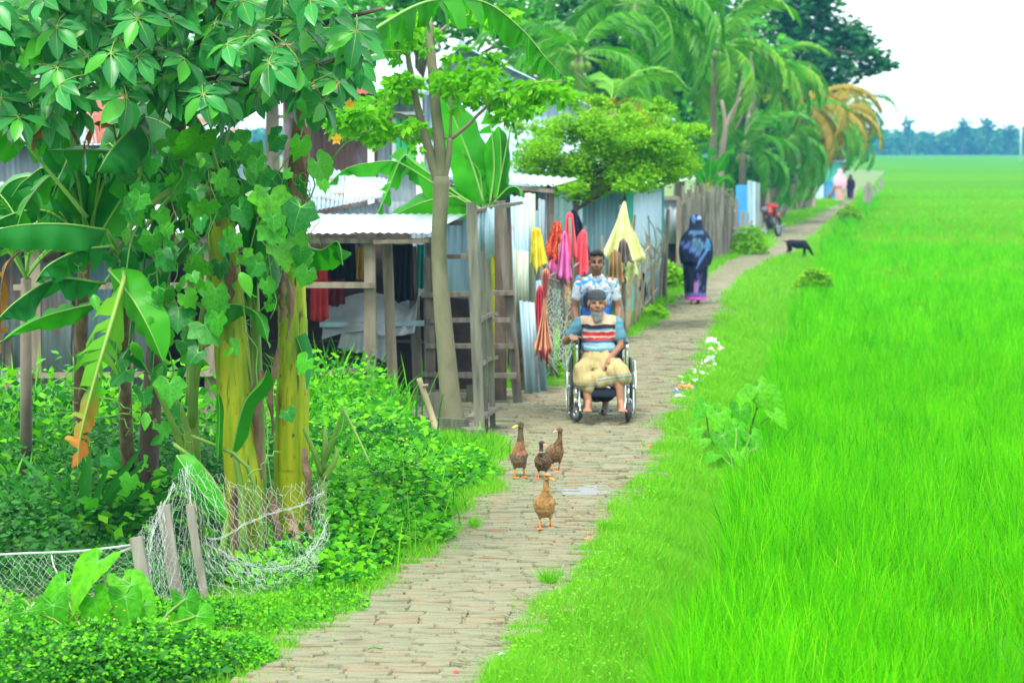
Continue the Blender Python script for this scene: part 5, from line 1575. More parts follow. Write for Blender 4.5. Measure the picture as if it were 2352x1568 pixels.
def build_houses():
    # low shed roof behind the cattle shed
    r = empty("low_tin_hut", (-2.2, 34, 0), "low hut with a pale rust-edged tin roof just behind the cattle shed", "hut")
    A, B, Cc, D = at(690, 490, 32.6), at(888, 452, 34.0), at(902, 414, 36.0), at(690, 376, 35.0)
    tin_wall(r, A, B, Cc, D, ["tin_new", "tin_pale"], .75, name="roof_sheet")
    tin_wall(r, Vector((A.x, A.y + .15, 0)), Vector((B.x, B.y + .1, 0)), B + Vector((0, .1, -.05)), A + Vector((0, .15, -.05)), "tin_grey", .8, name="wall_sheet")
    E = Vector((-.3, 35.2, 0))
    tin_wall(r, Vector((B.x, B.y + .12, 0)), E, E + Vector((0, 0, 2.0)), B + Vector((0, .12, -.06)), ["tin_grey", "tin_blue"], .8, name="wall_sheet")
    # rust-roofed house
    r = empty("rust_roofed_house", (-2.1, 41, 0), "house with a rusted red tin roof and green-barred windows seen between the trees", "house")
    Y = 40.0
    e0, e1 = at(640, 216, Y), at(975, 216, Y); t0, t1 = at(640, 118, Y + 3.2), at(905, 118, Y + 3.2)
    tin_wall(r, e0, e1, t1, t0, ["tin_rust", "tin_rust", "tin_gable", "tin_rust"], .7, name="roof_sheet")
    b = MB(); b.tube([t0 + Vector((0, 0, .05)), t1 + Vector((0, 0, .05))], .07, 6); b.build("ridge_cap", "tin_rust", r)
    b = MB(); b.beam(at(905, 118, Y + 3.2) + Vector((0, 0, .03)), at(978, 214, Y), .2, .05, (0, 0, 1)); b.build("barge_board", "tin_pale", r)
    tin_wall(r, Vector((e0.x, Y + .7, 0)), Vector((e1.x, Y + .7, 0)), Vector((e1.x, Y + .7, e1.z + .05)), Vector((e0.x, Y + .7, e0.z + .05)), ["tin_grey", "wall_rust", "tin_grey"], .8, name="wall_sheet")
    b = MB(); b.beam(at(640, 268, Y + .4), at(975, 268, Y + .4), .05, .06, (0, 1, 0)); b.build("verandah_rail", "old_wood", r)
    for x in (700, 850, 962): bar(r, Vector((at(x, 0, Y).x, Y + .1, 0)), Vector((at(x, 0, Y).x, Y + .1, e0.z - .03)), .09, .09, "white_paint", "post")
    window_bars(r, 905, 970, 262, 380, Y + .55, 4)
    # gabled house with pale blue tin end
    r = empty("gabled_tin_house", (-.4, 44, 0), "tall gabled house sheeted in pale blue tin behind the small tree", "house")
    Y = 43.0
    ap = at(1060, 112, Y); le = at(940, 240, Y); re = at(1335, 240, Y)
    n = 12
    for i in range(n):
        x0, x1 = lerp(le.x, re.x, i / n), lerp(le.x, re.x, (i + 1) / n) + .02
        def top(x): return lerp(le.z, ap.z, (x - le.x) / (ap.x - le.x)) if x < ap.x else lerp(ap.z, re.z, min(1, (x - ap.x) / (re.x - ap.x)))
        sheet(r, (x0, Y, 0), (x1, Y, 0), (x1, Y, top(x1)), (x0, Y, top(x0)), "tin_gable", .09, .01, "wall_sheet", off=.004 * (i % 2))
    for p0, p1 in ((ap, le), (ap, re)):
        q0, q1 = p0 + Vector((0, -.35, .04)), p1 + Vector((.15 if p1 is re else -.15, -.35, -.04))
        tin_wall(r, q1, q1 + Vector((0, 7, 0)), q0 + Vector((0, 7, 0)), q0, "tin_gable", .8, name="roof_sheet")
    b = MB(); b.tube([ap + Vector((0, -.4, .06)), ap + Vector((0, 6.8, .06))], .06, 6); b.build("ridge_cap", "tin_pale", r)
    # lean-to with white roof behind the tin fence
    r = empty("white_roof_lean_to", (.2, 34, 0), "lean-to with a bright white tin roof behind the tin fence", "shed")
    a, b_, c, d = at(985, 402, 33.0), at(1272, 428, 33.0), at(1332, 411, 35.5), at(1010, 386, 35.5)
    tin_wall(r, a, b_, c, d, "tin_new", .8, name="roof_sheet")
    bar(r, a + Vector((0, .05, -.06)), b_ + Vector((0, .05, -.06)), .05, .1, "old_wood", "eave_beam")
    tin_wall(r, Vector((a.x, 33.6, 0)), Vector((b_.x - .05, 33.6, 0)), Vector((b_.x - .05, 33.6, 2.2)), Vector((a.x, 33.6, 2.3)), ["tin_blue", "tin_grey"], .8, name="wall_sheet")
    for x in (1000, 1130, 1265): bar(r, Vector((at(x, 0, 33.2).x, 33.2, 0)), Vector((at(x, 0, 33.2).x, 33.2, 2.3)), .08, .08, "old_wood", "post")
    # blue tin hut with pale door side
    r = empty("blue_tin_hut", (1.2, 46, 0), "blue-grey corrugated hut behind the clothes fence, bushes over its roof", "hut")
    L, Y = at(1225, 0, 43).x, 43.0
    c0 = at(1448, 0, 44.0).x
    tin_wall(r, (L, Y, 0), (c0, 44.0, 0), (c0, 44.0, 2.05), (L, Y, 2.05), "tin_blue", .85, name="wall_sheet")
    c1 = at(1520, 0, 49.0).x
    tin_wall(r, (c0, 44.0, 0), (c1, 49, 0), (c1, 49, 2.05), (c0, 44.0, 2.05), "tin_gable", .9, name="wall_sheet")
    bar(r, (c0, 43.95, 0), (c0, 43.95, 2.06), .12, .1, "teal_paint", "corner_post"); bar(r, (c1, 49.05, 0), (c1, 49.05, 2.06), .12, .1, "teal_paint", "corner_post")
    tin_wall(r, at(1210, 428, 42.2), at(1500, 424, 43.5), at(1600, 410, 50), at(1240, 384, 50), ["tin_new", "tin_new", "tin_pale"], .9, name="roof_sheet")
    # left background houses, seen through the leaves
    r = empty("left_tin_house", (-8, 36, 0), "tin house glimpsed through the banana leaves at the far left", "house")
    Y = 34.0
    tin_wall(r, at(-200, 505, Y), at(440, 505, Y), at(440, 420, Y + 3), at(-200, 420, Y + 3), ["tin_new", "tin_pale"], .8, name="roof_sheet")
    tin_wall(r, Vector((at(-200, 0, Y).x, Y + .3, 0)), Vector((at(440, 0, Y).x, Y + .3, 0)), at(440, 508, Y + .3), at(-200, 508, Y + .3), ["tin_grey", "tin_blue"], .8, name="wall_sheet")
    r = empty("far_left_house", (-8, 42, 0), "rust-red roofed house high behind the umbrella tree's leaves", "house")
    Y = 41.0
    tin_wall(r, at(-250, 330, Y), at(560, 330, Y), at(520, 190, Y + 3.5), at(-250, 190, Y + 3.5), ["tin_rust", "tin_grey", "tin_pale", "tin_grey"], .8, name="roof_sheet")
    tin_wall(r, Vector((at(-250, 0, Y).x, Y + .4, 0)), Vector((at(560, 0, Y).x, Y + .4, 0)), at(560, 333, Y + .4), at(-250, 333, Y + .4), ["tin_grey", "tin_pale"], .8, name="wall_sheet")
    # far blue and teal hut at the bend
    r = empty("teal_hut", (16, 142, 0), "small teal and blue hut at the far end of the palms", "hut")
    Y = 140
    x0, x1, x2 = at(1868, 0, Y).x, at(1896, 0, Y).x, at(1942, 0, Y).x
    for (xa, xb, z0, z1, m) in ((x0, x1, 0, 1.9, "tin_gable"), (x1 + .05, x2, .95, 1.9, "teal_paint"), (x1 + .05, x2, 0, .93, "blue_paint")):
        b = MB(); b.box(((xa + xb) / 2, Y + 1, (z0 + z1) / 2), (xb - xa, 2, z1 - z0)); b.build("wall_panel", m, r)
    b = MB(); b.box(((x0 + x2) / 2, Y + 1, 1.98), (x2 - x0 + .3, 2.4, .08)); b.build("roof_sheet", "tin_pale", r)
build_houses()

# ------------------------------------------------------------------ fences along the path
def build_fences():
    rnd = random.Random(8)
    # twig fence right of the clothes
    r = empty("twig_fence", gnd(1480, 745), "row of crooked bare sticks planted beyond the hanging clothes", "fence")
    for k in range(26):
        u = k / 25
        x = lerp(1415, 1520, u) + rnd.gauss(0, 4); yb = lerp(790, 690, u)
        g = gnd(x, yb); h = rnd.uniform(.9, 1.75)
        p = [g, g + Vector((rnd.gauss(0, .04), 0, h * .4)), g + Vector((rnd.gauss(0, .09), 0, h * .75)), g + Vector((rnd.gauss(0, .14), 0, h))]
        b = MB(); rr = rnd.uniform(.012, .028); b.tube(catmull(p, 8), [rr * (1 - .07 * i) for i in range(8)], 6)
        if rnd.random() < .7:
            s = p[2]; b.tube([s, s + Vector((rnd.choice((-1, 1)) * rnd.uniform(.06, .16), 0, rnd.uniform(.15, .35)))], [rr * .55, rr * .25], 5)
        b.build("stick", "stick_wood", r, True)
    for y0, y1 in ((690, 620), (740, 665)):
        b = MB(); b.tube(catmull(px_pts([(1410, y0, 38.5), (1450, y0 - 25, 41), (1480, y0 - 40, 44), (1515, y1 - 10, 48)]), 12), .012, 5); b.build("cross_pole", "stick_wood", r, True)
    # clothes fence: poles and hanging net
    r = empty("net_fence", gnd(1290, 880), "makeshift fence of poles and torn netting where clothes dry", "fence")
    for x, yb, yt, w in ((1246, 885, 610, .03), (1290, 868, 560, .035), (1312, 860, 500, .03), (1345, 838, 520, .035), (1385, 815, 540, .03), (1430, 785, 470, .035)):
        g = gnd(x, yb); b = MB(); b.tube([g, at(x + 4, (yb + yt) / 2, g.y), at(x - 3, yt, g.y)], [w, w * .9, w * .75], 7); b.build("pole", "old_wood", r, True)
    for q in ([(1228, 650, 31.5), (1275, 628, 32.5), (1300, 618, 33)], [(1240, 632, 31.5), (1300, 650, 33), (1345, 640, 34.5)], [(1300, 628, 33), (1345, 600, 34.5), (1400, 640, 37)], [(1236, 800, 31), (1290, 870, 32), (1300, 885, 32.2)], [(1240, 780, 31.2), (1262, 830, 31.6), (1285, 900, 31.8)]):
        b = MB(); b.tube(catmull(px_pts(q), 8), .014, 6); b.build("cross_pole", "stake_wood", r, True)
    b = MB()
    net_patch(b, [(1236, 640, 31.6), (1262, 660, 31.9), (1290, 670, 32.4), (1318, 655, 33)], [(1262, 860, 31.6), (1280, 870, 31.9), (1296, 870, 32.2), (1316, 850, 32.6)], 26, 40, .05, .8, .0028, .012, .03, 21)
    b.build("netting", "net_old", r)
    # reed and jute-stick fence beyond the walking woman
    r = empty("reed_fence", gnd(1620, 612), "grey-brown fence of upright reeds behind the walking woman", "fence")
    for k in range(170):
        u = k / 169
        x = lerp(1552, 1692, u) + rnd.gauss(0, 1.0)
        yb = float(np.interp(x, [1552, 1600, 1650, 1692], [625, 612, 600, 575])); g = gnd(x, yb)
        yt = float(np.interp(x, [1552, 1570, 1600, 1640, 1692], [490, 462, 445, 458, 470])) + rnd.gauss(0, 15)
        b = MB(); b.tube([g, at(x + rnd.gauss(0, 1.5), (yb + yt) / 2, g.y + rnd.gauss(0, .05)), at(x + rnd.gauss(0, 3), yt, g.y)], [rnd.uniform(.018, .042)] * 3, 4); b.build("reed", rnd.choice(("reed", "reed", "old_wood")), r)
    for y in (490, 530, 570):
        b = MB(); b.tube(catmull(px_pts([(1556, y + 8, 60.4), (1620, y, 64.0), (1690, y - 6, 71.5)]), 8), .03, 5); b.build("binding_pole", "stick_wood", r)
    # framed panel on legs before the hut
    r = empty("framed_tin_panel", gnd(1537, 652), "wood-framed corrugated panel leaning at the hut's corner", "panel")
    Y = 52.5
    sheet(r, at(1521, 560, Y), at(1556, 560, Y), at(1556, 458, Y), at(1521, 458, Y), "tin_grey", .12, .012, "tin_sheet")
    for p, q in (((1518, 455), (1558, 455)), ((1518, 608), (1558, 608)), ((1518, 453), (1518, 612)), ((1558, 453), (1558, 612))):
        bar(r, at(*p, Y - .05), at(*q, Y - .05), .07, .07, "pale_wood", "frame_bar")
    b = MB(); b.box(at(1541, 585, Y + .1), (.26, .04, .42)); b.build("dark_door", "cloth_black", r)
    for x in (1520, 1556): bar(r, gnd(x, 664), at(x, 560, Y), .06, .06, "old_wood", "leg")
    b = MB(); b.tube(catmull([gnd(1527, 692), at(1528, 610, 48.4), at(1534, 500, 48.4), at(1536, 480, 48.4)], 8), [.05, .045, .045, .04, .04, .035, .03, .025], 7)
    tag(b.build("leaning_pole", "bark_grey", None, True), "single thin grey pole standing by the path before the framed panel", "pole")
    # blue sheet and pale stakes beyond the reed fence
    r = empty("blue_tin_wall", gnd(1705, 560), "bright blue and pale strips of a wall beyond the reed fence", "wall")
    for x0, x1, y0, y1, m in ((1690, 1716, 425, 560, "blue_paint"), (1716, 1728, 415, 562, "tin_pale"), (1727, 1736, 418, 560, "tin_gable"), (1735, 1745, 420, 558, "tin_grey")):
        Y = gnd(1700, 562).y
        b = MB(); b.box((at(x0, y0, Y) + at(x1, y1, Y)) / 2 + Vector((0, 0, 0)), ((x1 - x0) / sc_at(Y), .06, (y1 - y0) / sc_at(Y))); b.build("wall_panel", m, r)
    r = empty("pale_stake_fence", gnd(1720, 568), "whitish rough stakes along the grass before the blue wall", "fence")
    for k in range(16):
        x = lerp(1688, 1752, k / 15) + rnd.gauss(0, 1.5); g = gnd(x, 570 - (x - 1688) * .25); h = rnd.uniform(.7, 1.25)
        b = MB(); b.tube([g, g + Vector((rnd.gauss(0, .05), 0, h))], [.05, .035], 5); b.build("stake", "stake_wood", r)
    # trunks and old posts further on
    r = empty("old_post_row", gnd(1850, 486), "row of tall old posts and dry trunks under the palms", "fence")
    for k in range(22):
        x = lerp(1742, 1868, k / 21) + rnd.gauss(0, 2); yb = float(np.interp(x, [1742, 1800, 1868], [512, 492, 478])); g = gnd(x, yb)
        h = rnd.uniform(1.3, 2.0)
        b = MB(); b.tube([g, g + Vector((rnd.gauss(0, .08), 0, h * .5)), g + Vector((rnd.gauss(0, .15), 0, h))], [rnd.uniform(.06, .11), .07, .05], 6); b.build("post", rnd.choice(("reed", "stick_wood", "old_wood")), r)
    # grey dead stubs where the path ends in the field
    r = empty("dry_stub_hedge", gnd(2000, 466), "pale dead stubs standing at the field's corner beyond the women", "hedge")
    for x, y0, y1 in ((1985, 462, 425), (1990, 466, 418), (1996, 466, 420), (2001, 463, 428), (2020, 440, 412), (2024, 436, 408), (2010, 452, 425)):
        g = gnd(x, y0); b = MB(); b.tube([g, at(x + 3, y1, g.y)], [.09, .05], 6); b.build("stub", "stake_wood", r)
build_fences()
# ------------------------------------------------------------------ trees
leafy("sprig_leaf", [(.08, .30, .02), (.13, .38, .02), (.20, .42, .03), (.10, .34, .02), (.24, .42, .03)], .5, .5, (1.1, 1.25, .3), spec=.2)
leafy("bush_light", [(.12, .30, .02), (.20, .38, .02), (.30, .44, .025), (.09, .25, .02)], .45, .6, (1.1, 1.2, .3))
leafy("crown_green", [(.025, .15, .025), (.045, .22, .03), (.075, .29, .03), (.035, .18, .04), (.11, .34, .025)], .3, .5)
leafy("crown_dark", [(.010, .07, .03), (.018, .10, .04), (.028, .14, .045), (.014, .085, .035)], .25, .5)
leafy("far_leaf", [(.02, .10, .03), (.03, .13, .04), (.04, .16, .04)], .2, .7)

def limb(parent, pts, r0, r1, mat="bark_moss", name="branch", n=12):
    b = MB(); b.tube(catmull(pts, n), [lerp(r0, r1, k / (n - 1)) for k in range(n)], 10)
    return b.build(name, mat, parent, True)

def sprig_mesh(seed):
    r = random.Random(seed); b = MB()
    for k in range(9):
        a = r.uniform(0, 6.28); el = r.uniform(-.5, .5)
        d = Vector((math.cos(a), math.sin(a), el)).normalized()
        o = Vector((r.uniform(-.02, .02), r.uniform(-.02, .02), r.uniform(-.02, .02)))
        for q in range(3):
            L = r.uniform(.07, .12); dd = (d + Vector((r.gauss(0, .5), r.gauss(0, .5), -.55 + r.gauss(0, .25)))).normalized()
            s = dd.cross(Vector((r.gauss(0, .5), -1, .5))).normalized() * L * .24
            p = o + d * .035
            b.add([p, p + dd * L * .45 + s, p + dd * L, p + dd * L * .45 - s], [(0, 1, 2), (0, 2, 3)])
    return b.mesh("leaf_cluster", "sprig_leaf")

def build_forked_tree():
    g = gnd(1046, 992)
    r = empty("forked_tree", g, "slim mossy forked tree with yellowish leaves standing before the shed", "tree")
    P = lambda l: px_pts([(x, y, 26.3 if len(q) == 0 else q[0]) for x, y, *q in l])
    b = MB(); M = catmull(P([(1046, 1000), (1036, 930), (1026, 820), (1014, 680), (1008, 560), (1012, 470), (1013, 405)]), 20)
    b.tube(M, [.150, .128, .112, .104, .099, .096, .092, .088, .085, .082, .079, .077, .075, .074, .074, .074, .075, .077, .080, .080], 14); b.build("trunk", "bark_moss", r, True)
    limb(r, P([(1012, 430), (1010, 340), (1000, 240), (990, 120), (984, 40)]), .062, .040, name="main_limb")
    limb(r, P([(1010, 425), (992, 370), (978, 318), (960, 250), (942, 160), (932, 90)]), .055, .022)
    limb(r, P([(1018, 420), (1030, 360), (1034, 318)]), .038, .026)
    limb(r, P([(1034, 320), (1072, 290), (1100, 262), (1135, 232), (1180, 205, 26.0)]), .022, .009)
    limb(r, P([(1034, 320), (1036, 250), (1037, 180)]), .016, .007)
    limb(r, P([(1034, 318), (1000, 315), (960, 318), (900, 312)]), .012, .006)
    limb(r, P([(975, 312), (955, 290), (940, 270), (900, 260), (840, 270)]), .018, .006)
    limb(r, P([(990, 130), (940, 100), (880, 95)]), .018, .006); limb(r, P([(988, 90), (1060, 40), (1150, 30)]), .018, .006)
    limb(r, P([(1180, 205, 26.0), (1240, 190, 25.8), (1300, 185, 25.7)]), .009, .004)
    ms = [sprig_mesh(s) for s in range(6)]
    rnd = random.Random(4)
    reg = [(850, 1000, 60, 130, 34), (880, 960, 20, 80, 12), (740, 905, 225, 340, 58), (880, 960, 165, 230, 16), (990, 1170, 105, 255, 70), (1140, 1310, 165, 260, 46), (1040, 1190, 10, 60, 16), (900, 990, 260, 330, 12), (1130, 1200, 240, 280, 10), (950, 1010, 330, 345, 2)]
    for x0, x1, y0, y1, n in reg:
        for k in range(n):
            p = at(rnd.triangular(x0, x1), rnd.triangular(y0, y1), rnd.uniform(25.7, 27.0))
            M = Matrix.Translation(p) @ Matrix.Rotation(rnd.uniform(0, 6.28), 4, 'Z') @ Matrix.Rotation(rnd.gauss(0, .4), 4, 'X') @ Matrix.Scale(rnd.uniform(.8, 1.25), 4)
            inst("leaf_cluster", ms[rnd.randrange(6)], M, r)
build_forked_tree()

def build_yard_banana():
    g = Vector((-.17, 31.2, 0))
    r = empty("banana_plant", g, "yard banana with upright bright green leaves rising behind the gate", "banana plant")
    pseudostem(r, [g, g + Vector((0, 0, 1.0)), at(1135, 470, 31.1)], [.12, .10, .07])
    P0 = [at(1130, 500, 31.1)]
    for pts, w, nr, mt, d, t, n in (([(1112, 470), (1085, 380), (1050, 290), (1015, 215)], .56, (.1, -1, .1), "banana_green", .25, 0, 20), ([(1125, 470), (1135, 390), (1130, 310), (1118, 250)], .48, (-.2, -1, .1), "banana_green", .3, .12, 20), ([(1105, 480), (1050, 452), (970, 465), (885, 505)], .46, (0, -.9, .45), "banana_green", .4, 0, 20),
                                    ([(1110, 470), (1105, 420), (1098, 390), (1060, 345)], .3, (0, -1, .2), "banana_green", .4, .2, 16), ([(1140, 460), (1150, 400), (1150, 330), (1145, 290)], .3, (.3, -1, .1), "banana_green", .3, 0, 16),
                                    ([(1140, 460), (1165, 330), (1178, 280), (1190, 330), (1185, 420)], .26, (.2, -1, .1), "banana_green", .9, .8, 26), ([(1130, 470), (1170, 430), (1195, 440), (1190, 490)], .26, (0, -1, .3), "banana_green", .6, .3, 14),
                                    ([(1105, 485), (1010, 430), (930, 380), (890, 370), (800, 385), (748, 430)], .4, (0, -.7, .7), "banana_green", .7, .6, 32), ([(1105, 485), (960, 380), (925, 360), (890, 440), (855, 520)], .44, (.2, -1, .3), "banana_green", .4, .7, 30), ([(1112, 470), (1128, 500), (1100, 510)], .3, TOCAM, "banana_green", .3, 0, 10)):
        banana_leaf(r, px_pts(pts, 30.9), w, nr, mt, d, t, P0, .035, n=n)
build_yard_banana()

def clump_tree(name, label, base, trunk_pts, trunk_r, clumps, leaf, mat, n_per=1100, bark="bark_grey", group=None, asp=.6, limbs=True, crown_name="crown"):
    r = empty(name, base, label, "tree", group)
    b = MB(); M = catmull(trunk_pts, 10); b.tube(M, [lerp(trunk_r, trunk_r * .45, k / 9) for k in range(10)], 9); b.build("trunk", bark, r, True)
    P = []; S = []
    for (c, rad) in clumps:
        n = int(n_per * (rad[0] * rad[2]) / 1.0) + 40
        d = RNG.normal(0, 1, (n, 3)); d /= np.linalg.norm(d, axis=1)[:, None]
        q = d * (RNG.random(n) ** .38)[:, None]
        nz = np.array([noise.noise(Vector(v) * 2.3 + Vector(c)) for v in q])
        q = q * (1 + .35 * nz)[:, None]
        P.append(q * np.array(rad) + np.array(c)); S.append(RNG.uniform(leaf * .6, leaf * 1.3, n))
        if limbs and len(P) <= 16:
            t = M[random.randrange(5, 10)]
            b = MB(); b.tube(catmull([t, t.lerp(Vector(c), .5) + Vector((0, 0, .1)), Vector(c)], 6), [trunk_r * .4 * (1 - .14 * k) for k in range(6)], 6); b.build("limb", bark, r, True)
    P = np.concatenate(P); S = np.concatenate(S)
    v, q, t = leaf_quads(P, S, asp, .6)
    obj(crown_name, np_mesh(crown_name, v, None, t, mat), r)
    return r

def cl(px, py, Z, rx, ry, rd=None):
    s = sc_at(Z)
    return (tuple(at(px, py, Z)), (rx / s, (rd or rx) / s, ry / s))

def build_trees():
    # light bushy tree over the hut roof
    Z = 40.5
    rb = random.Random(12)
    C_ = []
    for k in range(84):
        a, q = rb.uniform(0, 6.28), rb.random() ** .5
        x, y = 1400 + math.cos(a) * q * 190, 345 + math.sin(a) * q * 88 + abs(math.cos(a) * q) * 18
        C_.append(cl(x, y, Z + rb.uniform(-.9, .9), rb.uniform(30, 56), rb.uniform(18, 32)))
    C_ += [cl(1400 + rb.choice((-1, 1)) * rb.uniform(120, 215), 345 + rb.uniform(-70, 75), Z + rb.uniform(-.8, .8), rb.uniform(12, 26), rb.uniform(8, 16)) for k in range(22)] + [cl(rb.uniform(1260, 1540), rb.uniform(225, 262), Z, rb.uniform(12, 24), rb.uniform(8, 18)) for k in range(14)]
    C_ += [cl(x, y, Z, 34, 18) for x, y in ((1270, 440), (1240, 410), (1330, 452), (1300, 425), (1500, 420), (1560, 400), (1440, 430))]
    _ = [cl(1300, 320, Z, 90, 55), cl(1400, 300, Z, 110, 55), cl(1490, 310, Z, 100, 55), cl(1560, 345, Z, 50, 45), cl(1360, 370, Z, 110, 50), cl(1450, 370, Z, 110, 45), cl(1250, 370, Z, 70, 45), cl(1270, 430, Z, 60, 40), cl(1340, 440, Z, 60, 25), cl(1520, 370, Z, 70, 40), cl(1230, 300, Z + 1, 50, 40)]
    clump_tree("bushy_tree", "light yellow-green bushy tree spreading over the hut roof", Vector((at(1325, 0, Z).x, Z, 0)), [Vector((at(1325, 0, Z).x, Z, 0)), at(1320, 500, Z), at(1345, 420, Z)], .06, C_, .062, "bush_light", 7000, "bark_dark")
    # tall trees behind the houses
    mk = lambda lab, x, Z, cls, mat, leaf=.28, n=520, name="broadleaf_tree": clump_tree(name, lab, Vector((at(x, 0, Z).x, Z, 0)), [Vector((at(x, 0, Z).x, Z, 0)), at(x + 6, 250, Z), at(x, 100, Z)], .22, [cl(a, b_, Z + U(-2, 2), c, d) for a, b_, c, d in cls], leaf, mat, n, group="tall trees behind the village")
    mk("dark tall tree behind the left house, above the umbrella tree", 120, 62, [(60, 130, 150, 90), (220, 60, 150, 100), (-80, 80, 150, 120), (350, 120, 130, 100), (120, -20, 200, 80), (330, 0, 150, 80)], "crown_green")
    mk("leafy tree behind the rust-roofed house", 620, 66, [(560, 80, 140, 110), (680, 40, 140, 100), (800, 70, 120, 90), (480, 150, 100, 90), (740, 130, 120, 60), (620, -30, 200, 70)], "crown_green")
    mk("tree with mid-green crown rising behind the gabled house", 960, 72, [(900, 40, 120, 80), (1010, 40, 120, 80), (1110, 30, 120, 80), (980, -30, 200, 60), (1200, 70, 90, 90), (860, 110, 80, 60)], "crown_green")
    mk("dense tree between the gabled house and the coconut palms", 1290, 78, [(1230, 120, 90, 110), (1330, 150, 110, 110), (1290, 40, 130, 90), (1400, 60, 110, 90), (1420, 190, 110, 90), (1340, 240, 110, 60), (1350, -30, 160, 60)], "crown_dark")
    mk("broad green tree in the middle of the palms", 1560, 96, [(1500, 40, 120, 80), (1600, 70, 120, 90), (1500, 180, 120, 100), (1620, 200, 120, 100), (1560, -20, 160, 60), (1700, 120, 100, 90), (1560, 290, 120, 70), (1690, 270, 100, 80), (1460, 260, 90, 80)], "crown_green", .34, 420)
    mk("dark low tree at the foot of the palms by the blue wall", 1720, 92, [(1700, 400, 60, 50), (1740, 370, 60, 50), (1660, 370, 60, 50), (1780, 400, 55, 40), (1640, 420, 50, 40), (1730, 330, 70, 50)], "crown_dark", .22, 700)
    mk("dark spreading tree whose boughs reach out against the white sky", 1800, 126, [(1780, 40, 90, 70), (1850, 30, 80, 60), (1900, 80, 80, 50), (1950, 105, 60, 35), (1995, 130, 45, 25), (2030, 152, 28, 12), (1880, 140, 80, 50), (1930, 170, 50, 35), (1960, 75, 40, 25), (1830, 120, 90, 70), (1820, -30, 100, 50), (1740, -20, 100, 60), (1890, 5, 45, 30), (1985, 165, 35, 14), (1850, 210, 80, 60), (1990, 95, 25, 14), (1780, 200, 90, 70), (1905, 215, 45, 30)], "crown_dark", .38, 330)
    mk("green tree closing the row behind the yellow palms", 1880, 150, [(1860, 300, 60, 60), (1910, 320, 45, 50), (1830, 340, 60, 60), (1930, 370, 30, 30), (1790, 300, 70, 60), (1890, 380, 45, 40)], "crown_green", .4, 330)
    # dead snag
    r = empty("dead_tree", gnd(1668, 560), "bare brown forked dead trunk standing among the palms", "tree")
    Z = gnd(1668, 560).y
    limb(r, [gnd(1668, 560), at(1655, 440, Z), at(1660, 340, Z), at(1666, 285, Z), at(1657, 230, Z)], .13, .05, "bark_grey", "trunk"); limb(r, px_pts([(1664, 300, Z), (1680, 260, Z), (1702, 225, Z)]), .07, .03, "bark_grey")

def palm(label, px, py, Z, kinds, n, size, group="coconut palms along the path", lean=0.0, el=(-25, 55), rad=.13, base=None):
    rnd = random.Random(int(px * 7 + py))
    c = at(px, py, Z)
    g = Vector((c.x + lean, Z, 0)) if base is None else base
    r = empty("coconut_palm", g, label, "palm", group)
    b = MB(); M = catmull([g, g.lerp(c, .4) + Vector((-lean * .25, 0, 0)), c], 12)
    b.tube(M, [rad * (1.35 if k == 0 else 1 - .03 * k + .05 * (k % 2)) for k in range(12)], 10); b.build("trunk", "bark_grey", r, True)
    for k in range(n):
        az = 2 * math.pi * k / n * 2.4 + rnd.gauss(0, .25)
        e = math.radians(lerp(el[1], el[0], (k / max(1, n - 1)) ** .8) + rnd.gauss(0, 6))
        kd = kinds[0] if len(kinds) == 1 or k < n * .55 else kinds[1]
        frond_inst(FR[kd][rnd.randrange(3)], c, az, e - .6, size * rnd.uniform(.85, 1.1), r, rnd.gauss(0, .25))
    for k in range(3):
        b = MB(); b.ell(c + Vector((rnd.gauss(0, .14), rnd.gauss(0, .14), -.22)), (.10, .10, .13), None, 8, 6); b.build("coconut", "petiole_green", r, True)
    return r
FR = {k: [frond_mesh("frond", 2.8, 46, .80, a, d, (m, "rib_green" if k != 'y' else "palm_yellow"), s, .095) for s, (a, d) in enumerate(((1.0, .8), (1.2, 1.1), (.85, .7)))] for k, m in (('g', "palm_green"), ('y', "palm_yellow"), ('m', "palm_mixed"))}
build_trees()
palm("coconut palm with swept-up fronds right of the gabled house", 1330, 130, 60, "gm", 16, 1.0)
palm("tall coconut palm whose crown is cut by the top of the picture", 1460, 10, 66, "g", 16, 1.15)
palm("coconut palm with one arching yellowed frond above the bushy tree", 1400, 250, 56, "my", 11, .8, el=(-10, 50))
palm("green coconut palm in the centre of the grove", 1640, 110, 84, "mm", 18, 1.25)
palm("coconut palm with a bright crown left of the dark spreading tree", 1740, 190, 96, "mg", 18, 1.2)
palm("short palm with low sweeping fronds by the dead trunk", 1705, 350, 88, "gg", 14, 1.0, el=(-5, 65))
palm("short palm with drooping green fronds beside the parked motorcycle", 1790, 330, 100, "gg", 14, 1.1, el=(-15, 60), lean=-.3)
palm("coconut palm with a skirt of yellow dying fronds", 1848, 245, 104, "yy", 17, 1.1, el=(-35, 45), lean=-.9)
palm("yellow-fronded palm at the right end of the row", 1905, 262, 116, "ym", 16, 1.05, el=(-22, 45), lean=-1.2)
palm("last palm of the row, its fronds hanging over the field edge", 1948, 300, 141, "gm", 13, 1.0, el=(-15, 50), lean=-1.6)
palm("far slender palm leaning out against the sky", 1965, 235, 140, "g", 9, 1.0, el=(-35, 30), lean=-1.4, rad=.10)
for i, (x, lab) in enumerate(((1742, "thick leaning palm trunk just behind the motorcycle"), (1770, "dark palm trunk second behind the motorcycle"), (1803, "pale palm trunk in the middle of the post row"))):
    palm(lab, x + 22, 360 - i * 12, 106 + i * 4, "gm", 9, 1.0, lean=-.35, el=(-30, 45), rad=.17)

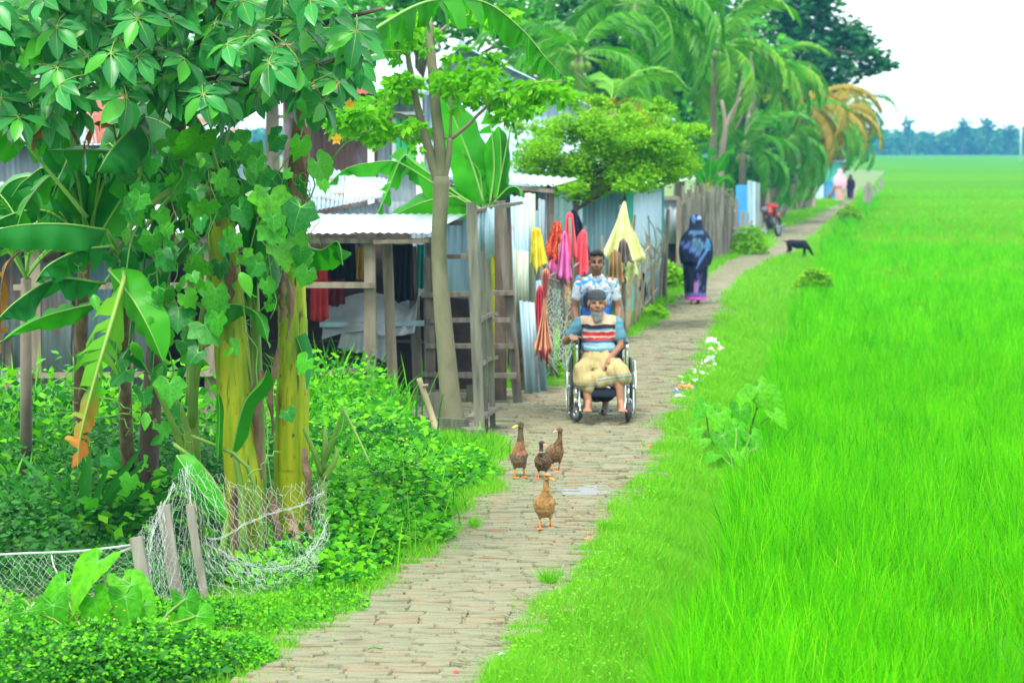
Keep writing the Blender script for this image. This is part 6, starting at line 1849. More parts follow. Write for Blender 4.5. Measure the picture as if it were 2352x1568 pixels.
# young banana with bright leaves beyond the reed fence
r = empty("banana_plant", gnd(1630, 588), "small bright banana plant showing above the reed fence", "banana plant")
Z = gnd(1630, 588).y
pseudostem(r, [gnd(1630, 588), at(1628, 480, Z), at(1626, 420, Z)], [.12, .1, .07])
for pts, w in (([(1626, 430), (1612, 380), (1606, 330)], .4), ([(1628, 430), (1632, 380), (1640, 330)], .45), ([(1630, 430), (1660, 370), (1690, 330)], .42), ([(1630, 440), (1665, 410), (1690, 420)], .35), ([(1622, 430), (1598, 400), (1580, 410)], .35)):
    banana_leaf(r, px_pts(pts, Z), w, (0, -1, .2), "banana_green", .3, .2, n=12)
b = MB(); b.ell(at(1592, 372, Z - .4), (.10, .08, .16), None, 8, 6)
m, nt, bs = new_mat("red_bloom"); bs.inputs['Base Color'].default_value = (.6, .02, .02, 1)
tag(b.build("red_blossom", m, r, True), "red banana blossom")

# shrubs along the path's left side and at the field edge
def shrub(px, py, rx, h, label, mat="bush_light", n=1600, leaf=.1):
    g = gnd(px, py); s = sc_at(g.y)
    r = empty("shrub", g, label, "shrub", "shrubs along the path")
    b = MB()
    for k in range(5): b.tube([g, g + Vector((U(-.3, .3) * rx / s, U(-.2, .2), h / s * .7))], [.015, .006], 5)
    b.build("stems", "stick_wood", r)
    P = mound_pts(n, g.x, g.y, rx / s, rx / s, h / s, 0.0, .75, 3.0, px)
    v, q, t = leaf_quads(P, RNG.uniform(leaf * .6, leaf * 1.3, len(P)), .6, .6)
    obj("foliage", np_mesh("foliage", v, None, t, MATS[mat]), r)
shrub(1868, 662, 40, 34, "low yellow-green shrub on the bank below the goat", n=2600)
shrub(1952, 503, 30, 26, "leafy shrub at the far bend between path and rice", "bush_light", 1100, .14)
shrub(1720, 585, 40, 60, "small shrub in the grass before the pale stakes", "bush_light", 1200, .12)
shrub(1545, 668, 35, 60, "leafy shrub at the foot of the thin grey pole", "bush_light", 1500, .1)
shrub(1500, 735, 30, 40, "low shrub at the end of the twig fence", "bush_light", 1200, .08)
shrub(1265, 875, 25, 45, "green shrub at the foot of the netting fence", "bush_light", 1500, .06)
shrub(1060, 905, 0.1, 1, "x", n=5) if False else None

# far wood across the paddy
def build_far():
    P, S = [], []
    for x in np.arange(500, 2900, 5.5):
        Z = 850 + RNG.uniform(0, 60)
        top = 309 - 14 * noise.noise(Vector((x * .012, 0, 0))) - 13 * noise.noise(Vector((x * .045, 3, 0))) - 10 * max(0, math.sin((x - 2150) * .011))
        h = at(x, top, Z).z
        n = 60
        c = at(x, 340, Z)
        zz = RNG.random(n) ** 1.25 * h
        P.append(np.stack([c.x + RNG.normal(0, 1.6, n), Z + RNG.normal(0, 3, n), zz], 1)); S.append(RNG.uniform(1.2, 2.6, n))
    P = np.concatenate(P); S = np.concatenate(S)
    v, q, t = leaf_quads(P, S, .8, .5)
    tag(obj("far_wood", np_mesh("far_wood", v, None, t, "far_leaf")), "distant wood fading into blue haze across the paddy", "wood", kind="stuff")
    # a few taller trees that stand out of it
    for x, y, rx, ry, lab in ((2085, 288, 9, 20, "thin pointed tree rising from the distant wood at its left"), (2212, 288, 16, 16, "rounded taller tree in the middle of the distant wood"), (2268, 284, 15, 18, "tallest round tree in the distant wood's centre right"), (2318, 296, 16, 12, "low round tree at the right of the distant wood")):
        clump_tree("far_tree", lab, Vector((at(x, 0, 845).x, 845, 0)), [Vector((at(x, 0, 845).x, 845, 0)), at(x, 330, 845), at(x, y + 5, 845)], .22, [cl(x, y, 845, rx, ry), cl(x + 3, y + 18, 845, rx * 1.2, ry)], 1.4, "far_leaf", 14, "bark_dark", limbs=False, group="trees standing out of the distant wood")
    g = Vector((at(2349, 0, 500).x, 500, 0))
    r = empty("utility_pole", g, "thin pale utility pole at the right edge of the paddy", "pole")
    b = MB(); b.tube([g, g + Vector((0, 0, 10.2))], [.2, .14], 8); b.build("shaft", "white_paint", r, True)
    b = MB(); b.beam(g + Vector((-.9, 0, 9.5)), g + Vector((.9, 0, 9.5)), .12, .12); b.build("crossarm", "old_wood", r)
    g = Vector((at(1941, 0, 150).x, 150, 0))
    r = empty("lamp_post", g, "pale post beside the teal hut at the end of the palms", "post")
    b = MB(); b.tube([g, g + Vector((0, 0, 3.4))], [.09, .07], 8); b.build("shaft", "white_paint", r, True)
build_far()

def build_haze():
    m = bpy.data.materials.new("haze_air"); m.use_nodes = True; nt = m.node_tree
    for n in list(nt.nodes):
        if n.type != 'OUTPUT_MATERIAL': nt.nodes.remove(n)
    v = nt.nodes.new("ShaderNodeVolumePrincipled")
    v.inputs['Color'].default_value = (.13, .52, 1.0, 1); v.inputs['Density'].default_value = .0004; v.inputs['Anisotropy'].default_value = 0.0
    nt.links.new(v.outputs[0], nt.nodes["Material Output"].inputs['Volume'])
    b = MB(); b.box((0, 490, 6.3), (2000, 1040, 15.4))
    tag(b.build("haze", m), "thin pale blue haze over the fields", "haze", kind="stuff")
build_haze()
# ------------------------------------------------------------------ people and animals
attr_mat("skin", .55, 18, .10, .12, .35, 160)
attr_mat("fabric", .85, 10, .18, .25, .2, 60)
attr_mat("feathers", .8, 34, .38, .5, .2, 90)
attr_mat("hair", .7, 60, .4, .5, .3, 140)
def lungi_mat(name):
    m = attr_mat(name, .9, 6, .2, .15, .2, 30); nt = m.node_tree; bs = nt.nodes["Principled BSDF"]
    src = bs.inputs['Base Color'].links[0].from_socket
    tc = nt.nodes.new("ShaderNodeTexCoord")
    tot = src
    for ax in ('X', 'Z'):
        w = nt.nodes.new("ShaderNodeTexWave"); w.bands_direction = ax; w.inputs['Scale'].default_value = 26; w.inputs['Distortion'].default_value = 1.2; w.inputs['Detail Scale'].default_value = 1
        nt.links.new(tc.outputs['Object'], w.inputs['Vector'])
        tot = mixc(nt, tot, mixc(nt, tot, (.80, .76, .62), 1.0, 'MULTIPLY'), contrast(nt, w.outputs['Fac'], .62, .72))
    nt.links.new(tot, bs.inputs['Base Color'])
lungi_mat("check_cloth")
def metal(name, c, r):
    m, nt, bs = new_mat(name); bs.inputs['Base Color'].default_value = (*c, 1); bs.inputs['Metallic'].default_value = 1.0 if r < .4 else 0; bs.inputs['Roughness'].default_value = r
metal("chrome", (.75, .78, .80), .22); metal("dark_rubber", (.03, .03, .032), .7); metal("navy_vinyl", (.03, .045, .085), .45); metal("alloy_grey", (.45, .48, .50), .3)
metal("black_paint", (.012, .013, .016), .4); metal("sandal_teal", (.05, .25, .27), .6)

def V3(*a): return Vector(a)
def stack(co, base, rules):
    """colour per vertex: base, then (mask, colour) in turn"""
    c = np.tile(np.array(base, np.float32), (len(co), 1))
    for m, col in rules: c[m] = col
    return c
def ndist(co, p, r):
    return np.sqrt((((co - np.array(p)) / np.array(r)) ** 2).sum(1))
def vnoise(co, s, off=0.0):
    return np.array([noise.noise(Vector((float(a) * s + off, float(b) * s, float(c) * s))) for a, b, c in co])

def head(mb, c, k=1.0, wide=1.0):
    """head with a face looking to -Y; c is the middle of the head"""
    q = lambda x, y, z: c + Vector((x * wide, y, z)) * k
    e = lambda p, r: mb.ell(p, tuple(v * k for v in r), None, 16, 12)
    e(q(0, .012, .028), (.074 * wide, .092, .090)); e(q(0, -.022, -.045), (.058 * wide, .068, .068)); e(q(0, -.048, -.085), (.030 * wide, .028, .024))
    for s in (-1, 1):
        e(q(s * .040, -.056, -.030), (.028, .024, .026)); e(q(s * .077, .012, -.006), (.010, .020, .032)); e(q(s * .030, -.076, .026), (.026, .012, .009))
    mb.cap(q(0, -.082, .016), q(0, -.104, -.022), .009 * k, .014 * k, 8)
    for s in (-1, 1): e(q(s * .012, -.096, -.026), (.009, .010, .008))
    e(q(0, -.087, -.053), (.026, .010, .0065)); e(q(0, -.083, -.067), (.022, .011, .0075))
def face_rules(co, c, k=1.0, lip=(.25, .09, .075), wide=1.0, brow=(.02, .015, .012), squint=1.0):
    r = []
    front = co[:, 1] < c.y - .045 * k
    for s in (-1, 1):
        p = c + Vector((s * .031 * wide, 0, .004)) * k
        d = np.sqrt(((co[:, 0] - p.x) / (.017 * k)) ** 2 + ((co[:, 2] - p.z) / (.008 * k * squint)) ** 2)
        r.append(((d < 1.0) & front, (.045, .028, .02)))
        b = c + Vector((s * .032 * wide, 0, .030)) * k
        d = np.sqrt(((co[:, 0] - b.x) / (.024 * k)) ** 2 + ((co[:, 2] - b.z) / (.0065 * k)) ** 2)
        r.append(((d < 1) & front, brow))
    d = np.sqrt(((co[:, 0] - c.x) / (.025 * k)) ** 2 + ((co[:, 2] - (c.z - .060 * k)) / (.013 * k)) ** 2)
    r.append(((d < 1) & (co[:, 1] < c.y - .07 * k), lip))
    return r

def hand(mb, wrist, d, palm, side, curl=.5, k=1.0):
    """palm and five fingers; d is the hand's direction, palm the way the palm faces, side the thumb side"""
    d = Vector(d).normalized(); n = Vector(palm); n = (n - d * n.dot(d)).normalized(); s = Vector(side); s = (s - d * s.dot(d) - n * s.dot(n)).normalized()
    w = Vector(wrist)
    R = Matrix((s, d, n)).transposed()
    mb.ell(w + d * .045 * k, (.040 * k, .050 * k, .016 * k), R, 12, 8)
    for i, (o, L) in enumerate(((.029, .070), (.010, .078), (-.010, .072), (-.029, .056))):
        p = w + d * .082 * k + s * o * k
        dd = (d * math.cos(curl * .4) + n * math.sin(curl * .4) + s * o * 1.5).normalized()
        for j, f in enumerate((.42, .33, .25)):
            q = p + dd * L * f * k
            mb.cap(p, q, (.0095 - .0008 * j) * k, (.009 - .001 * j) * k, 8)
            p = q; dd = (dd * math.cos(curl) + n * math.sin(curl)).normalized()
    p = w + d * .02 * k + s * .034 * k; dd = (d * .75 + s * .8 + n * .25).normalized()
    for j, L in enumerate((.035, .028)):
        q = p + dd * L * k; mb.cap(p, q, .011 * k, .0095 * k, 8); p = q; dd = (dd + d * .6).normalized()

def foot(mb, ankle, d, k=1.0):
    """bare foot under an ankle, toes to d"""
    d = Vector(d).normalized(); s = Vector((-d.y, d.x, 0)); a = Vector(ankle)
    heel = a + Vector((0, 0, -.055)) * k - d * .03 * k
    mb.cap(a, heel + Vector((0, 0, .012)), .036 * k, .034 * k); mb.cap(heel, heel + d * .13 * k + Vector((0, 0, -.006)), .034 * k, .032 * k)
    mb.cap(a + d * .02, heel + d * .12 * k, .034 * k, .026 * k); mb.ell(heel + d * .14 * k + Vector((0, 0, -.010)), (.046 * k, .046 * k, .020 * k))
    for i in range(5):
        o = (.036 - .018 * i) * k; L = (.05 - .006 * i) * k
        p = heel + d * .165 * k + s * o + Vector((0, 0, -.014)); mb.cap(p, p + d * L * .8, (.013 if i == 0 else .0095) * k, (.012 if i == 0 else .0085) * k, 8)

# ---- wheelchair with its rider and the young man pushing
WX, WY = at(1383, 0, 27.15).x, 27.15
def build_wheelchair():
    r = empty("wheelchair", (0, 0, 0), "chrome-framed wheelchair with navy seat being pushed along the path", "wheelchair")
    def tb(name, pts, rad=.011, mat="chrome", n=8): 
        b = MB(); b.tube(catmull(pts, 4 * len(pts)) if len(pts) > 2 else pts, rad, n); return b.build(name, mat, r, True)
    for s in (-1, 1):
        tb("back_post", [V3(s * .225, .26, .30), V3(s * .225, .28, .60), V3(s * .225, .29, .88), V3(s * .225, .33, .93), V3(s * .225, .44, .93)])
        b = MB(); b.cap((s * .225, .40, .93), (s * .225, .50, .93), .018, .018); b.build("push_handle", "dark_rubber", r, True)
        tb("seat_rail", [V3(s * .225, -.26, .48), V3(s * .225, .28, .48)]); tb("lower_rail", [V3(s * .225, -.24, .24), V3(s * .225, .26, .24)])
        tb("front_leg", [V3(s * .225, -.24, .48), V3(s * .225, -.27, .40), V3(s * .225, -.33, .20), V3(s * .215, -.40, .115)], .012)
        tb("arm_support", [V3(s * .25, -.20, .44), V3(s * .25, -.205, .70), V3(s * .25, -.16, .755), V3(s * .25, .24, .755)], .013)
        tb("arm_strut", [V3(s * .25, -.12, .48), V3(s * .25, -.12, .75)], .010)
        b = MB(); b.ell((s * .25, -.02, .782), (.030, .19, .020), None, 14, 8); b.build("arm_pad", "navy_vinyl", r, True)
        b = MB(); b.box((s * .25, .04, .61), (.008, .30, .22)); b.build("side_panel", "navy_vinyl", r)
        w = MB(); w.ring((s * .295, .20, .305), .288, .017, 'X', 40, 8); wh = w.build("rear_wheel", "dark_rubber", r, True)
        b = MB(); b.ring((s * .295, .20, .305), .268, .009, 'X', 40, 6); b.build("rim", "chrome", wh, True)
        b = MB(); b.ring((s * .340, .20, .305), .262, .009, 'X', 40, 6); b.build("push_rim", "chrome", wh, True)
        b = MB(); b.tube([(s * .24, .20, .305), (s * .345, .20, .305)], .022, 10); b.build("hub", "alloy_grey", wh, True)
        for k in range(16):
            a = k * math.pi / 8
            b = MB(); b.tube([(s * .31, .20 + .02 * math.cos(a), .305 + .02 * math.sin(a)), (s * .295, .20 + .27 * math.cos(a + .15), .305 + .27 * math.sin(a + .15))], .0016, 4, False); b.build("spoke", "chrome", wh)
        for k in range(3):
            a = k * 2.1 + .4; b = MB(); b.tube([(s * .295, .20 + .26 * math.cos(a), .305 + .26 * math.sin(a)), (s * .34, .20 + .262 * math.cos(a), .305 + .262 * math.sin(a))], .005, 5); b.build("rim_bolt", "chrome", wh)
        yaw = .55 if s < 0 else .06
        R = Matrix.Rotation(yaw, 3, 'Z'); cc = V3(s * .255, -.29, .098)
        w = MB(); w.ring(cc, .078, .021, 'X', 26, 8, R); wh = w.build("caster", "dark_rubber", r, True)
        b = MB(); b.ring(cc, .052, .010, 'X', 20, 6, R); b.ell(cc, .02); 
        for k in range(5):
            a = k * 1.257; b.tube([cc, cc + R @ V3(0, .055 * math.cos(a), .055 * math.sin(a))], .007, 5)
        b.build("caster_rim", "alloy_grey", wh, True)
        b = MB(); b.tube([cc + R @ V3(.03, 0, 0), cc + R @ V3(.03, -.02, .12), cc + V3(0, -.02, .145), cc + R @ V3(-.03, -.02, .12), cc + R @ V3(-.03, 0, 0)], .008, 6); b.tube([cc + V3(0, -.02, .14), cc + V3(0, -.02, .24)], .014, 8); b.build("fork", "chrome", wh, True)
        b = MB(); b.beam((s * .20, -.40, .108), (s * .03, -.43, .105), .13, .014, (0, 0, 1)); b.build("footplate", "alloy_grey", r)
    for s in (-1, 1): tb("cross_brace", [V3(-s * .225, -.04 + .02 * s, .24), V3(s * .225, -.04 + .02 * s, .47)], .012)
    b = MB(); b.grid(lambda u, v: V3(lerp(-.225, .225, u), lerp(-.24, .26, v), .49 - .035 * math.sin(u * math.pi)), 10, 6); b.build("seat_sling", "navy_vinyl", r, True, thick=.012)
    b = MB(); b.grid(lambda u, v: V3(lerp(-.225, .225, u), .285 + .03 * math.sin(u * math.pi), lerp(.52, .90, v)), 10, 6); b.build("back_sling", "navy_vinyl", r, True, thick=.012)
    b = MB(); b.grid(lambda u, v: V3(lerp(-.228, .228, u), -.275 + .03 * math.sin(u * math.pi), lerp(.255, .345, v) - .012 * math.sin(u * math.pi)), 12, 4); b.build("calf_strap", "navy_vinyl", r, True, thick=.008)
    r.location = (WX, WY, .03)
    return r
build_wheelchair()

def build_rider():
    r = empty("person", (0, 0, 0), "bearded man in a dark cap and striped shirt seated in the wheelchair", "person")
    SK = (.33, .165, .095)
    hc = V3(-.015, .075, 1.155)
    b = MB()
    head(b, hc, 1.08, 1.06)
    b.cap(V3(-.01, .13, 1.0), hc + V3(0, .03, -.06), .058, .055)
    b.ell((0, .13, .80), (.16, .12, .24)); b.ell((0, .10, .66), (.17, .14, .13))
    b.cap((-.13, .15, .955), (.13, .15, .955), .05, .05)
    # image-left arm rests on the pad, the other lies in the lap
    sh, el, wr = V3(-.178, .15, .95), V3(-.325, .13, .775), V3(-.275, -.045, .832)
    b.cap(sh, el, .052, .043); b.cap(el, wr, .042, .028); hand(b, wr, (.18, -1, -.03), (.1, 0, -1), (1, 0, 0), .28, 1.05)
    sh, el, wr = V3(.178, .15, .95), V3(.235, .08, .735), V3(.085, -.165, .60)
    b.cap(sh, el, .052, .043); b.cap(el, wr, .042, .028); hand(b, wr, (-.5, -.6, -.62), (.2, -.5, -1), (-.6, -.3, .5), .45, 1.05)
    for s, kx, ax in ((-1, -.165, -.115), (1, .185, .205)):
        b.cap((s * .09, .10, .565), (kx, -.33, .53), .085, .062); b.cap((kx, -.33, .53), (ax, -.385, .215), .055, .036)
        foot(b, (ax, -.385, .200), (s * .10, -1, 0), 1.0)
    def col(co):
        f = vnoise(co, 25)
        base = np.tile(np.array(SK, np.float32), (len(co), 1)) * (1 + .10 * f)[:, None]
        ru = face_rules(co, hc, 1.08, (.27, .11, .09), 1.06, (.10, .09, .08), .55)
        for m, c in ru: base[m] = c
        temple = (co[:, 2] > hc.z - .01) & (np.abs(co[:, 0] - hc.x) > .058) & (co[:, 2] < hc.z + .085) & (co[:, 1] > hc.y - .035) & (co[:, 2] > hc.z + .02)
        base[temple] = (.30, .30, .29)
        stub = (co[:, 2] < hc.z - .035) & (co[:, 2] > hc.z - .13) & (co[:, 1] < hc.y + .03) & (np.abs(co[:, 0] - hc.x) > .030)
        base[stub] = base[stub] * .82 + np.array([.03, .03, .03])
        return base
    remesh(b, .0062, 2, "body", "skin", col, r)
    # beard
    b = MB(); b.ell(hc + V3(0, -.068, -.115), (.048, .030, .050)); b.ell(hc + V3(-.012, -.078, -.16), (.032, .022, .036)); b.ell(hc + V3(.018, -.076, -.155), (.030, .022, .034))
    for s in (-1, 1): b.cap(hc + V3(s * .058, -.02, -.06), hc + V3(s * .03, -.06, -.115), .016, .024)
    remesh(b, .006, 2, "beard", "hair", lambda co: np.tile(np.array([.22, .22, .21]), (len(co), 1)) * (1 + .4 * vnoise(co, 60))[:, None], r)
    # prayer cap
    b = MB()
    b.grid(lambda u, v: hc + V3(math.cos(u * 6.283) * .089 * math.cos(v * 1.52) ** .45, .016 + math.sin(u * 6.283) * .106 * math.cos(v * 1.52) ** .45, .050 + .085 * math.sin(v * 1.52) + .016 * math.sin(u * 6.283) * (1 - v)), 28, 12, True)
    b.build("cap", "cap_cloth", r, True, thick=.004)
    # striped polo
    b = MB()
    b.ell((0, .13, .82), (.178, .145, .25)); b.ell((0, .075, .70), (.185, .165, .12)); b.cap((-.148, .145, .968), (.148, .145, .968), .066, .066); b.cap((0, .13, 1.0), (-.005, .115, 1.04), .085, .072)
    b.cap((-.178, .15, .955), (-.272, .135, .840), .070, .066); b.cap((.178, .15, .955), (.212, .11, .815), .070, .066)
    def col(co):
        x, z = co[:, 0], co[:, 2] + .012 * vnoise(co, 9)
        c = np.zeros((len(co), 3), np.float32)
        bands = [(0, .655, (.50, .03, .04)), (.655, .685, (.52, .03, .04)), (.685, .715, (.16, .33, .40)), (.715, .735, (.30, .52, .60)), (.735, .765, (.20, .38, .44)), (.765, .79, (.03, .09, .16)), (.79, .815, (.52, .03, .04)), (.815, .832, (.62, .48, .34)), (.832, .872, (.55, .03, .045)), (.872, .886, (.64, .50, .38)), (.886, .902, (.12, .28, .36)), (.902, .945, (.025, .02, .035)), (.945, 2, (.58, .42, .27))]
        for lo, hi, cc in bands: c[(z >= lo) & (z < hi)] = cc
        sl = (x < -.172 - (z - .95) * .1) | (x > .168 + (z - .95) * .05)
        c[sl] = (.10, .26, .33)
        cuff = ((x < -.26) & (z < .80)) | ((x > .17) & (z < .775) & (x > .19))
        c[cuff & sl] = (.34, .55, .60)
        return c
    remesh(b, .0075, 3, "shirt", "fabric", col, r, (.010, 9, 12, 22))
    # checked lungi
    b = MB()
    b.ell((0, .085, .655), (.195, .165, .09)); b.ell((0, .0, .60), (.20, .20, .09))
    for s, kx in ((-1, -.175), (1, .195)):
        b.cap((s * .09, .08, .57), (kx, -.33, .525), .095, .078)
    b.cap((-.175, -.335, .525), (-.155, -.36, .40), .080, .088); b.cap((-.195, -.32, .50), (-.20, -.33, .41), .070, .068); b.cap((-.12, -.36, .42), (-.115, -.375, .345), .085, .062)
    b.cap((.195, -.335, .525), (.22, -.35, .46), .080, .086); b.cap((.12, -.32, .50), (.245, -.34, .445), .066, .072)
    b.cap((-.08, -.28, .44), (.10, -.28, .45), .065, .055); b.cap((0, -.08, .56), (0, -.27, .44), .085, .065); b.cap((-.12, -.33, .43), (-.01, -.31, .385), .065, .05); b.cap((-.01, -.31, .385), (.17, -.33, .44), .05, .07)
    for k in range(5): b.cap((.04 * (k - 2), -.04, .69), (.055 * (k - 2) - .02, -.24, .54), .018, .022)
    def col(co):
        x, z = co[:, 0], co[:, 2]
        c = np.tile(np.array([.50, .42, .21], np.float32), (len(co), 1)) * (1 + .10 * vnoise(co, 12))[:, None]
        hem = np.where(x < -.02, z - .345 - .2 * np.clip(x + .12, -1, .0) * 0, z - (.405 + .18 * np.clip(x - .05, -.2, .2)))
        for lo, hi, cc in ((-.02, .012, (.46, .38, .2)), (.012, .030, (.12, .27, .33)), (.034, .042, (.55, .30, .10)), (.046, .056, (.16, .32, .36))):
            m = (hem > lo) & (hem < hi) & (co[:, 1] < -.15); c[m] = cc
        return c
    remesh(b, .0075, 4, "lungi", "check_cloth", col, r, (.016, 20, 8, 6))
    r.location = (WX - .025, WY, .03)
plain("cap_cloth", [(.035, .04, .042), (.055, .06, .062)], .9, 30, .3, .004)
build_rider()

def build_pusher():
    r = empty("person", (0, 0, 0), "young man in a blue and white patterned T-shirt pushing the wheelchair", "person")
    SK = (.22, .105, .06)
    hc = V3(0, -.03, 1.545)
    b = MB(); head(b, hc, 1.03, .94)
    b.cap((0, .02, 1.36), hc + V3(0, .03, -.06), .055, .052)
    b.ell((0, .03, 1.18), (.155, .10, .22)); b.ell((0, .03, .98), (.145, .10, .13)); b.cap((-.155, .03, 1.34), (.155, .03, 1.34), .05, .05)
    for s in (-1, 1):
        sh, el, wr = V3(s * .18, .03, 1.325), V3(s * .225, .03, 1.06), V3(s * .205, -.33, .965)
        b.cap(sh, el, .047, .038); b.cap(el, wr, .038, .026); hand(b, wr, (-s * .15, -1, -.1), (-s * .3, .1, -1), (-s, 0, 0), .9, 1.0)
    for s, fy in ((-1, .10), (1, -.14)):
        b.cap((s * .085, .03, .92), (s * .09, fy * .4 - .03, .50), .078, .055); b.cap((s * .09, fy * .4 - .03, .50), (s * .095, fy + .04, .11), .053, .034)
        foot(b, (s * .095, fy + .04, .085), (s * .12, -1, 0))
    def col(co):
        base = np.tile(np.array(SK, np.float32), (len(co), 1)) * (1 + .10 * vnoise(co, 25))[:, None]
        for m, c in face_rules(co, hc, 1.03, (.20, .075, .06), .94): base[m] = c
        return base
    remesh(b, .0064, 2, "body", "skin", col, r)
    b = MB()      # thick short hair
    b.ell(hc + V3(0, .030, .060), (.080, .092, .072)); b.ell(hc + V3(0, -.035, .098), (.066, .050, .032)); b.ell(hc + V3(-.022, -.060, .092), (.046, .030, .026)); b.ell(hc + V3(.034, -.052, .090), (.032, .030, .022)); b.ell(hc + V3(0, .068, .015), (.066, .040, .065))
    for s in (-1, 1): b.ell(hc + V3(s * .066, .012, .040), (.014, .030, .036))
    remesh(b, .0065, 1, "hair", "hair", lambda co: np.tile(np.array([.014, .011, .010]), (len(co), 1)) * (1 + .6 * vnoise(co, 40))[:, None], r)
    b = MB()
    b.ell((0, .03, 1.20), (.172, .120, .24)); b.ell((0, .03, 1.00), (.165, .12, .16)); b.cap((-.135, .03, 1.335), (.135, .03, 1.335), .058, .058); b.cap((0, .025, 1.36), (0, .02, 1.385), .078, .064)
    for s in (-1, 1): b.cap((s * .172, .03, 1.325), (s * .205, .03, 1.185), .056, .056)
    def col(co):
        x, z = co[:, 0], co[:, 2]
        n1 = vnoise(co, 21, 3.0); n2 = vnoise(co, 24, 11.0); n3 = vnoise(co, 40, 5)
        c = np.tile(np.array([.52, .57, .64], np.float32), (len(co), 1))
        c[n1 > .16] = (.05, .32, .72); c[n2 > .22] = (.26, .23, .14); c[(n2 > .34)] = (.50, .52, .50)
        low = np.clip((1.17 - z + .03 * n1) / .10, 0, 1) * (np.abs(x) < .19)
        blue = np.array([.015, .14, .52]); c = c * (1 - low[:, None]) + blue * low[:, None]
        dk = np.clip(1.25 - ndist(co, (-.09, -.09, 1.15), (.07, .2, .14)), 0, 1) * 1.6
        dk = np.clip(dk, 0, 1)[:, None]; c = c * (1 - dk) + np.array([.03, .035, .06]) * dk
        sl = np.abs(x) > .215
        c[sl & (z < 1.155)] = (.75, .78, .80)
        c[(z > 1.40)] = (.72, .75, .78)
        return c
    remesh(b, .0075, 3, "t_shirt", "fabric", col, r, (.012, 16, 12, 12))
    b = MB()      # dark printed lungi
    b.ell((0, .03, .95), (.165, .125, .09))
    for s, fy in ((-1, .10), (1, -.14)):
        b.cap((s * .07, .03, .90), (s * .085, fy * .6, .24), .115, .13)
    b.cap((0, 0, .85), (0, -.02, .24), .13, .14)
    remesh(b, .011, 5, "lungi", "fabric", lambda co: np.where((vnoise(co, 18) > .28)[:, None], np.array([.30, .22, .06]), np.array([.018, .018, .02])), r)
    for s, fy in ((-1, .10), (1, -.14)):
        b = MB(); b.ell((s * .10, fy - .03, .010), (.048, .13, .012), None, 16, 6); so = b.build("sandal", "black_paint", r, True)
        b = MB()
        for q in (-1, 1): b.tube(catmull([(s * .10 + q * .046, fy + .02, .02), (s * .10 + q * .038, fy - .03, .055), (s * .10, fy - .085, .035)], 8), .009, 6)
        b.build("strap", "sandal_teal", so, True)
    r.location = (at(1371, 0, 27.9).x, 27.9, .03); r.rotation_euler = (math.radians(3), 0, 0)
build_pusher()

# ---- women
def robe(mb, prof, n=32, fold=.02, nf=9, ph=0.0):
    """flowing dress from cross-sections (z, rx, ry, cx, cy)"""
    def f(u, v):
        k = v * (len(prof) - 1); i = min(int(k), len(prof) - 2); t = k - i
        z, rx, ry, cx, cy = (lerp(a, b_, t) for a, b_ in zip(prof[i], prof[i + 1]))
        a = u * 2 * math.pi; w = 1 + fold * (1 - v) * math.sin(nf * a + ph) * 2
        return V3(cx + rx * w * math.cos(a), cy + ry * w * math.sin(a), z)
    mb.grid(f, n, 24, True)

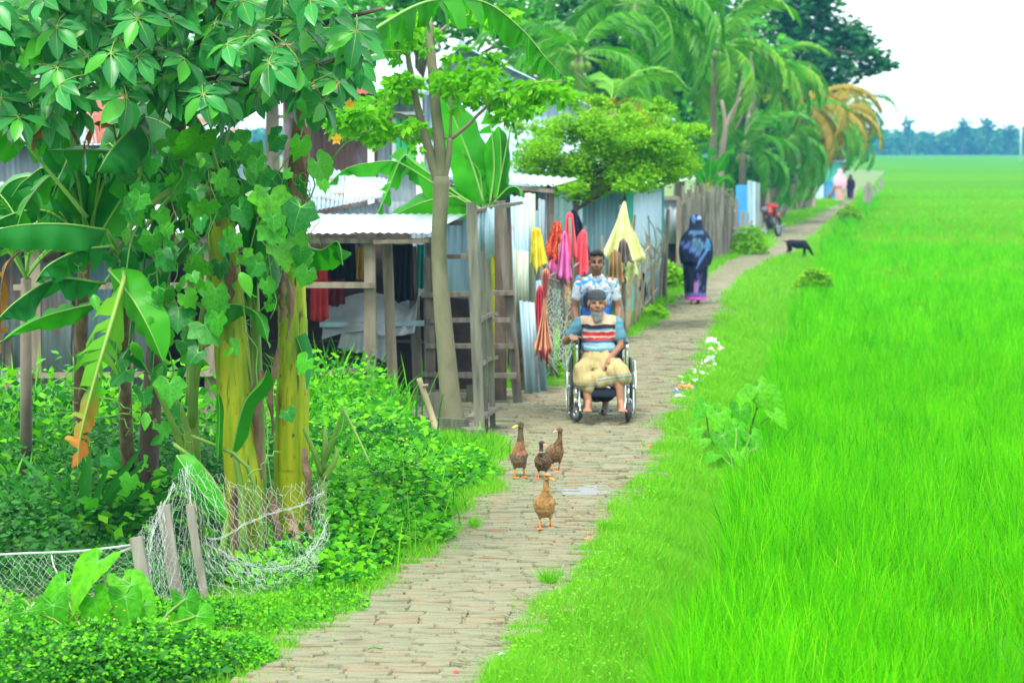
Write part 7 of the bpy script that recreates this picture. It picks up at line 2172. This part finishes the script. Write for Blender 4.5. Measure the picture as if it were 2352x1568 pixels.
def walker(px, py, H, label, dress_col, shawl_col, hem=None, back=True, lean=0.0, k=1.0, pattern=None, wid=1.0):
    """woman in a long dress and shawl walking away from the camera (+Y)"""
    r = empty("person", (0, 0, 0), label, "person")
    s = H / 1.54
    hc = V3(0, .01, 1.42) * s
    b = MB()
    b.ell(hc, (.075 * s, .09 * s, .105 * s)); b.cap(hc + V3(0, 0, -.06 * s), V3(0, 0, 1.22 * s), .05 * s, .06 * s); b.ell(V3(0, 0, 1.05) * s, (.16 * s, .11 * s, .22 * s)); b.ell(V3(0, 0, .82) * s, (.16 * s, .12 * s, .16 * s))
    for q in (-1, 1):
        sh, el, wr = V3(q * .17, 0, 1.18) * s, V3(q * .225, .0, .94) * s, V3(q * .10, .17, .95) * s
        b.cap(sh, el, .045 * s, .037 * s); b.cap(el, wr, .036 * s, .026 * s); hand(b, wr, (-q * .8, .5, 0), (0, -1, 0), (0, 0, 1), .4, s * .95)
        fy = .11 * q
        b.cap(V3(q * .08, 0, .80) * s, V3(q * .07, fy * .5, .42) * s, .08 * s, .055 * s); b.cap(V3(q * .07, fy * .5, .42) * s, V3(q * .06, fy, .09) * s, .05 * s, .034 * s); foot(b, V3(q * .06, fy, .075) * s, (0, 1, 0), .92 * s)
    remesh(b, .011 * s, 2, "body", "skin", lambda co: np.tile(np.array([.24, .12, .075]), (len(co), 1)), r)
    def paint(o, fn):
        me = o.data; n = len(me.vertices); co = np.empty(n * 3, np.float32); me.vertices.foreach_get('co', co); co = co.reshape(-1, 3)
        cc = np.ones((n, 4), np.float32); cc[:, :3] = fn(co / s); a = me.color_attributes.new("col", 'FLOAT_COLOR', 'POINT'); a.data.foreach_set('color', cc.reshape(-1))
    b = MB(); robe(b, [(z * s, rx * s * wid, ry * s, cx * s, cy * s) for z, rx, ry, cx, cy in ((.11, .175, .17, 0, .01), (.30, .185, .17, 0, 0), (.55, .205, .175, 0, 0), (.78, .215, .17, 0, 0), (.95, .20, .15, 0, 0), (1.12, .20, .14, 0, 0), (1.24, .14, .10, 0, 0), (1.28, .06, .06, 0, 0))], 48, .03, 8)
    o = b.build("dress", "fabric", r, True, thick=.006); paint(o, dress_col)
    b = MB()
    robe(b, [(z * s, rx * s * wid, ry * s, cx * s, cy * s) for z, rx, ry, cx, cy in ((.70, .235, .185, .0, -.02), (.80, .268, .19, 0, -.02), (.92, .282, .19, 0, -.02), (1.04, .272, .175, 0, -.015), (1.14, .245, .155, 0, -.01), (1.21, .205, .14, 0, -.01), (1.265, .150, .13, 0, -.01), (1.32, .115, .122, 0, -.005), (1.39, .108, .122, 0, 0), (1.45, .106, .12, 0, 0), (1.50, .088, .10, 0, 0), (1.53, .055, .06, 0, .0), (1.545, .004, .004, 0, 0))], 60, .045, 7, 1.3)
    b.v = [tuple(Vector(v) + Vector((.5, .5, .25)) * (.022 * s) * noise.noise(Vector((v[0] * 13, v[1] * 9, v[2] * 5))) + Vector((0, 0, -.10 * s * max(0, v[0] / s) * (1 if v[2] < .86 * s else 0)))) for v in b.v]
    o = b.build("shawl", "fabric", r, True, thick=.006); paint(o, shawl_col)
    b = MB()
    b.grid(lambda u, v: V3(lerp(.06, .20, u) + .05 * (1 - v) - .10 * v * (1 - u), -.19 - .012 * math.sin(u * 14), lerp(.95, .52 + .10 * u, v)) * s, 14, 12)
    o = b.build("shawl_end", "fabric", r, True, thick=.006); paint(o, shawl_col)
    if hem is not None:
        b = MB(); robe(b, [(.085 * s, .185 * s * wid, .178 * s, 0, .01), (.135 * s, .180 * s * wid, .175 * s, 0, .01)], 48, .04, 8); o = b.build("hem", "fabric", r, True, thick=.008); paint(o, lambda co: np.tile(np.array(hem), (len(co), 1)))
    g = gnd(px, py)
    r.location = g + Vector((0, 0, .012)); r.rotation_euler = (0, 0, lean)
    return r

def blue_dress(co):
    n = vnoise(co, 4.5, 2)
    c = np.tile(np.array([.012, .018, .04]), (len(co), 1)); c[n > .25] = (.06, .10, .22); c[(n > .05) & (n < .10)] = (.10, .10, .32)
    sp = (np.abs(co[:, 0] - .0) < .03) & (np.abs((co[:, 2] * 12) % 1 - .5) < .28) & (co[:, 2] < .48); c[sp] = (.38, .18, .45)
    c[co[:, 2] < .19] = (.13, .15, .42)
    return c
def blue_shawl(co):
    x, z = co[:, 0], co[:, 2]
    c = np.tile(np.array([.014, .022, .05]), (len(co), 1))
    d = np.sqrt(((x - .01) / .10) ** 2 + ((z - 1.0) / .14) ** 2); c[d < 1] = (.05, .12, .20); c[(d < 1) & (d > .82)] = (.09, .20, .30)
    band = np.abs(z - (1.05 - (x + .25) * .62)) < .030; c[band & (x < .06)] = (.10, .18, .50)
    band = np.abs(z - (.62 + (x + .02) * 1.6)) < .045; c[band & (z < .95) & (x > .0)] = (.10, .22, .52)
    d = np.sqrt(((x) / .13) ** 2 + ((z - 1.235) / .045) ** 2); c[d < 1] = (.07, .16, .30)
    d = np.sqrt(((x + .04) / .035) ** 2 + ((z - 1.47) / .07) ** 2); c[d < 1] = (.06, .17, .36)
    d = np.sqrt(((x - .055) / .04) ** 2 + ((z - 1.48) / .035) ** 2); c[d < 1] = (.28, .34, .62)
    d = np.sqrt(((x - .20) / .06) ** 2 + ((z - 1.02) / .10) ** 2); c[d < 1] = (.06, .18, .36)
    d = np.sqrt(((x + .13) / .035) ** 2 + ((z - 1.04) / .035) ** 2); c[d < 1] = (.10, .14, .36)
    return c
walker(1597, 700, 1.56, "woman in a dark blue patterned robe and headscarf walking away along the path", blue_dress, blue_shawl, (.60, .10, .48), lean=.0, wid=1.0)
walker(1929, 464, 1.62, "woman in a flowing pink veil far along the path", lambda co: np.tile(np.array([.62, .34, .33]), (len(co), 1)), lambda co: np.tile(np.array([.72, .42, .52]), (len(co), 1)), (.7, .45, .5), lean=.3, wid=1.15)
walker(1953, 459, 1.30, "shorter figure in a dark purple robe beside the woman in pink", lambda co: np.tile(np.array([.09, .04, .10]), (len(co), 1)), lambda co: np.where((co[:, 2] > 1.2)[:, None], np.array([.20, .12, .11]), np.array([.07, .035, .09])), None, lean=-.2)

# ---- ducks
metal("duck_orange", (.72, .22, .04), .55); metal("duck_yellow", (.55, .48, .06), .5); metal("duck_grey_bill", (.30, .26, .22), .5); metal("eye_black", (.01, .01, .01), .3)
def duck(px, py, label, H, colfn, bill, yaw, head_yaw, legs="duck_orange", plump=1.0, up=1.0):
    r = empty("duck", (0, 0, 0), label, "duck", "ducks on the path")
    k = H / .44
    b = MB(); P = plump
    hp = V3(0, -.075, .405 * up)
    b.ell((0, .035, .165), (.080 * P, .115, .088)); b.ell((0, .0, .195), (.074 * P, .088, .088)); b.cap((0, -.015, .20), (0, -.045, .265), .070 * P, .044); b.cap((0, -.045, .26), (0, -.07, .32 * up), .044, .027); b.cap((0, -.07, .31 * up), hp, .027, .024)
    b.cap((0, .07, .15), (0, .16, .105), .06 * P, .02); b.ell(hp + V3(0, -.008, .006), (.029, .040, .031))
    for s in (-1, 1):
        b.cap((s * .052 * P, .03, .19), (s * .046 * P, .13, .125), .036, .014); b.cap((s * .036, .0, .12), (s * .040, -.005, .082), .030, .013)
    HR = Matrix.Rotation(head_yaw, 3, 'Z')
    v = [Vector(q) for q in b.v]
    b.v = [tuple(hp + HR @ (q - hp)) if q.z > hp.z - .012 else tuple(q) for q in v]
    remesh(b, .0055, 3, "body", "feathers", lambda co: colfn(co, hp), r)
    b = MB()
    def bl(u, v_):
        y = -.034 - .062 * u; w = lerp(.014, .017, u) * math.sin(min(1, (1.06 - u) * 6) * math.pi / 2); h = lerp(.013, .005, u)
        a = v_ * 2 * math.pi; return hp + HR @ V3(w * math.cos(a), y, -.002 - .014 * u + h * math.sin(a))
    b.grid(lambda u, v_: bl(v_, u), 12, 10, True); b.build("bill", bill, r, True)
    for s in (-1, 1):
        b = MB(); b.ell(hp + HR @ V3(s * .0255, -.024, .014), .0048, None, 8, 6); b.build("eye", "eye_black", r, True)
        b = MB(); fy = -.004 + .02 * s
        b.tube([(s * .040, -.005, .085), (s * .042, .005, .045), (s * .042, fy, .010)], [.0085, .007, .0075], 7)
        for t in (-.45, 0, .45): b.tube([(s * .042, fy, .008), (s * .042 + .06 * math.sin(t), fy - .06 * math.cos(t), .004)], [.006, .004], 5)
        b.add([(s * .042, fy, .007)] + [(s * .042 + .056 * math.sin(t), fy - .056 * math.cos(t), .004) for t in (-.45, 0, .45)], [(0, 1, 2), (0, 2, 3)])
        b.build("leg", legs, r, True)
    b = MB()
    for j in range(5): b.ell((.02 * (j - 2), .165, .10), (.012, .035, .004), None, 6, 4)
    b.build("tail", "feather_tail", r, True)
    r.location = gnd(px, py) + Vector((0, 0, .030)); r.rotation_euler = (0, 0, yaw); r.scale = (k, k, k)
    return r
plain("feather_tail", [(.14, .10, .06), (.24, .18, .11)], .8, 30)
def speck(co, a, b_, s=42, th=.12):
    n = vnoise(co, s); return np.where((n > th)[:, None], np.array(b_), np.array(a))
def d_buff(co, hp):
    c = speck(co, (.46, .25, .085), (.34, .17, .055), 45, .2); c[co[:, 2] < .15] = (.42, .24, .09)
    c[(co[:, 2] > hp.z - .05)] = (.44, .26, .11); st = (co[:, 2] > hp.z + .008) & (co[:, 2] < hp.z + .017) & (co[:, 1] < hp.y); c[st] = (.16, .08, .03)
    return c
def d_red(co, hp):
    c = speck(co, (.27, .19, .11), (.19, .13, .075), 60, .1); m = (co[:, 2] > .205) & (co[:, 2] < .315); c[m] = speck(co[m], (.36, .15, .075), (.46, .22, .13), 60, .15)
    c[co[:, 2] >= .315] = (.15, .115, .07); c[co[:, 2] > hp.z + .012] = (.08, .07, .055)
    return c
def d_dark(co, hp):
    c = speck(co, (.17, .11, .05), (.06, .04, .025), 55, .05); c[co[:, 2] > .30] = (.075, .06, .045); m = (co[:, 2] > .293) & (co[:, 2] < .303); c[m] = (.55, .52, .46)
    return c
def d_brown(co, hp):
    c = speck(co, (.24, .14, .065), (.13, .075, .04), 50, .12); c[co[:, 2] > .29] = (.19, .115, .06)
    return c
duck(1252, 1222, "buff orange duck in front of the flock, standing alone", .405, d_buff, "duck_orange", .10, .75, plump=1.06)
duck(1193, 1104, "tallest reddish-chested duck with yellow bill and orange legs, left of the flock", .425, d_red, "duck_yellow", .15, -1.05, plump=.92, up=1.12)
duck(1246, 1107, "dark speckled duck with a pale neck ring in the middle", .335, d_dark, "duck_orange", -.2, .95, plump=1.2, up=.95)
duck(1277, 1089, "brown duck behind the others looking left", .375, d_brown, "duck_grey_bill", .55, -1.5, plump=1.05)

# ---- goat
def build_goat():
    r = empty("goat", (0, 0, 0), "small black goat grazing on the grassy bank", "goat")
    b = MB()
    b.cap((-.20, 0, .335), (.12, 0, .315), .088, .098); b.ell((.02, 0, .30), (.19, .095, .10)); b.cap((.14, 0, .34), (.27, 0, .20), .075, .048); b.cap((.27, 0, .20), (.335, 0, .095), .046, .030); b.cap((.31, 0, .13), (.36, 0, .045), .038, .020)
    for y in (-.055, .055):
        for x in (-.22, .15):
            off = .03 if (y > 0) == (x > 0) else -.03
            if x < 0: b.cap((x, y, .30), (x + .03 + off, y, .19), .06, .032); b.cap((x + .03 + off, y, .19), (x - .03 + off, y, .11), .03, .018); b.cap((x - .03 + off, y, .11), (x - .02 + off, y, .016), .017, .015)
            else: b.cap((x, y, .27), (x + off * .5, y, .14), .045, .022); b.cap((x + off * .5, y, .14), (x + off, y, .016), .019, .015)
        b.cap((.285, y * .6, .155), (.285, y * 1.5, .10), .016, .010)
        b.cap((.27, y * .35, .19), (.235, y * .55, .25), .011, .005)
    b.cap((-.27, 0, .37), (-.36, 0, .40), .022, .010)
    remesh(b, .010, 3, "body", "feathers", lambda co: np.tile(np.array([.012, .013, .018]), (len(co), 1)), r)
    r.location = gnd(1833, 588) + Vector((0, 0, -.03)); r.rotation_euler = (0, 0, -.1); r.scale = (1.05,) * 3
build_goat()

# ---- motorcycle
def build_bike():
    r = empty("motorcycle", (0, 0, 0), "black motorcycle with a red tank parked at the bend of the path", "motorcycle")
    for y, nm in ((-.62, "front_wheel"), (.62, "rear_wheel")):
        w = MB(); w.ring((0, y, .29), .25, .045, 'X', 30, 8); wh = w.build(nm, "dark_rubber", r, True)
        b = MB(); b.ring((0, y, .29), .19, .016, 'X', 26, 6); b.ell((0, y, .29), (.05, .05, .05)); 
        for k in range(6):
            a = k * math.pi / 3; b.tube([(0, y, .29), (0, y + .19 * math.cos(a), .29 + .19 * math.sin(a))], .012, 5)
        b.build("rim", "alloy_grey", wh, True)
        b = MB(); b.grid(lambda u, v: V3(lerp(-.06, .06, u), y + .31 * math.cos(lerp(.5, 2.4, v)), .29 + .31 * math.sin(lerp(.5, 2.4, v)) - .02 * abs(u - .5)), 5, 12); b.build("mudguard", "black_paint", r, True, thick=.01)
    for s in (-1, 1):
        b = MB(); b.tube([(s * .08, -.62, .29), (s * .085, -.42, .80), (s * .09, -.38, .92)], .02, 8); b.build("fork", "black_paint", r, True)
        b = MB(); b.tube([(s * .03, -.40, .98), (s * .2, -.36, 1.0), (s * .34, -.24, .98)], .014, 7); b.build("handlebar", "black_paint", r, True)
        b = MB(); b.tube([(s * .24, -.34, 1.0), (s * .30, -.36, 1.14)], .006, 5); b.ell((s * .31, -.36, 1.16), (.055, .012, .035)); b.build("mirror", "black_paint", r, True)
        b = MB(); b.ell((s * .16, -.50, .78), (.03, .04, .03)); b.build("indicator", "duck_orange", r, True)
        b = MB(); b.tube([(s * .12, .30, .45), (s * .10, .62, .29)], .018, 6); b.build("swing_arm", "black_paint", r, True)
    b = MB(); b.ell((0, -.47, .84), (.10, .09, .10)); b.build("headlight", "bike_grey", r, True)
    b = MB(); b.cap((0, -.28, .80), (0, .02, .77), .14, .10); b.ell((0, -.20, .82), (.15, .20, .11)); b.build("fuel_tank", "bike_red", r, True)
    b = MB(); b.ell((0, .30, .79), (.13, .36, .065)); b.build("seat", "black_paint", r, True)
    b = MB(); b.box((0, -.02, .42), (.24, .34, .30), None, .02); b.ell((0, -.10, .52), (.11, .11, .14)); b.build("engine", "black_paint", r, True)
    b = MB(); b.tube([(.12, -.15, .32), (.15, .1, .26), (.17, .75, .34)], [.025, .03, .05], 8); b.build("exhaust", "bike_grey", r, True)
    b = MB(); b.box((0, .55, .68), (.16, .30, .12), None, .02); b.ell((0, .78, .66), (.07, .04, .05)); b.build("tail_piece", "bike_red", r, True)
    b = MB(); b.tube([(0, -.40, .95), (0, -.2, .60), (0, .05, .25)], .03, 7); b.tube([(0, -.3, .7), (0, .45, .68)], .025, 7); b.build("frame", "black_paint", r, True)
    b = MB(); b.tube([(-.08, .1, .28), (-.26, .05, .02)], .012, 6); b.build("side_stand", "black_paint", r)
    b = MB(); b.ell((.0, .28, .92), (.19, .24, .12)); b.ell((.06, .12, .94), (.12, .12, .10)); b.build("red_bundle", "bike_red", r, True)
    r.location = gnd(1773, 545) + Vector((0, 0, .0)); r.rotation_euler = (0, -.10, math.radians(-24))
metal("bike_red", (.45, .02, .025), .5); metal("bike_grey", (.10, .11, .12), .5)
build_bike()
# ------------------------------------------------------------------ washing on the fence
def cloth_mat(name, cols, pat=None, scale=8, rough=.9):
    m, nt, bs = new_mat(name)
    f = noise_tex(nt, scale, 3)
    c = ramp(nt, cols, contrast(nt, f, .3, .7))
    if pat:
        c = mixc(nt, c, pat[0], contrast(nt, noise_tex(nt, pat[1], 2), .52, .58))
    nt.links.new(c, bs.inputs['Base Color']); bs.inputs['Roughness'].default_value = rough; bs.inputs['Specular IOR Level'].default_value = .15
    return m
cloth_mat("wash_yellow", [(.62, .50, .03), (.74, .62, .06)], ((.35, .50, .08), 5)); cloth_mat("wash_redprint", [(.30, .02, .02), (.42, .03, .02)], ((.60, .18, .06), 40)); cloth_mat("wash_pink", [(.68, .13, .42), (.76, .22, .52)])
cloth_mat("wash_coral", [(.68, .07, .10), (.76, .12, .15)]); cloth_mat("wash_peach", [(.76, .50, .26), (.74, .36, .22), (.78, .62, .42)], ((.70, .16, .16), 4)); cloth_mat("wash_amber", [(.70, .38, .03), (.66, .30, .02)]); cloth_mat("wash_leopard", [(.38, .17, .02), (.46, .22, .03)], ((.06, .03, .01), 50))
cloth_mat("wash_brown", [(.24, .15, .06), (.32, .21, .10)]); cloth_mat("wash_grey", [(.12, .11, .10), (.18, .16, .14)]); cloth_mat("wash_navy", [(.012, .016, .035), (.02, .025, .05)]); cloth_mat("wash_sky", [(.06, .40, .66), (.10, .48, .72)])
def stripe_mat():
    m, nt, bs = new_mat("wash_stripe")
    tc = nt.nodes.new("ShaderNodeTexCoord"); w = nt.nodes.new("ShaderNodeTexWave"); w.bands_direction = 'DIAGONAL'; w.inputs['Scale'].default_value = 5.5; w.inputs['Distortion'].default_value = .6
    nt.links.new(tc.outputs['Object'], w.inputs['Vector'])
    c = ramp(nt, [(.66, .70, .22), (.70, .74, .30), (.30, .58, .40), (.72, .55, .16)], w.outputs['Fac'])
    nt.links.new(c, bs.inputs['Base Color']); bs.inputs['Roughness'].default_value = .9
stripe_mat()
def wash(top, bot, mat, label, cat="cloth", f=2.5, d=.05, pinch=0.0, **k):
    def wide(l):
        c = sum(p[0] for p in l) / len(l)
        return [(c + (p[0] - c) * kw, p[1], p[2]) for p in l]
    kw = 1.0; top = wide(top); kw = 1.7; bot = wide(bot)
    cloth("washing", [at(*p) for p in top], [at(*p) for p in bot], mat, label, cat, f * 1.6, d * 1.15, pinch=pinch, ragged=.12, group="washing on the fence", **k)
wash([(1222, 526, 29.9), (1232, 523, 29.9), (1242, 527, 29.9)], [(1226, 608, 29.9), (1238, 618, 29.85), (1251, 612, 29.9)], "wash_yellow", "yellow cloth hanging on the tin fence, leftmost of the washing", "cloth", 1.5, .04)
wash([(1270, 512, 32.6), (1280, 507, 32.6), (1290, 514, 32.6)], [(1260, 580, 32.5), (1274, 602, 32.4), (1290, 598, 32.5)], "wash_redprint", "dark red printed cloth bunched on the fence top", "cloth", 2, .05)
wash([(1266, 560, 32.8), (1278, 550, 32.8), (1290, 556, 32.8)], [(1268, 610, 32.8), (1280, 650, 32.7), (1292, 640, 32.8)], "wash_pink", "dusky pink cloth showing below the dark red printed one", "cloth", 2, .05)
wash([(1290, 545, 32.3), (1296, 530, 32.3), (1302, 540, 32.3)], [(1286, 630, 32.3), (1296, 645, 32.3), (1307, 640, 32.3)], "wash_pink", "bright pink cloth hanging long between the red ones", "cloth", 1.5, .05)
wash([(1300, 498, 32.9), (1307, 487, 32.9), (1316, 492, 32.9)], [(1300, 580, 32.8), (1310, 600, 32.8), (1320, 588, 32.8)], "wash_coral", "coral red shirt on the tallest fence pole", "shirt", 1.5, .05)
wash([(1326, 545, 34.0), (1338, 527, 34.0), (1348, 536, 34.0)], [(1326, 610, 34.0), (1334, 635, 33.9), (1346, 628, 34.0)], "wash_coral", "coral red shirt hanging beside the young man's head", "shirt", 1.5, .05)
wash([(1312, 482, 34.3), (1324, 486, 34.3), (1340, 520, 34.3)], [(1322, 520, 34.3), (1338, 570, 34.3), (1352, 610, 34.3)], "wash_navy", "black garment draped behind the coral shirts", "garment", 1.5, .04)
wash([(1245, 622, 30.1), (1254, 616, 30.1), (1262, 624, 30.1)], [(1234, 800, 30.0), (1246, 820, 30.0), (1260, 800, 30.0)], "wash_peach", "long peach and cream cloth hanging low by the netting", "cloth", 2, .06, .1)
wash([(1232, 670, 30.2), (1238, 655, 30.2), (1246, 660, 30.2)], [(1230, 790, 30.2), (1240, 815, 30.2), (1252, 830, 30.2)], "wash_coral", "reddish cloth half hidden behind the peach one", "cloth", 2, .05)
wash([(1300, 616, 33.2), (1304, 612, 33.2), (1308, 618, 33.2)], [(1302, 690, 33.2), (1305, 702, 33.2), (1308, 700, 33.2)], "wash_amber", "narrow amber cloth hanging beside the young man's arm", "cloth", 1, .02)
wash([(1308, 618, 33.4), (1313, 612, 33.4), (1318, 620, 33.4)], [(1305, 750, 33.4), (1311, 765, 33.4), (1316, 750, 33.4)], "wash_leopard", "brown spotted cloth hanging behind the amber one", "cloth", 1.5, .03)
wash([(1320, 640, 33.6), (1330, 632, 33.6), (1340, 650, 33.6)], [(1318, 668, 33.6), (1328, 672, 33.6), (1340, 668, 33.6)], "wash_sky", "sky blue cloth behind the young man's shoulder", "cloth", 1.5, .03)
wash([(1412, 520, 38.3), (1434, 462, 38.3), (1442, 500, 38.3)], [(1404, 580, 38.2), (1432, 612, 38.1), (1462, 590, 38.2)], "wash_stripe", "pale yellow striped sheet peaked over a tall pole", "sheet", 2, .07)
wash([(1436, 580, 38.4), (1446, 570, 38.4), (1456, 585, 38.4)], [(1424, 625, 38.3), (1438, 642, 38.3), (1456, 628, 38.3)], "wash_stripe", "knotted tail of yellow striped cloth below the sheet", "cloth", 2, .04)
wash([(1400, 585, 37.6), (1412, 572, 37.6), (1424, 582, 37.6)], [(1404, 640, 37.6), (1414, 660, 37.6), (1426, 650, 37.6)], "wash_brown", "brown cloth hanging right of the young man's head", "cloth", 2, .05)
wash([(1422, 555, 37.9), (1432, 548, 37.9), (1442, 560, 37.9)], [(1424, 590, 37.9), (1434, 606, 37.9), (1446, 600, 37.9)], "wash_grey", "grey cloth on the fence under the striped sheet", "cloth", 2, .05)
wash([(1474, 630, 42.5), (1478, 626, 42.5), (1482, 632, 42.5)], [(1472, 665, 42.5), (1478, 690, 42.5), (1483, 680, 42.5)], "wash_navy", "small dark rag caught in the twig fence", "rag", 1, .03)

# ------------------------------------------------------------------ litter beside the path
metal("litter_white", (.72, .74, .74), .6); metal("litter_orange", (.75, .20, .05), .6); metal("litter_blue", (.04, .14, .6), .6); metal("litter_buff", (.45, .36, .26), .8); metal("litter_red", (.5, .06, .05), .6); metal("stone_grey", (.20, .17, .14), .9)
def scrap(name, px, py, w, h, mat, label, cat, seed):
    rnd = random.Random(seed); g = gnd(px, py); s = sc_at(g.y)
    g.z = float(ground_z(g.x, g.y)) + .01
    b = MB(); R = (w / s / 2, w / s / 2 * .8, h / s * .8)
    b.ell((0, 0, 0), R, None, 18, 12)
    b.v = [tuple(g + Vector((v[0], v[1], max(v[2], -.01) + .01)) * 1.0 + Vector(v) * (1.3 if 'stone' not in name else .6) * noise.noise(Vector(v) * (30 if 'stone' not in name else 9) + Vector((seed * 3.1, 0, 0)))) for v in b.v]
    tag(b.build(name, mat, None, False), label, cat, "litter beside the path" if 'stone' not in name else "loose stones at the path edge")
for i, q in enumerate((("plastic_bag", 1634, 795, 26, 16, "litter_white", "large white plastic bag at the top of the litter trail", "bag"), ("plastic_bag", 1630, 832, 22, 12, "litter_white", "white plastic scrap in the middle of the litter trail", "bag"), ("paper_scrap", 1615, 862, 26, 9, "litter_white", "crumpled pale paper lower in the litter trail", "paper"), ("paper_scrap", 1600, 878, 14, 6, "litter_white", "small white scrap at the bottom of the litter trail", "paper"),
                       ("cardboard_scrap", 1655, 806, 20, 14, "litter_buff", "buff crumpled cardboard right of the large white bag", "litter"), ("cardboard_scrap", 1632, 812, 18, 9, "litter_buff", "brownish rubbish just below the large white bag", "litter"), ("food_wrapper", 1608, 866, 10, 5, "litter_red", "small red wrapper among the pale paper", "wrapper"),
                       ("plastic_bag", 1575, 898, 26, 13, "litter_orange", "orange plastic bag on the path's right edge", "bag"), ("food_wrapper", 1553, 906, 14, 10, "litter_blue", "blue wrapper left of the orange bag", "wrapper"), ("food_wrapper", 1590, 897, 9, 7, "litter_blue", "tiny blue scrap right of the orange bag", "wrapper"), ("paper_scrap", 1560, 914, 22, 6, "litter_white", "white scraps below the orange bag", "paper"), ("food_wrapper", 1620, 945, 14, 6, "litter_blue", "blue wrapper under the taro leaves", "wrapper"),
                       ("food_wrapper", 1492, 1029, 18, 5, "litter_red", "pinkish red scrap on the brick edge beside the verge", "wrapper"), ("brick_bat", 1352, 1243, 20, 5, "litter_orange", "orange brick fragment at the right edge below the front duck", "fragment"), ("paper_scrap", 1152, 1510, 16, 8, "litter_white", "white scrap in the dry grass at the bottom right path edge", "paper"), ("flower_head", 1047, 1552, 12, 8, "litter_red", "pinkish fallen flower on the bricks at the bottom", "flower"),
                       ("edge_stone", 1548, 944, 18, 12, "stone_grey", "brown stone on the path's right edge by the litter", "stone"), ("edge_stone", 1545, 955, 14, 9, "stone_grey", "smaller brown stone in front of the other by the litter", "stone"), ("edge_stone", 1240, 918, 26, 14, "stone_grey", "grey stone at the foot of the tin fence", "stone"), ("edge_stone", 1255, 926, 20, 10, "stone_grey", "low grey stone beside the tin fence foot, nearer the path", "stone"), ("edge_stone", 1095, 1025, 30, 14, "stone_grey", "dark flat stone below the gate post", "stone"),
                       ("brick_bat", 1562, 688, 30, 8, "stone_grey", "grey log lying in the grass left of the walking woman", "log"))):
    scrap(*q, seed=i + 1)
# fallen leaves
def fallen(px, py, L, mat, label, yaw):
    g = gnd(px, py) + Vector((0, 0, .045)); b = MB()
    d = Vector((math.cos(yaw), math.sin(yaw), 0)); s = Vector((-d.y, d.x, 0))
    b.grid(lambda u, v: g + d * L * (v - .5) + s * L * .36 * (u - .5) * math.sin(max(.05, v) * math.pi * .97) + Vector((0, 0, .25 * L * (u - .5) ** 2 + .05 * L * math.sin(v * 5))), 5, 9)
    tag(b.build("fallen_leaf", mat, None, True, thick=.001), label, "leaf", "fallen leaves")
for q in ((523, 1462, .10, "dry_leaf", "brown fallen leaf on the grass left of the path", .3), (595, 1440, .06, "dry_leaf", "small orange leaf on the left grass", 1.0), (862, 1508, .09, "banana_green", "green fallen leaf on the bricks at lower left", .5), (990, 1318, .07, "dry_leaf", "tan curled leaf at the foot of the weeds", -.4), (1115, 1297, .08, "dry_leaf", "reddish leaf on the path edge left of the front duck", .1), (1252, 1432, .07, "dry_leaf", "tan scrap of leaf in the middle of the lower path", .2)):
    fallen(*q)
# dry twigs and straw on the path's right edge
b = MB()
for k in range(160):
    y = random.uniform(13.9, 24); x = float(path_r(y)) + random.gauss(-.04, .05); a = random.uniform(0, 3.14); L = random.uniform(.03, .13)
    p = Vector((x, y, .045)); b.tube([p, p + Vector((math.cos(a), math.sin(a), U(-.1, .25))) * L], [.0018, .001], 3, False)
tag(b.build("dry_straw", "dry_sheath"), "dry straw and twigs strewn along the path edge", "straw", kind="stuff")

# tiny bits of rubbish, too small to count
for nm, mt in (("pale_litter_bits", "litter_white"), ("brown_litter_bits", "litter_buff")):
    b = MB()
    for k in range(70):
        u = random.random(); g = gnd(lerp(1650, 1560, u) + random.gauss(0, 9), lerp(800, 912, u) + random.gauss(0, 6)); g.z = float(ground_z(g.x, g.y)) + random.uniform(.03, .08)
        a = Vector((random.gauss(0, .02), random.gauss(0, .02), random.gauss(0, .012))); c = Vector((random.gauss(0, .02), random.gauss(0, .02), random.gauss(0, .012)))
        b.add([g, g + a, g + a + c, g + c], [(0, 1, 2, 3)])
    tag(b.build(nm, mt), "tiny " + nm.split("_")[0] + " scraps strewn along the litter trail", "litter", kind="stuff")
